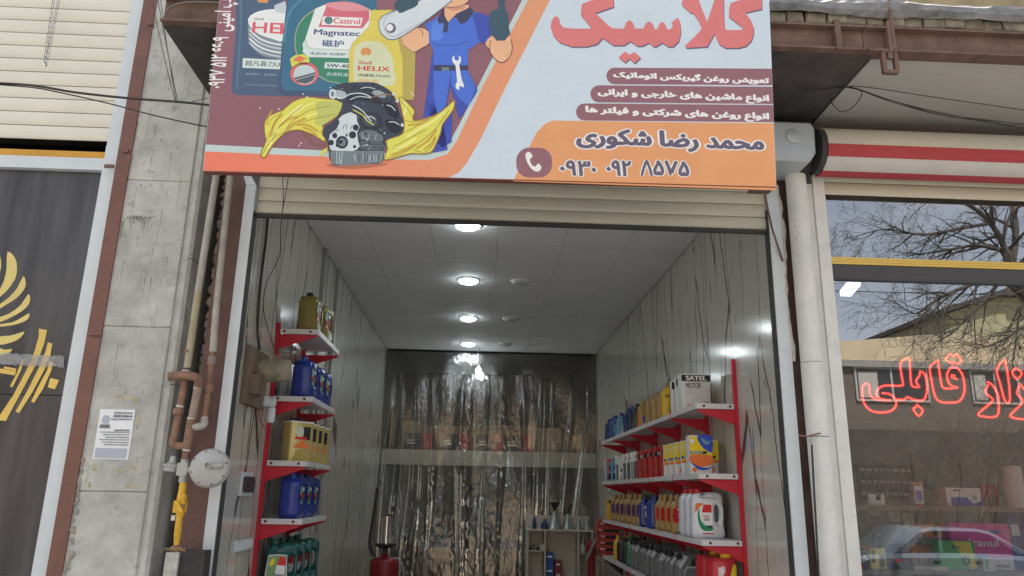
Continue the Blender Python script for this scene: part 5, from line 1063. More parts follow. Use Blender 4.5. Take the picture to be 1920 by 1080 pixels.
# ================================================================== shelving
m_sred = pm('red_shelf_paint', S(206, 38, 58, .9), .38, var=.06); m_swh = pm('white_shelf_paint', (.68, .66, .68), .35, var=.05); m_hole = pm('slot_dark', (.12, .03, .05), .6)
def shelving(name, lab, wallx, sgn_, ys, zs, zbot, ztop):
    t = thing(name, lab, 'shelf', (wallx-sgn_*.12, (ys[0]+ys[-1])/2, 0)); X = lambda d: wallx-sgn_*d
    for y_ in ys:
        mb = MB(); a, b_ = sorted((X(.002), X(.022))); mb.box(a, b_, y_-.016, y_+.016, zbot, ztop); u = mb.build('upright', m_sred, t)
    dep = .262
    for z in zs:
        for k in range(len(ys)-1):
            y0, y1 = ys[k]-.014, ys[k+1]-.018; a, b_ = sorted((X(.024), X(dep)))
            bd = MB().box(a, b_, y0, y1, z-.006, z).build('board', m_swh, t)
            a2, b2 = sorted((X(dep), X(dep+.012))); MB().box(a2, b2, y0, y1, z-.03, z+.002).build('front_lip', m_swh, bd)
            a3, b3 = sorted((X(dep+.0005), X(dep+.0145))); MB().box(a3, b3, y1+.0005, y1+.0035 if k < len(ys)-2 else y1+.008, z-.032, z+.004).build('bracket_tip', m_sred, bd)
        a, b_ = sorted((X(.03), X(dep+.006))); el = MB().box(a, b_, ys[0]-.026, ys[0]-.0145, z-.03, z+.002).build('end_lip', m_swh, t)
        for d in (.055, dep-.04):
            MB().lathe([(.009, 0), (.009, .001)], (X(d), ys[0]-.0262, z-.014), (0,-1,0), 8).build('slot', m_hole, el)
        for y_ in ys:
            pts = [(X(.022), z-.031), (X(.022), z-.125), (X(dep), z-.042), (X(dep), z-.031)]
            MB().prism(pts, lambda u, v, d: Vector((u, d, v)), y_-.003, y_+.003).build('bracket', m_sred, t)
    return t
ZR = [2.112, 1.686, 1.298, .932, .5]; YR = [4.70, 5.32, 6.09, 6.89, 7.67, 8.4]
shelving('wall_shelving', 'long red and white wall shelving on the right wall full of oil bottles', XR, 1, YR, ZR, .006, 2.4)
ZL = [2.545, 2.112, 1.715, 1.372, .955, .5]; YL = [4.84, 5.6]
shelving('wall_shelving', 'short red and white wall shelving on the left wall', XL, -1, YL, ZL, .006, 2.59)

# ================================================================== bottles, jugs, tins (front faces -Y, base at origin)
def gloss(nm, col, r_=.22, sp_=.5): return pm(nm, col, r_, var=.04, spec=sp_)
gGold, gOlive, gBlue, gNavy, gWhite, gGreen, gGrey, gBlack = gloss('gold_plastic', (.40,.25,.085), .28), gloss('olive_plastic', (.24,.20,.055), .3), gloss('blue_plastic', (.025,.05,.30), .2), gloss('navy_plastic', (.02,.045,.14), .22), gloss('white_plastic', (.72,.74,.8), .3), gloss('green_plastic', (.012,.10,.095), .22), gloss('grey_plastic', (.17,.18,.185), .35), gloss('black_plastic', (.02,.02,.022), .3)
gRed, gYel, gTinG, gTinW, gSky, gPur = gloss('red_plastic', (.5,.02,.03), .3), gloss('yellow_plastic', (.72,.46,.03), .3), pm('gold_tin', (.62,.5,.2), .25, metal=.35, var=.06), gloss('white_tin', (.74,.74,.74), .3), gloss('sky_plastic', (.14,.34,.48), .3), gloss('purple_label', (.12,.06,.2), .3)
lW, lR, lG, lK, lY, lO, lB, lS = flat(235,235,235), flat(205,45,50), flat(40,140,90), flat(40,42,46), flat(238,205,40), flat(228,120,60), flat(60,80,190), flat(185,190,195)
FY = lambda u, v, d: Vector((u, d, v))
def art(t, w, h, d, items, texts=(), name='label', z0=0.):
    mb = MB()
    for k, (pts, mat) in enumerate(items): mb.poly([(w*(p[0]-.5), z0+h*p[1]) for p in pts], lambda u, v: Vector((u, -d/2-.0008-.0004*k, v)), mat)
    for (s_, u0, u1, v0, v1, mat, bo) in texts: put_text(mb, s_, lambda u, v, dd: Vector((w*(u0+(u1-u0)*u-.5), -d/2-.0008-.0004*(len(items)+1)-dd, z0+h*(v0+(v1-v0)*v))), mat, bo, n=4)
    if mb.v: mb.build(name, None, t)
def el(cx, cy, rx, ry, n_=14): return [(cx+rx*math.cos(2*math.pi*i/n_), cy+ry*math.sin(2*math.pi*i/n_)) for i in range(n_)]
def tin(t, w, h, d, body, items, texts=(), cap=None, handle=True, rim=None):
    MB().prism(rrect(-w/2, w/2, -d/2, d/2, .012, 3), lambda u, v, q: Vector((u, v, q)), 0.001, h, bev=.004).build('body', body, t, smooth=35)
    MB().prism(rrect(-w/2-.001, w/2+.001, -d/2-.001, d/2+.001, .013, 3), lambda u, v, q: Vector((u, v, q)), h-.006, h+.003).build('rim', rim or m_rim, t, smooth=35)
    if cap: MB().lathe([(.018,0),(.02,.004),(.02,.018),(.017,.021)], (-w*.28, 0, h+.003), (0,0,1), 12).build('cap', cap, t, smooth=40)
    if handle: MB().tube(smooth_open([(-w*.05,0,h+.003),(-w*.03,0,h+.02),(w*.3,0,h+.022),(w*.34,0,h+.003)], 4), .0035, 6).build('handle', cap or m_rim, t, smooth=60)
    art(t, w, h, d, items, texts)
def bottle(t, w, h, d, body, cap, items=(), texts=(), neck=0.):
    hb = h*.86
    o = smooth_closed([(-w*.48,.004),(-w*.5,hb*.4),(-w*.5,hb*.72),(-w*.42,hb*.88),(-w*.2+neck*w,hb*.97),(-w*.17+neck*w,hb),(w*.17+neck*w,hb),(w*.2+neck*w,hb*.97),(w*.44,hb*.84),(w*.5,hb*.68),(w*.49,hb*.3),(w*.48,.004),(0,.001)], 3)
    MB().prism(o, FY, -d/2, d/2, bev=d*.2).build('body', body, t, smooth=50)
    MB().lathe([(.019,hb-.002),(.02,hb+.004),(.02,h-.004),(.016,h)], (neck*w,0,0), (0,0,1), 12).build('cap', cap, t, smooth=40)
    art(t, w, h, d, items, texts)
def jug(t, w, h, d, body, cap, items=(), texts=(), flip=1, capx=-.27):
    s_ = flip; hb = h*.93
    o = smooth_closed([(-w*.49*s_,.006),(-w*.5*s_,hb*.45),(-w*.5*s_,hb*.8),(-w*.44*s_,hb*.9),(-w*.38*s_,hb*.945),(-w*.36*s_,hb*.97),(-w*.18*s_,hb*.97),(-w*.14*s_,hb*.93),(w*.0*s_,hb*.99),(w*.2*s_,hb*1.005),(w*.40*s_,hb*.985),(w*.49*s_,hb*.90),(w*.5*s_,hb*.6),(w*.49*s_,hb*.3),(w*.49*s_,.006),(0,.001)], 3)
    ho = smooth_closed([(w*.22*s_,hb*.38),(w*.2*s_,hb*.52),(w*.22*s_,hb*.68),(w*.30*s_,hb*.74),(w*.38*s_,hb*.66),(w*.39*s_,hb*.5),(w*.34*s_,hb*.37),(w*.27*s_,hb*.34)], 2)
    MB().prism(o, FY, -d/2, d/2, holes=[ho], bev=d*.15).build('body', body, t, smooth=50)
    MB().lathe([(.021,hb*.965),(.023,hb*.972),(.023,h-.003),(.019,h)], (capx*w*s_,0,0), (0,0,1), 14).build('cap', cap, t, smooth=40)
    art(t, w, h, d, items, texts)
def spoutjug(t, w, h, d, body, cap, items=()):
    o = [(-w*.5,.006),(-w*.5,h*.62),(-w*.2,h*.86),(w*.1,h*.9),(w*.46,h*.84),(w*.5,h*.76),(w*.5,.006),(0,.001)]
    ho = [(w*.05,h*.62),(w*.1,h*.76),(w*.34,h*.74),(w*.36,h*.6),(w*.2,h*.56)]
    MB().prism(o, FY, -d/2, d/2, holes=[ho], bev=d*.14).build('body', body, t, smooth=30)
    MB().lathe([(.02,0),(.022,.004),(.022,.03),(.018,.034)], (-w*.36, 0, h*.78), (-.55,0,.83), 12).build('cap', cap, t, smooth=40)
    MB().prism([(-w*.5,h*.62),(-w*.2,h*.86),(-w*.13,h*.82),(-w*.44,h*.55)], FY, -d/2-.0015, d/2+.0015).build('side_flash', lS, t)
    art(t, w, h, d, items)
PROTO = {}
def proto(key):
    if key in PROTO: return PROTO[key]
    t = thing('oil_bottle', '', 'bottle'); nm = 'oil_bottle'; cat = 'bottle'
    if key == 'satel':
        nm, cat = 'oil_tin', 'tin'; tin(t, .2, .245, .115, gTinW, [(rc(.0,1,.8,.985), lK), (rc(.02,.98,.0,.02), lS)], [('SATEL', .16, .86, .83, .95, lW, .02), ('MOTOR', .15, .66, .61, .76, lK, .006), ('OIL', .15, .4, .45, .58, lS, .004), ('10W-40', .16, .44, .1, .17, lR, .004), ('SN', .78, .9, .15, .25, lK, .006)], handle=False)
    elif key == 'satel1':
        nm, cat = 'oil_tin', 'tin'; tin(t, .115, .235, .06, gTinW, [(rc(.0,1,.76,.985), lK), (rc(.3,.9,.8,.93), lS)], [('MO', .2, .9, .5, .62, lK, .01), ('10W', .2, .8, .1, .18, lR, .006)], handle=False)
    elif key == 'yellowart': bottle(t, .105, .265, .065, gYel, gOlive, [(smooth_closed([(.5,.08),(.95,.12),(.97,.5),(.75,.45),(.55,.3)],2), lB), (el(.72,.2,.12,.06), lY)], [('MN', .2, .8, .55, .64, lK, .01)])
    elif key == 'gold1': bottle(t, .1, .235, .06, gGold, gGold, [(smooth_closed([(.45,.1),(.9,.12),(.92,.5),(.7,.42)],2), lS), (smooth_closed([(.5,.1),(.8,.12),(.8,.35)],2), lB)], [('MN', .3, .75, .55, .62, lK, .01)])
    elif key == 'goldor': bottle(t, .1, .235, .06, gGold, gGold, [([(.02,.05),(.2,.05),(.2,.3),(.02,.6)], lO), (el(.6,.3,.25,.12), lB)])
    elif key == 'dark1': bottle(t, .1, .235, .06, gloss('graphite_plastic', (.05,.055,.055)), gBlack, [(rc(.15,.85,.15,.6), gGrey)])
    elif key == 'navy1': bottle(t, .1, .235, .06, gNavy, gBlue, [(rc(.2,.85,.15,.62), gNavy), (smooth_closed([(.3,.2),(.6,.15),(.5,.5),(.35,.45)],2), lS)], [('N', .4, .62, .6, .67, lS, .02)])
    elif key == 'blue1': bottle(t, .1, .235, .06, gloss('mid_blue_plastic', (.04,.12,.34)), gBlue, [(el(.5,.35,.3,.2), gSky)], [('H', .4, .6, .5, .58, lW, .01)])
    elif key == 'bluew': bottle(t, .1, .235, .06, gSky, gBlue, [(smooth_closed([(.35,.1),(.8,.1),(.85,.6),(.55,.5),(.5,.3)],2), lW)])
    elif key == 'speedy':
        nm, cat = 'oil_tin', 'tin'; tin(t, .145, .245, .095, gTinW, [(rc(0,1,.4,1), lY), (smooth_closed([(.35,1),(.5,.75),(.75,.62),(1,.58),(1,1)],2), lB), (smooth_closed([(.5,.95),(.62,.8),(.85,.78),(.95,.9),(.8,.86),(.66,.92)],2), gSky), (smooth_closed([(0,.5),(0,.3),(.4,.2),(.95,.26),(1,.4),(.9,.5)],2), lO), (smooth_closed([(0,.32),(.3,.22),(.7,.17),(1,.22),(.7,.12),(.3,.14)],2), lB), (rc(0,.75,.53,.6), lK), (el(.12,.86,.09,.055), lW), (el(.16,.12,.1,.06), lO)], [('SPEEDY', .04, .58, .54, .59, lW, .01)], handle=False)
    elif key == 'speedy1':
        nm, cat = 'oil_tin', 'tin'; tin(t, .1, .225, .055, gTinW, [(rc(0,1,.36,1), lY), (rc(0,.8,.48,.56), lK), (el(.3,.82,.2,.08), lW), (el(.3,.82,.15,.06), lY), (rc(.0,1,.36,.44), lO), (el(.5,.16,.22,.09), lO)], [('SP', .1, .6, .49, .55, lW, .01)], handle=False)
    elif key == 'red1':
        nm, cat = 'oil_tin', 'tin'; tin(t, .1, .225, .06, gRed, [(rc(0,1,.72,.9), lK), (rc(.1,.9,.2,.62), cR)], [('SU', .2, .85, .76, .87, lW, .02)], handle=False, rim=gRed)
    elif key == 'greyw': nm, cat = 'oil_carton', 'carton'; tin(t, .08, .235, .05, gTinW, [(rc(.0,1,0,.68), lS), (rc(.05,.95,.02,.66), gGrey)], [('G', .25, .8, .78, .9, lK, .01)], handle=False, rim=lW)
    elif key == 'whitek': nm, cat = 'oil_carton', 'carton'; tin(t, .08, .215, .05, gTinW, [(el(.5,.45,.35,.1), lK), (rc(.2,.8,.05,.12), lK)], handle=False, rim=lW)
    elif key == 'sky':
        nm, cat = 'coolant_bottle', 'bottle'; MB().lathe([(.04,.001),(.045,.006),(.045,.1),(.038,.108),(.045,.114),(.045,.2),(.03,.215),(.018,.22),(.018,.235),(.0,.237)], (0,0,0), (0,0,1), 14).build('body', gSky, t, smooth=40); art(t, .07, .2, .092, [(rc(.1,.9,.1,.4), gNavy)]); art(t, .07, .2, .092, [(el(.5,.7,.3,.12), gNavy)], name='emblem')
    elif key in ('smallw', 'smallo'):
        nm, cat = 'filter_carton', 'carton'; a = key == 'smallw'; MB().box(-.035, .035, -.035, .035, .0005, .0338 if a else .0455).build('box', gTinW if a else flat(222,100,70), t); art(t, .07, .033 if a else .045, .07, [(rc(.1,.5,.3,.8), lG if a else lR), (rc(.6,.9,.3,.7), lK if a else lW)])
    elif key == 'yellowbox':
        nm, cat = 'additive_carton', 'carton'; MB().box(-.045, .045, -.03, .03, .0005, .2).build('box', gYel, t); art(t, .09, .2, .06, [(rc(.0,1,.82,1), lK), (rc(.2,.8,.4,.7), lO)]); MB().box(-.045, .045, -.03, .03, .2005, .206).build('flap', gYel, t)
    elif key in ('goldpur', 'goldred'):
        lb = gPur if key == 'goldpur' else lR; bottle(t, .098, .262, .06, gGold, gGold, [(smooth_closed([(.04,.3),(.04,.62),(.5,.68),(.96,.62),(.96,.3),(.5,.26)],2), lb), (el(.5,.62,.16,.04), lW), (smooth_closed([(.2,.06),(.8,.06),(.85,.24),(.5,.3),(.15,.24)],2), pm('pale_gold', (.6,.42,.18), .3))], [('S', .38, .62, .42, .52, lW, .03)])
    elif key == 'blueC': bottle(t, .098, .26, .06, gBlue, gNavy, [(el(.5,.6,.16,.05), lW), (rc(.42,.58,.3,.5), lW), (rc(.3,.7,.08,.11), lS)])
    elif key == 'gtx':
        nm, cat = 'oil_jug', 'jug'; jug(t, .195, .3, .105, gWhite, gRed, [(smooth_closed([(.05,.42),(.07,.62),(.12,.7),(.55,.7),(.62,.66),(.6,.2),(.6,.1),(.25,.12),(.12,.22)],2), lW), ([(.06,.5),(.07,.66),(.13,.71),(.36,.70),(.2,.62)], lO), ([(.28,.52),(.34,.68),(.6,.68),(.6,.52)], lR), (smooth_closed([(.2,.62),(.14,.5),(.16,.3),(.3,.16),(.6,.16),(.6,.24),(.4,.25),(.24,.36),(.2,.5)],2), lG), (rc(.42,.6,.22,.26), lK), (rc(.28,.64,.09,.11), lR)], [('Castrol', .3, .5, .43, .47, lR, .01), ('GTX', .34, .52, .355, .405, lK, .02)])
    elif key == 'greyjug': nm, cat = 'oil_jug', 'jug'; spoutjug(t, .17, .27, .1, gGrey, gBlack, [([(.2,.02),(.2,.5),(.32,.6),(.8,.6),(.95,.45),(.95,.02)], lS), ([(.23,.02),(.23,.48),(.34,.57),(.78,.57),(.92,.44),(.92,.02)], gGrey), (rc(.35,.8,.26,.33), lS)])
    elif key == 'greyjugb': nm, cat = 'oil_jug', 'jug'; spoutjug(t, .17, .27, .1, gGrey, gBlack, [([(.2,.02),(.2,.5),(.32,.6),(.8,.6),(.95,.45),(.95,.02)], lS), ([(.23,.02),(.23,.48),(.34,.57),(.78,.57),(.92,.44),(.92,.02)], gNavy), (rc(.28,.85,.1,.35), lB)])
    elif key == 'greyjugr': nm, cat = 'oil_jug', 'jug'; spoutjug(t, .17, .27, .1, gGrey, gBlack, [([(.2,.02),(.2,.5),(.32,.6),(.8,.6),(.95,.45),(.95,.02)], lS), ([(.23,.02),(.23,.48),(.34,.57),(.78,.57),(.92,.44),(.92,.02)], gGrey), (rc(.28,.85,.02,.25), lR)])
    elif key == 'yel1': bottle(t, .09, .23, .055, gYel, gYel, [(rc(.2,.8,.15,.5), lO)])
    elif key == 'black1': bottle(t, .09, .23, .055, gBlack, gBlack, [(rc(.2,.8,.2,.5), gGrey), (rc(.3,.7,.3,.36), lY)])
    elif key == 'green1': bottle(t, .1, .26, .06, gloss('mid_green_plastic', (.02,.2,.12)), gGreen, [(rc(.2,.8,.2,.5), gGreen), (rc(.3,.7,.36,.4), lW)])
    elif key == 'redcan':
        nm, cat = 'coolant_can', 'can'; MB().lathe([(.085,.001),(.088,.006),(.09,.02),(.09,.24),(.086,.25),(.09,.256),(.09,.262),(.08,.268),(.0,.268)], (0,0,0), (0,0,1), 28).build('body', gRed, t, smooth=35)
        mb = MB(); cyl_ = lambda a, z: Vector((.0908*math.sin(R(a)), -.0908*math.cos(R(a)), z))
        for i in range(10):
            a0, a1 = 18+i*6, 24+i*6; lo = lambda a: .02+.2*max(0, (40-a)/40)**2; hi = lambda a: min(.235, .15+.004*(a-18)); mb.add([cyl_(a0, lo(a0)), cyl_(a1, lo(a1)), cyl_(a1, hi(a1)), cyl_(a0, hi(a0))], [(0,1,2,3)], lY)
        mb2 = MB()
        for (a0, a1, z0, z1, mt_) in ((-40, 30, .115, .135, lW), (-30, 20, .085, .1, lY), (-20, 0, .16, .22, lW), (-10, 6, .19, .225, lW), (-25, 10, .06, .066, lW)):
            for i in range(5): b0, b1 = a0+(a1-a0)*i/5, a0+(a1-a0)*(i+1)/5-(1.5 if z0 > .07 else 0); r_ = 1.004; mb2.add([Vector((cyl_(q_, z).x*r_, cyl_(q_, z).y*r_, z+(.004*math.sin(i*2+q_) if z0 > .11 else 0))) for q_, z in ((b0,z0),(b1,z0),(b1,z1),(b0,z1))], [(0,1,2,3)], mt_)
        mb2.build('lettering', None, t); mb.build('label', None, t); MB().lathe([(.03,.268),(.032,.272),(.032,.288),(.0,.29)], (.03,0,0), (0,0,1), 14).build('cap', gYel, t, smooth=40)
    elif key in ('olivejug', 'bluejug'):
        nm, cat = 'oil_jug', 'jug'; bd = gOlive if key == 'olivejug' else gBlue; ac = lO if key == 'olivejug' else lB
        jug(t, .195, .275, .125, bd, gBlack if key == 'olivejug' else gBlue, [(rc(.06,.62,.3,.72), lK), (smooth_closed([(.06,.52),(.1,.7),(.3,.7),(.34,.56),(.2,.52)],2), flat(120,165,150)), ([(.08,.32),(.3,.46),(.5,.32)], ac if key == 'olivejug' else flat(110,160,160)), (rc(.12,.4,.48,.53), lR), (rc(.38,.56,.6,.68), lW)], [('20', .42, .56, .44, .52, lR if key == 'bluejug' else lO, .03), ('ENEOS', .12, .5, .34, .39, lW, .01)] if False else [('20', .42, .56, .44, .52, lO, .03)])
    elif key == 'goldtin':
        nm, cat = 'oil_tin', 'tin'; tin(t, .17, .25, .1, gTinG, [(smooth_closed([(.2,.72),(.3,.88),(.5,.85),(.55,.68),(.4,.6)],2), flat(200,205,190)), (rc(.55,.85,.55,.88), lK), ([(.1,.35),(.55,.55),(.85,.35)], lO), (rc(.2,.7,.56,.62), lR), ([(.1,.02),(.9,.02),(.6,.28),(.3,.28)], pm('deep_gold', (.5,.38,.1), .3))], cap=gBlack)
    elif key == 'greenjug':
        nm, cat = 'oil_jug', 'jug'; jug(t, .19, .295, .11, gGreen, gGreen, [(smooth_closed([(.06,.04),(.06,.6),(.14,.7),(.6,.7),(.66,.62),(.66,.04)],2), lS), (smooth_closed([(.09,.04),(.09,.58),(.16,.67),(.58,.67),(.63,.6),(.63,.04)],2), flat(120,160,110)), ([(.26,.08),(.36,.5),(.62,.5),(.62,.08)], lW), ([(.36,.5),(.42,.66),(.62,.64),(.64,.48)], lR), (smooth_closed([(.12,.5),(.2,.62),(.3,.6),(.22,.48)],2), lY), (rc(.34,.64,.1,.15), lR)], [('Magnatec', .29, .62, .26, .34, gNavy, .006)])
    t['category'] = cat; PROTO[key] = [t, nm, False]; return PROTO[key]
def place(key, x, y_, z, rz, lab, grp):
    pr_ = proto(key)
    if not pr_[2]: t = pr_[0]; pr_[2] = True
    else: t = copy_tree(pr_[0])
    t.name = pr_[1]; t.location = (x, y_, z); t.rotation_euler.z = rz; t['label'] = lab; t['group'] = grp; return t
DIM = {'satel':(.2,.115),'satel1':(.115,.06),'yellowart':(.105,.065),'speedy':(.145,.095),'speedy1':(.1,.055),'red1':(.1,.06),'greyw':(.08,.05),'whitek':(.08,.05),'sky':(.09,.09),'smallw':(.07,.07),'smallo':(.07,.07),'yellowbox':(.09,.06),'gtx':(.195,.105),'greyjug':(.17,.1),'greyjugb':(.17,.1),'greyjugr':(.17,.1),'redcan':(.18,.18)}
DESC = {'satel':'large white tin with dark top band','satel1':'slim white tin with dark top band','yellowart':'tall yellow bottle with blue art','gold1':'gold bottle with pale label','goldor':'gold bottle with orange corner','dark1':'dark graphite bottle','navy1':'navy bottle with silver mark','blue1':'mid blue bottle','bluew':'blue bottle with white label','speedy':'large yellow and white tin with blue swirl','speedy1':'slim yellow and white tin','red1':'red tin with black band','greyw':'grey and white carton','whitek':'white carton with black oval','sky':'pale blue stacked bottle','yellowbox':'yellow carton with black top','goldpur':'gold bottle with purple label','goldred':'gold bottle with red label','blueC':'bright blue bottle','gtx':'white jug with red cap','greyjug':'grey jug with black cap','greyjugb':'grey jug with blue label','greyjugr':'grey jug with red label','yel1':'yellow bottle','black1':'black bottle','green1':'green bottle','redcan':'red and yellow round can'}
def row(z, sname, seq):
    """seq runs from the doorway inwards: (pixel of left edge, kind)"""
    cnt = {}; tot = {}
    for _, k in seq: tot[k] = tot.get(k, 0)+1
    back = 0
    for px, k in seq:
        w_, d = DIM.get(k, (.1, .062)); X0 = 1.362; yf = max(P(px, 930, X=X0).y, back+.004); cnt[k] = cnt.get(k, 0)+1; back = yf+d
        if back > 8.38: continue
        s_ = DESC[k]+(', %s from the doorway' % ordn[cnt[k]-1] if tot[k] > 1 else '')+', right wall %s shelf' % sname
        place(k, X0+w_/2+rnd.uniform(0, .012), yf+d/2, z+.0005, rnd.uniform(-.11, .11), s_, 'stock on the right wall %s shelf' % sname)
_row = row
def row(z, sname, seq):
    _row(z, sname, seq); cnt = {}; back = 0     # a second file of slim bottles stands against the wall
    for px, k in seq:
        w_, d = DIM.get(k, (.1, .062))
        if w_ > .106 or k in ('sky', 'yellowbox'): back = max(P(px, 930, X=1.362).y, back+.004)+d; continue
        yf = max(P(px, 930, X=1.362).y+.012, back+.004); back = yf+d
        if back > 8.36: continue
        cnt[k] = cnt.get(k, 0)+1
        place(k, 1.479+w_/2, yf+d/2, z+.0005, rnd.uniform(-.1, .1), 'back-row %s, %s from the doorway, right wall %s shelf' % (DESC[k], ordn[cnt[k]-1], sname), 'back-row stock on the right wall %s shelf' % sname)
row(ZR[0], 'top', [(1285,'satel'),(1275,'satel1'),(1264,'satel1'),(1249,'yellowart'),(1239,'gold1'),(1226,'gold1'),(1214,'gold1'),(1201,'goldor'),(1189,'dark1'),(1180,'navy1'),(1173,'navy1'),(1158,'bluew'),(1149,'blue1'),(1143,'blue1'),(1137,'navy1'),(1132,'navy1'),(1126,'navy1'),(1122,'dark1')])
row(ZR[1], 'second', [(1297,'speedy'),(1291,'speedy1'),(1279,'speedy1'),(1267,'speedy1'),(1257,'speedy1'),(1247,'speedy1'),(1241,'red1'),(1227,'red1'),(1220,'red1'),(1208,'red1'),(1197,'red1'),(1187,'greyw'),(1182,'greyw'),(1174,'greyw'),(1168,'greyw'),(1160,'whitek'),(1155,'greyw'),(1146,'sky'),(1138,'sky')])
for key, px, n_, h in (('smallo', 1127, 5, .046), ('smallw', 1118, 7, .0343)):
    yf = min(P(px, 930, X=1.37).y, 8.33 if key == 'smallw' else 8.2)
    for i in range(n_): place(key, 1.41, yf, ZR[1]+.0005+i*h, rnd.uniform(-.04,.04), '%s small carton, %s from the bottom of its stack at the far end' % ('orange' if key == 'smallo' else 'white', ordn[i]), 'small cartons stacked on the second shelf')
row(ZR[2], 'third', [(1299,'gtx'),(1288,'gtx'),(1275,'gtx'),(1258,'goldred'),(1247,'goldred'),(1235,'goldred'),(1227,'goldred'),(1216,'blueC'),(1211,'blueC'),(1199,'blueC'),(1191,'goldpur'),(1181,'goldpur'),(1173,'goldpur'),(1168,'goldpur'),(1161,'goldpur'),(1153,'goldpur'),(1145,'goldpur'),(1140,'yellowbox'),(1136,'yellowbox'),(1129,'yellowbox')])
row(ZR[3], 'fourth', [(1322,'redcan'),(1304,'redcan'),(1267,'greyjug'),(1251,'greyjug'),(1242,'greyjugr'),(1233,'greyjug'),(1226,'greyjugr'),(1217,'greyjug'),(1208,'greyjugb'),(1202,'greyjug'),(1196,'greyjug'),(1188,'greyjug'),(1181,'greyjug'),(1173,'green1'),(1167,'black1'),(1163,'black1'),(1158,'black1'),(1154,'black1'),(1148,'yel1')])
# left shelving: faces towards the aisle
for k, (y_, key) in enumerate(((4.99, 'olivejug'), (5.24, 'olivejug'))): place(key, -1.16+.02*k, y_, ZL[0]+.0005, R(90-8*k), 'olive gold oil jug, %s from the doorway, left wall top shelf' % ordn[k], 'oil jugs on the left top shelf')
for k, y_ in enumerate((4.99, 5.26, 5.48)): place('bluejug', -1.155, y_, ZL[1]+.0005, R(88), 'bright blue oil jug, %s from the doorway, left wall second shelf' % ordn[k], 'blue jugs on the left shelves')
for k, y_ in enumerate((4.975, 5.13, 5.28, 5.44)): place('goldtin', -1.165+.006*k, y_, ZL[2]+.0005, R(46), 'gold oil tin with black cap, %s from the doorway, left wall third shelf' % ordn[k], 'gold tins on the left shelves')
for k, y_ in enumerate((4.97, 5.18, 5.39)): place('bluejug', -1.16, y_, ZL[3]+.0005, R(90), 'bright blue oil jug, %s from the doorway, left wall fourth shelf' % ordn[k], 'blue jugs on the left shelves')
for k, y_ in enumerate((4.96, 5.11, 5.26, 5.41)): place('greenjug', -1.19+.012*k, y_, ZL[4]+.0005, R(14), 'dark green oil jug with red and white label, %s from the doorway' % ordn[k], 'green jugs on the left shelves')
# red and black flat boxes stacked at the far end of the right wall
sh2 = thing('small_wall_shelf', 'small grey wall shelf under the stacked red and black boxes', 'shelf', (1.4, 8.75, .9))
zz0 = P(1150, 1046, Y=8.62).z; xa, xb = P(1125, 1000, Y=8.62).x, min(P(1190, 1000, Y=8.62).x, XR-.02)
MB().box(xa-.01, XR-.001, 8.6, 8.86, zz0-.025, zz0-.002).build('board', m_bld, sh2); MB().prism([(XR-.002, zz0-.026), (XR-.002, zz0-.2), (xa+.05, zz0-.026)], FY, 8.7, 8.706).build('bracket', m_blk, sh2)
for k in range(6):
    z = zz0+k*.0665; t = thing('flat_box', 'red and black flat box, %s from the bottom of the stack at the far end' % ordn[k], 'box', ((xa+xb)/2, 8.73, z), 'red and black flat boxes'); sx_ = rnd.uniform(-.012, .012)+(.0 if k < 4 else -.02)
    MB().box(xa+sx_, xb+sx_, 8.62, 8.84, z+.0005, z+.066).build('carton', cR, t); mb = MB()
    mb.poly(rc(0,1,0,.45), lambda u, v: Vector((xa+sx_+(xb-xa)*u, 8.6185, z+.001+.064*v)), lK); mb.poly(rc(.02,.26,.1,.6), lambda u, v: Vector((xa+sx_+(xb-xa)*u, 8.618, z+.001+.064*v)), lR)
    put_text(mb, 'Tuni', lambda u, v, d: Vector((xa+sx_+(xb-xa)*(.04+.2*u), 8.6172-d, z+.012+.022*v)), lW, .01, n=4); mb.build('print', None, t)

# ================================================================== things on the left wall near the door
m_wood = pm('old_wood', S(124, 108, 94), .8, var=.3, scale=5, bump=.3, stretch=(4, 4, .6))
def wl(px, py, d=0.): q = P(px, py, X=XL+d); return q
t = thing('meter_board', 'old wooden board with round grey cover mounted on the left wall', 'meter board', wl(472, 760, .01))
a, b_ = wl(449, 755, .002), wl(497, 660, .002)
MB().box(XL+.001, XL+.03, a.y, b_.y, a.z, P(470, 652, X=XL).z).build('board', m_wood, t)
cc = wl(478, 688, .03); MB().lathe([(.072, 0), (.075, .01), (.07, .07), (.066, .072), (.066, .16), (.058, .172), (.0, .172)], (XL+.031, (a.y+b_.y)/2+.03, cc.z), (1,0,0), 24).build('round_cover', pm('dusty_plastic', S(150, 142, 122), .6, var=.2, scale=12), t, smooth=35)
MB().box(XL+.031, XL+.08, a.y+.06, a.y+.2, a.z+.06, a.z+.17).build('fuse_box', m_wood, t)
mb = MB()
for k in range(7):
    y0 = (a.y+b_.y)/2+rnd.uniform(-.06, .07); mb.tube(smooth_open([(XL+.05+rnd.uniform(0,.05), y0, cc.z+.12), (XL+.11+rnd.uniform(0,.05), y0+rnd.uniform(-.04,.04), cc.z+.04), (XL+.16, y0-.02, cc.z-.04+rnd.uniform(-.03,.02)), (XL+.11, y0+.02, cc.z-.07)], 3), .0022, 5)
mb.build('wires', pm('pale_wire', S(140, 150, 120), .6), t)
t = thing('plug_socket', 'white plug and socket with red wire below the meter board', 'socket', wl(492, 790, .01)); q = wl(488, 752, .002)
MB().box(XL+.001, XL+.05, q.y-.03, q.y+.06, q.z-.03, q.z+.03).build('socket', m_white, t); MB().lathe([(.03,0),(.034,.004),(.034,.03),(.026,.036)], (XL+.05, q.y+.03, q.z), (1,0,0), 14).build('plug', m_white, t, smooth=40)
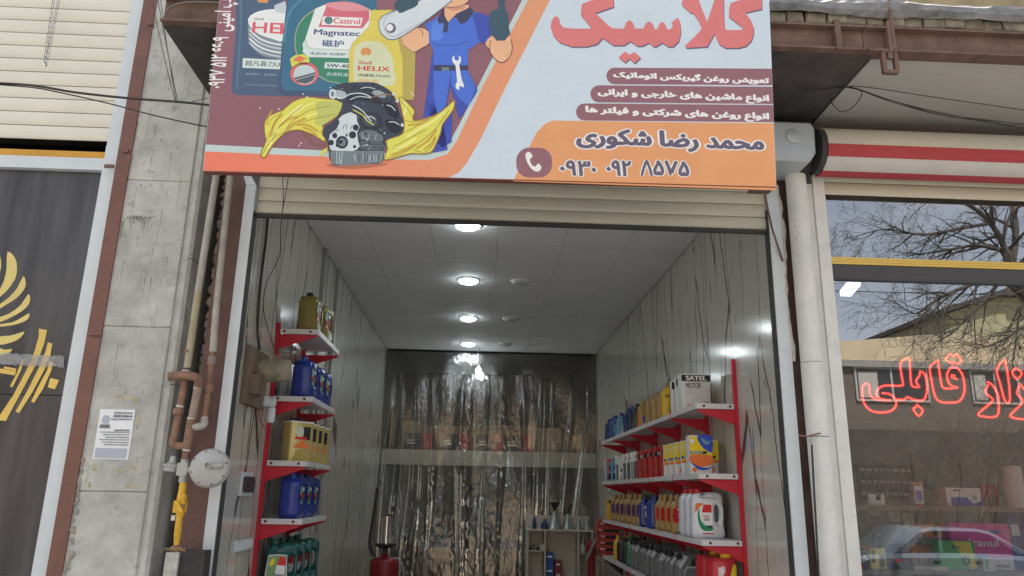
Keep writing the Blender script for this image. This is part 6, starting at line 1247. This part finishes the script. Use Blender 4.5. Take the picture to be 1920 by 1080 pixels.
MB().lathe([(.02,0),(.026,.02),(.026,.08),(.02,.09)], (XL+.065, q.y+.03, q.z-.125), (0,0,1), 12).build('adapter', m_white, t, smooth=40)
MB().tube(smooth_open([(XL+.06, q.y+.03, q.z-.125), (XL+.05, q.y, q.z-.16), (XL+.03, q.y-.06, q.z-.12), (XL+.02, q.y-.09, q.z-.06)], 4), .003, 5).build('wire', pm('red_wire', (.35,.06,.04), .5), t)
t = thing('switch_plate', 'white wall plate with dark switch on the left wall', 'switch', wl(456, 932, .005)); a, b_ = wl(447, 930, .001), wl(471, 886, .001)
MB().box(XL+.001, XL+.014, a.y, b_.y, a.z, b_.z).build('plate', m_white, t); MB().prism(rrect(a.y+.015, b_.y-.002, a.z+.02, b_.z-.025, .012, 3), lambda u, v, d: Vector((d, u, v)), XL+.0145, XL+.03).build('cover', pm('brown_cover', S(72, 62, 58), .4), t)
t = thing('socket_strip', 'row of four white round sockets low on the left wall', 'socket', wl(452, 1036, .005)); a, b_ = wl(437, 1036, .001), wl(471, 1008, .001)
MB().box(XL+.001, XL+.012, a.y, b_.y, a.z, b_.z).build('plate', m_white, t)
for k in range(4): MB().tube([Vector((XL+.015, a.y+(b_.y-a.y)*(.14+.24*k)+.026*math.cos(q_), (a.z+b_.z)/2+.026*math.sin(q_))) for q_ in [i*.5236 for i in range(12)]], .004, 5, closed=True).build('socket_ring', m_white, t)
def wcable(pts, r_, lab): cable([P(x, y_, X=XL+d) for x, y_, d in pts], r_, lab, name='wall_wire')
wcable([(502, 410, .012), (498, 455, .012), (492, 500, .012), (486, 560, .012), (483, 620, .012), (487, 655, .04)], .008, 'thick taped cable running down the left wall to the meter board')
wcable([(532, 388, .03), (526, 430, .02), (524, 480, .02), (500, 530, .015), (494, 580, .015), (505, 625, .015), (516, 660, .03)], .0028, 'long dark wire curving down the left wall past the shelf top')
wcable([(520, 480, .012), (517, 540, .012), (519, 600, .012)], .0014, 'thin pale wire hanging straight beside the curving wire')
cable([P(530, 330, Y=3.98), P(531, 380, Y=3.98), P(527, 410, Y=3.985)], .0022, 'left one of two dark wires hanging over the shutter slats', name='shutter_wire')
cable([P(541, 330, Y=3.98), P(534, 372, Y=3.98), P(527, 410, Y=3.98)], .0022, 'right one of two dark wires hanging over the shutter slats', name='shutter_wire')

# ================================================================== oil drainer, cabinet and its contents
m_chr = pm('chrome', (.75,.75,.75), .12, metal=1, var=0); m_tank = pm('red_tank', (.27,.018,.024), .42, var=.2)
dx, dy = P(722, 1040, Y=8.0).x, 8.0; zt_ = P(722, 1044, Y=8.0).z
t = thing('oil_drainer', 'red tank oil drainer with chrome column and black tray by the left wall', 'oil drainer', (dx, dy, 0))
MB().lathe([(.1,.16),(.13,.2),(.146,.24),(.146,zt_-.08),(.14,zt_-.04),(.11,zt_-.01),(.05,zt_+.004),(.03,zt_+.03)], (dx,dy,0), (0,0,1), 28).build('tank', m_tank, t, smooth=50)
MB().lathe([(.02,zt_+.02),(.02,zt_+.08),(.07,zt_+.085),(.105,zt_+.105),(.11,zt_+.125),(.06,zt_+.12)], (dx,dy,0), (0,0,1), 20).build('tray', gBlack, t, smooth=40)
for k in range(4): a = k*1.57+.5; MB().cyl((dx+.052*math.cos(a),dy+.052*math.sin(a),zt_+.12), (dx+.052*math.cos(a),dy+.052*math.sin(a),zt_+.39), .008, 8).build('rod', m_chr, t)
MB().cyl((dx,dy,zt_+.12), (dx,dy,zt_+.39), .036, 14).build('cylinder', m_chr, t, smooth=50); MB().lathe([(.065,0),(.065,.012),(.03,.02)], (dx,dy,zt_+.39), (0,0,1), 18).build('top_plate', gBlack, t); MB().lathe([(.026,0),(.026,.02)], (dx+.06,dy-.03,zt_+.46), (0,-1,0), 14).build('gauge', gBlack, t); MB().cyl((dx+.05,dy-.03,zt_+.4), (dx+.06,dy-.03,zt_+.45), .006, 6).build('gauge_stem', m_chr, t)
MB().tube(smooth_open([(dx-.1,dy,zt_+.0),(dx-.16,dy,zt_+.1),(dx-.15,dy,zt_+.3),(dx-.13,dy,zt_+.5),(dx-.12,dy,zt_+.66)], 4), [.014]*17, 8).build('suction_arm', gBlack, t, smooth=60)
for s_ in (-1, 1): MB().tube(smooth_open([(dx+.1*s_,dy-.08,zt_),(dx+.17*s_,dy-.1,zt_-.03),(dx+.21*s_,dy-.1,zt_-.2),(dx+.19*s_,dy-.1,zt_-.45)], 4), .008, 6).build('hose', pm('clear_hose', (.4,.38,.36), .3), t, smooth=60)
for k in range(3): a = k*2.09+.4; MB().lathe([(.03,.03),(.032,.0),(.03,-.03)], (dx+.15*math.cos(a),dy+.15*math.sin(a),.04), (math.sin(a),-math.cos(a),0), 12).build('castor', gBlack, t); MB().cyl((dx+.15*math.cos(a),dy+.15*math.sin(a),.06), (dx+.12*math.cos(a),dy+.12*math.sin(a),.22), .01, 6).build('leg', m_chr, t)
mb = MB(); 
for (a, s_, mt_, z) in ((-.35, .05, lW, .2), (.35, .06, lY, .2), (-.35, .04, lB, .26)): mb.add([(dx+.1475*math.sin(a+q_), dy-.1475*math.cos(a+q_), zt_-z+w_) for q_, w_ in ((-s_*3,-s_*.4),(s_*3,-s_*.4),(s_*3,s_*.4),(-s_*3,s_*.4))], [(0,1,2,3)], mt_)
mb.build('decal', None, t)
m_cabw = pm('cream_cabinet', (.56,.52,.47), .45, var=.06)
xa, xb = P(988, 1000, Y=9.7).x, 1.44; YC = 9.7; ztop = P(1040, 993, Y=YC).z
t = thing('open_cabinet', 'cream open-fronted cabinet at the back with funnels standing on top', 'cabinet', ((xa+xb)/2, YC+.15, 0))
MB().box(xa, xb, YC, YC+.3, ztop-.02, ztop).build('top', m_cabw, t); MB().box(xa, xb, YC+.285, YC+.3, .01, ztop-.021).build('back', m_cabw, t); MB().box(xa, xb, YC+.285, YC+.3, ztop+.001, ztop+.16).build('back', m_cabw, t)
for px in (989.5, 1022, 1085): x = P(px, 1040, Y=YC).x; MB().box(x-.009, x+.009, YC, YC+.284, .007, ztop-.021).build('divider', m_cabw, t)
MB().box(xb-.018, xb, YC, YC+.284, .007, ztop-.021).build('divider', m_cabw, t)
x0, x1, x2 = [P(px, 1040, Y=YC).x for px in (989.5, 1022, 1085)]; zl = P(1005, 1032, Y=YC).z; zr = P(1095, 1037, Y=YC).z
MB().box(x0+.01, x1-.01, YC+.01, YC+.28, zl-.012, zl).build('shelf', m_cabw, t); MB().box(x2+.01, xb-.019, YC+.01, YC+.28, zr-.012, zr).build('shelf', m_cabw, t); MB().box(xa+.01, xb-.02, YC+.01, YC+.28, .4, .415).build('shelf', m_cabw, t)
m_galv = pm('galvanised', (.42,.44,.43), .38, metal=.75, var=.2, scale=14)
def zc(px, py): return P(px, py, Y=YC+.1)
def cone_can(px, rb, h, top, lab):
    p = zc(px, 990); t = thing('measuring_can', lab, 'can', (p.x, YC+.12, ztop)); q = (p.x, YC+.12, ztop)
    MB().lathe([(rb,.001),(rb,.008),(rb*.96,.012),(rb*.3,h*.92),(rb*.26,h)], q, (0,0,1), 20).build('body', m_galv, t, smooth=40)
    if top == 1: MB().lathe([(rb*.2,h-.01),(rb*.24,h+.03),(rb*.62,h+.09),(rb*.7,h+.105),(rb*.5,h+.1)], q, (0,0,1), 18).build('funnel', gBlack, t, smooth=40)
    if top == 2: MB().tube([(q[0],q[1],q[2]+h-.01), (q[0]+.02,q[1],q[2]+h+.05), (q[0]+.04,q[1],q[2]+h+.11)], [.014,.02,.022], 10).build('spout', gBlack, t, smooth=40)
    if top == 3: MB().tube(smooth_open([(q[0]-rb*.4,q[1],q[2]+h*.8),(q[0]-rb*1.1,q[1],q[2]+h*.95),(q[0]-rb*1.0,q[1],q[2]+h*.4)], 4), .005, 6).build('handle', m_galv, t, smooth=60)
cone_can(1040, .095, .22, 1, 'tallest galvanised cone can with black funnel on the cabinet'); cone_can(1065, .08, .19, 2, 'galvanised cone can with slanted black spout on the cabinet'); cone_can(1085, .042, .135, 0, 'small plain galvanised can on the cabinet'); cone_can(1101, .05, .15, 3, 'galvanised can with wire handle at the right end of the cabinet')
p = zc(1002, 990); t = thing('spray_bottle', 'slim dark bottle at the left end of the cabinet top', 'bottle', (p.x, YC+.1, ztop)); MB().lathe([(.026,.001),(.027,.06),(.02,.1),(.01,.13),(.009,.15),(.0,.152)], (p.x,YC+.1,ztop), (0,0,1), 12).build('body', gNavy, t, smooth=40); MB().lathe([(.011,.153),(.011,.165)], (p.x,YC+.1,ztop), (0,0,1), 10).build('nozzle', m_rim, t)
p = zc(1021, 990); t = thing('oil_can', 'squat dark oil can with spout on the cabinet top', 'can', (p.x, YC+.1, ztop)); MB().lathe([(.045,.001),(.047,.04),(.035,.08),(.015,.1),(.012,.12)], (p.x,YC+.1,ztop), (0,0,1), 14).build('body', gNavy, t, smooth=40); MB().tube([(p.x,YC+.1,ztop+.11),(p.x+.03,YC+.1,ztop+.13),(p.x+.045,YC+.1,ztop+.09)], .006, 6).build('spout', gNavy, t)
for k, (dx_, h, mt_) in enumerate(((.03, .03, gBlack), (.07, .055, m_chr), (.12, .035, gBlack), (.16, .07, m_rim), (.19, .07, m_rim))):
    t = thing('small_tool', 'small tool, %s from the left on the inner cabinet shelf' % ordn[k], 'tool', (x0+dx_+.01, YC+.1, zl)); MB().lathe([(.012,.001),(.014,h*.5),(.009,h*.8),(.009,h)], (x0+dx_+.01,YC+.1,zl), (0,0,1), 8).build('body', mt_, t); MB().lathe([(.006,h),(.006,h+.008)], (x0+dx_+.01,YC+.1,zl), (0,0,1), 6).build('tip', m_chr, t)
for k, (xo, w_, zb, h, mt_, lab) in enumerate(((.012, .1, .416, .43, flat(40,80,150), 'tall blue box at the left inside the cabinet'), (.125, .085, .416, .34, flat(130,50,45), 'red box beside the blue box inside the cabinet'))):
    t = thing('product_box', lab, 'box', (x1+xo+w_/2, YC+.12, zb)); MB().box(x1+xo, x1+xo+w_, YC+.05, YC+.2, zb, zb+h).build('carton', mt_, t); mb = MB()
    for z in (zb+h-.05, zb+h*.5): mb.add([(x1+xo+.02,YC+.0485,z),(x1+xo+w_-.02,YC+.0485,z),(x1+xo+w_-.02,YC+.0485,z+.02),(x1+xo+.02,YC+.0485,z+.02)], [(0,1,2,3)])
    mb.build('print', lW, t)
t = thing('spout_can', 'small pale can with long tapering spout on the right cabinet shelf', 'can', (x2+.06, YC+.12, zr)); q = (x2+.06, YC+.12, zr)
MB().lathe([(.035,.001),(.036,.07),(.02,.1),(.012,.11)], q, (0,0,1), 12).build('body', m_rim, t, smooth=40); MB().tube([(q[0],q[1],q[2]+.1),(q[0]+.02,q[1],q[2]+.2),(q[0]+.035,q[1],q[2]+.28)], [.011,.006,.003], 8).build('spout', m_rim, t)
t = thing('red_jack', 'dark red jack with chrome bar standing beside the cabinet', 'jack', (1.38, 9.45, 0)); MB().lathe([(.09,.006),(.09,.05),(.05,.08),(.045,.85),(.06,.9),(.05,1.0),(.02,1.02)], (1.38,9.45,0), (0,0,1), 14).build('column', m_tank, t, smooth=40); MB().cyl((1.3,9.35,.8), (1.42,9.33,1.05), .016, 8).build('bar', m_chr, t)
# ================================================================== across the street (seen mirrored in the right-hand window)
m_cream = pm('cream_render', (.62, .5, .33), .9, var=.12, scale=.8, bump=.2, bscale=12, stretch=(2, 1, .6))
m_khaki = pm('khaki_render', (.40, .38, .24), .9, var=.15, scale=.6)
m_lowr = pm('shaded_brown_wall', (.14, .115, .095), .9, var=.2, scale=1.5, stretch=(.4, 1, 5))  # brown wall colour darkened to stand for shade below the cornice
OY = -14.0
ob = thing('cream_building', 'cream rendered building with uneven parapet mirrored in the right window', 'building', (8, OY-2, -.17))
top = [(-20, 5.9), (7, 6.2), (10.4, PR(1545, 630, OY).z), (10.95, PR(1578, 632, OY).z-.1), (11.0, PR(1580, 640, OY).z), (14.1, PR(1770, 625, OY).z), (16.6, PR(1920, 637, OY).z), (24, 6.2), (34, 6.2)]
MB().prism([(-20, 5.62)]+top+[(34, 5.62)], lambda u, v, d: Vector((u, d, v)), OY, OY-5).build('parapet', m_cream, ob)
MB().box(-20, 34, OY-.001, OY+.08, 5.41, 5.6).build('cornice', pm('grey_cornice', (.28,.27,.25), .8), ob)
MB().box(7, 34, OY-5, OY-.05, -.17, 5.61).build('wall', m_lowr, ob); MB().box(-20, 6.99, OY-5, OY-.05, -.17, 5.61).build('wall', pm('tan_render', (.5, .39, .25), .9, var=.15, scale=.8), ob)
mgl = pm('dark_window_glass', (.03, .03, .035), .1, var=0); mfw = pm('pale_window_frame', (.45, .42, .38), .6)
for k, (x0, x1, z0, z1) in enumerate(((11.27, 13.4, 4.45, 5.37), (14.83, 16.2, 4.45, 5.37), (17.6, 19.6, 4.45, 5.37), (7.2, 9.2, 4.45, 5.37), (2.5, 5, 4.45, 5.37), (-3, 0, 4.45, 5.37))):
    wn = MB().box(x0, x1, OY-.05, OY-.02, z0, z1).build('window', mgl, ob)
    for (a, b_, c_, d) in ((x0-.06, x0, z0, z1), (x1, x1+.06, z0, z1), (x0-.06, x1+.06, z1, z1+.06), (x0-.06, x1+.06, z0-.06, z0), ((x0+x1)/2-.03, (x0+x1)/2+.03, z0, z1)): MB().box(a, b_, OY-.045, OY+.0, c_, d).build('frame', mfw, wn)
    MB().box(x0+.05, x0+(x1-x0)*.3, OY-.0195, OY-.012, z0+.05, z1-.1).build('curtain', mfw, wn)
MB().box(7, 34, OY-.049, OY+.03, -.165, 3.55).build('ground_floor_shade', pm('ground_floor_shade_tone', (.06, .052, .046), .8, var=.35, scale=2), ob)  # dark band added over the lower storey, shade put into its colour
for x0 in (3, 9.2, 12.6, 17.0): MB().box(x0, x0+2.4, OY+.031, OY+.07, -.16, 2.9).build('gate', pm('dark_gate', (.05,.045,.04), .6, var=.3), ob)
ob2 = thing('khaki_building', 'khaki building with dark sloping eaves mirrored in the right window', 'building', (24, -25, -.17))
E1, E2 = PR(1770, 590, -22), PR(1870, 558, -22)
MB().prism([(E1.x, -.2), (E1.x, E1.z), (E2.x, E2.z), (E2.x+5, E2.z+.2), (E2.x+14, E2.z+.2), (E2.x+14, -.2)], lambda u, v, d: Vector((u, d, v)), -22, -30).build('wall', m_khaki, ob2)
MB().prism([(E1.x-.25, E1.z), (E1.x-.25, E1.z+.18), (E2.x, E2.z+.26), (E2.x+14, E2.z+.46), (E2.x+14, E2.z+.22), (E2.x, E2.z+.02)], lambda u, v, d: Vector((u, d, v)), -21.6, -30).build('eaves', pm('dark_eaves', (.07,.06,.055), .8), ob2)
MB().box(E2.x+.5, E2.x+2.6, -21.4, -21.3, E2.z+.3, E2.z+.75).build('red_board', pm('red_board', (.5,.08,.05), .6), ob2)
# ---- bare trees and shrubs
m_bark = pm('grey_bark', (.10, .085, .07), .95, var=.3, scale=15, bump=.5)
def grow(mb, rs, p, d, L_, r_, lev, maxlev, droop=.0, tw=None):
    n_ = 5; pts = [p.copy()]; rr_ = [r_]; q = p.copy(); dd = d.copy(); tips = []
    for i in range(n_):
        dd = (dd+Vector((rs.uniform(-.22,.22), rs.uniform(-.22,.22), rs.uniform(-.18,.2)-droop))).normalized(); q = q+dd*(L_/n_); pts.append(q.copy()); rr_.append(max(r_*(1-.13*(i+1)), .002)); tips.append((q.copy(), dd.copy(), rr_[-1]))
    mb.tube(pts, rr_, 6 if r_ > .03 else 4)
    if lev >= maxlev: return
    for i in range(1, n_):
        for _ in range(2 if lev < 2 else rs.choice((0, 1, 1, 2))):
            q0, d0, r0 = tips[i]; a = rs.uniform(0, 6.28); u_ = d0.orthogonal().normalized(); v_ = d0.cross(u_); dn_ = (d0*rs.uniform(.35,.9)+(u_*math.cos(a)+v_*math.sin(a))*rs.uniform(.5,.95)).normalized()
            grow(mb, rs, q0, dn_, L_*rs.uniform(.38,.62), r0*rs.uniform(.4,.6), lev+1, maxlev, droop, tw)
rs = random.Random(21)
def limb(mb, pts, r0, r1, sub, maxlev, droop=.05):
    path = smooth_open(pts, 4); n_ = len(path); mb.tube(path, [.72*(r0+(r1-r0)*i/(n_-1)) for i in range(n_)], 7)
    for i in range(2, n_):
        for _ in range(sub):
            if rs.random() < .6:
                d0 = (path[i]-path[i-1]).normalized(); dn_ = (d0*rs.uniform(.3,.9)+Vector((rs.uniform(-.8,.5), rs.uniform(-.7,.7), rs.uniform(-.6,.6)))).normalized()
                grow(mb, rs, path[i], dn_, rs.uniform(.35,.8), (r0+(r1-r0)*i/(n_-1))*rs.uniform(.3,.5), maxlev-2, maxlev, droop)
TY = -2.2; T = lambda px, py, dy=0.: PR(px, py, TY+dy)
tr = thing('bare_tree', 'bare leafless street tree with drooping branches mirrored in the right window', 'tree', (8.6, TY, 0))
base = Vector((8.5, TY, -.35)); fork = T(1893, 520)
MB().tube(smooth_open([base, Vector((8.4, TY, 2.2)), Vector((8.2, TY+.05, 3.8)), fork], 4), [.19-.008*i for i in range(13)], 10).build('trunk', m_bark, tr, smooth=60)
mb = MB()
limb(mb, [fork, T(1880, 455), T(1845, 405), T(1800, 375, .2), T(1740, 345, .3)], .075, .02, 3, 4)
limb(mb, [fork, T(1905, 430, -.3), T(1890, 350, -.4), T(1870, 250, -.5)], .08, .025, 3, 4)
limb(mb, [fork, T(1940, 470, .2), T(1990, 420, .3), T(2050, 350, .3)], .08, .02, 2, 4)
limb(mb, [T(1880, 470), T(1830, 460, .1), T(1770, 470, .2), T(1700, 480, .2)], .05, .01, 3, 4)
limb(mb, [T(1885, 505), T(1830, 530, .2), T(1780, 550, .3), T(1745, 570, .3), T(1715, 588, .3), T(1672, 563, .4)], .05, .006, 3, 4)
limb(mb, [T(1885, 510), T(1850, 560, .1), T(1810, 600, .1), T(1780, 628, .2), T(1745, 645, .2)], .045, .006, 2, 4)
limb(mb, [T(1990, 560, .3), T(1930, 605, .3), T(1885, 635, .3), T(1840, 652, .3), T(1808, 645, .3)], .04, .006, 2, 4)
limb(mb, [T(1950, 520, .2), T(1915, 580, .2), T(1905, 640, .2), T(1898, 690, .2)], .035, .006, 2, 4)
limb(mb, [T(1850, 420), T(1790, 430, .3), T(1730, 440, .4), T(1660, 430, .4), T(1600, 445, .4)], .04, .006, 3, 4)
mb.build('crown', m_bark, tr)
m_twig = pm('brown_twigs', (.16, .11, .075), .95, var=.3, scale=10)
for k, (px, Y_, h, lab) in enumerate(((1775, -9.8, 4.6, 'tall bare brown shrub mirrored below the red tube lettering'), (1880, -10.2, 4.2, 'wide bare brown shrub mirrored near the pale post'), (1690, -10.4, 3.2, 'lower bare brown shrub mirrored at the left of the window'))):
    p = PR(px, 930, Y_); t = thing('bare_shrub', lab, 'shrub', (p.x, Y_, -.17)); mb = MB()
    for i in range(9):
        a = rs.uniform(0, 6.28); grow(mb, rs, Vector((p.x+.2*math.cos(a), Y_+.2*math.sin(a), -.17)), Vector((.45*math.cos(a), .35*math.sin(a), 1)).normalized(), h*rs.uniform(.5,.75), .022, 1, 4, -.03)
    mb.build('twigs', m_twig, t); MB().lathe([(.22,0),(.12,.12),(.05,.2)], (p.x, Y_, -.17), (0,0,1), 10).build('stump', m_bark, t)
# ---- parked saloon car
cx, cy = PR(1603, 1000, -5.0).x, -5.0; GZ = -.3
m_car = pm('silver_blue_paint', (.15,.18,.21), .25, metal=.4, var=.03, coat=.5); m_tyre = pm('tyre', (.02,.02,.02), .8); m_cg = pm('car_glass', (.03,.035,.04), .06, var=0)
t = thing('parked_car', 'pale silver saloon car parked in the street, mirrored low in the right window', 'car', (cx+2.1, cy-.8, GZ))
CARP = lambda u, v, d: Vector((cx+u, d, GZ+v))
MB().prism(smooth_closed([(.02,.35),(.0,.6),(.04,.92),(.5,.98),(1.1,1.0),(2.6,1.0),(3.6,.9),(4.2,.8),(4.3,.6),(4.28,.35),(3.9,.28),(.4,.28)], 2), CARP, cy, cy-1.62, bev=.07).build('body', m_car, t, smooth=40)
MB().prism([(.62,.97),(1.15,1.38),(1.4,1.42),(2.2,1.41),(2.45,1.36),(3.15,.98)], CARP, cy-.12, cy-1.5, bev=.05).build('cabin', m_car, t, smooth=40)
for pts in ([(.95,1.02),(1.28,1.33),(1.5,1.36),(1.5,1.02)], [(1.56,1.02),(1.56,1.36),(2.18,1.36),(2.4,1.3),(2.85,1.02)]): MB().prism(pts, CARP, cy-.115, cy-.125).build('side_window', m_cg, t)
MB().add([CARP(.66,1.0,cy-.25), CARP(1.12,1.35,cy-.25), CARP(1.12,1.35,cy-1.37), CARP(.66,1.0,cy-1.37)], [(0,1,2,3)]).build('rear_window', m_cg, t)
for u in (.85, 3.45):
    wh = MB().lathe([(.2,0),(.3,.01),(.31,.04),(.31,.16),(.3,.18),(.2,.19)], CARP(u, .31, cy-.17), (0,1,0), 22).build('wheel', m_tyre, t, smooth=40); MB().lathe([(.19,.0),(.18,.012),(.05,.02),(0,.022)], CARP(u, .31, cy+.02), (0,1,0), 16).build('hubcap', m_chr, wh)
    MB().lathe([(.2,0),(.3,.01),(.31,.04),(.31,.16),(.3,.18),(.2,.19)], CARP(u, .31, cy-1.6), (0,1,0), 22).build('wheel', m_tyre, t, smooth=40)
for y_ in (cy-.08, cy-1.54): MB().obox(CARP(.03,.78,y_), (1,0,0), (0,1,0), (0,0,1), .04, .1, .07).build('tail_light', pm('tail_light', (.4,.02,.02), .2), t)
MB().box(cx-.06, cx+.25, cy-1.56, cy-.06, GZ+.38, GZ+.52).build('bumper', gBlack, t)
MB().box(cx+.9, cx+3.1, cy-.004, cy+.006, GZ+.62, GZ+.66).build('rub_strip', gBlack, t)
for u in (2.0, 1.3): MB().box(cx+u, cx+u+.12, cy-.005, cy+.012, GZ+.86, GZ+.89).build('door_handle', gBlack, t)
for k, z in enumerate((7.4, 6.6)):
    cable([Vector((-10, -9.0, z)), Vector((8, -9.0, z-.25)), Vector((30, -9.0, z))], .012, ('upper', 'lower')[k]+' overhead street wire mirrored in the right window', name='street_wire')
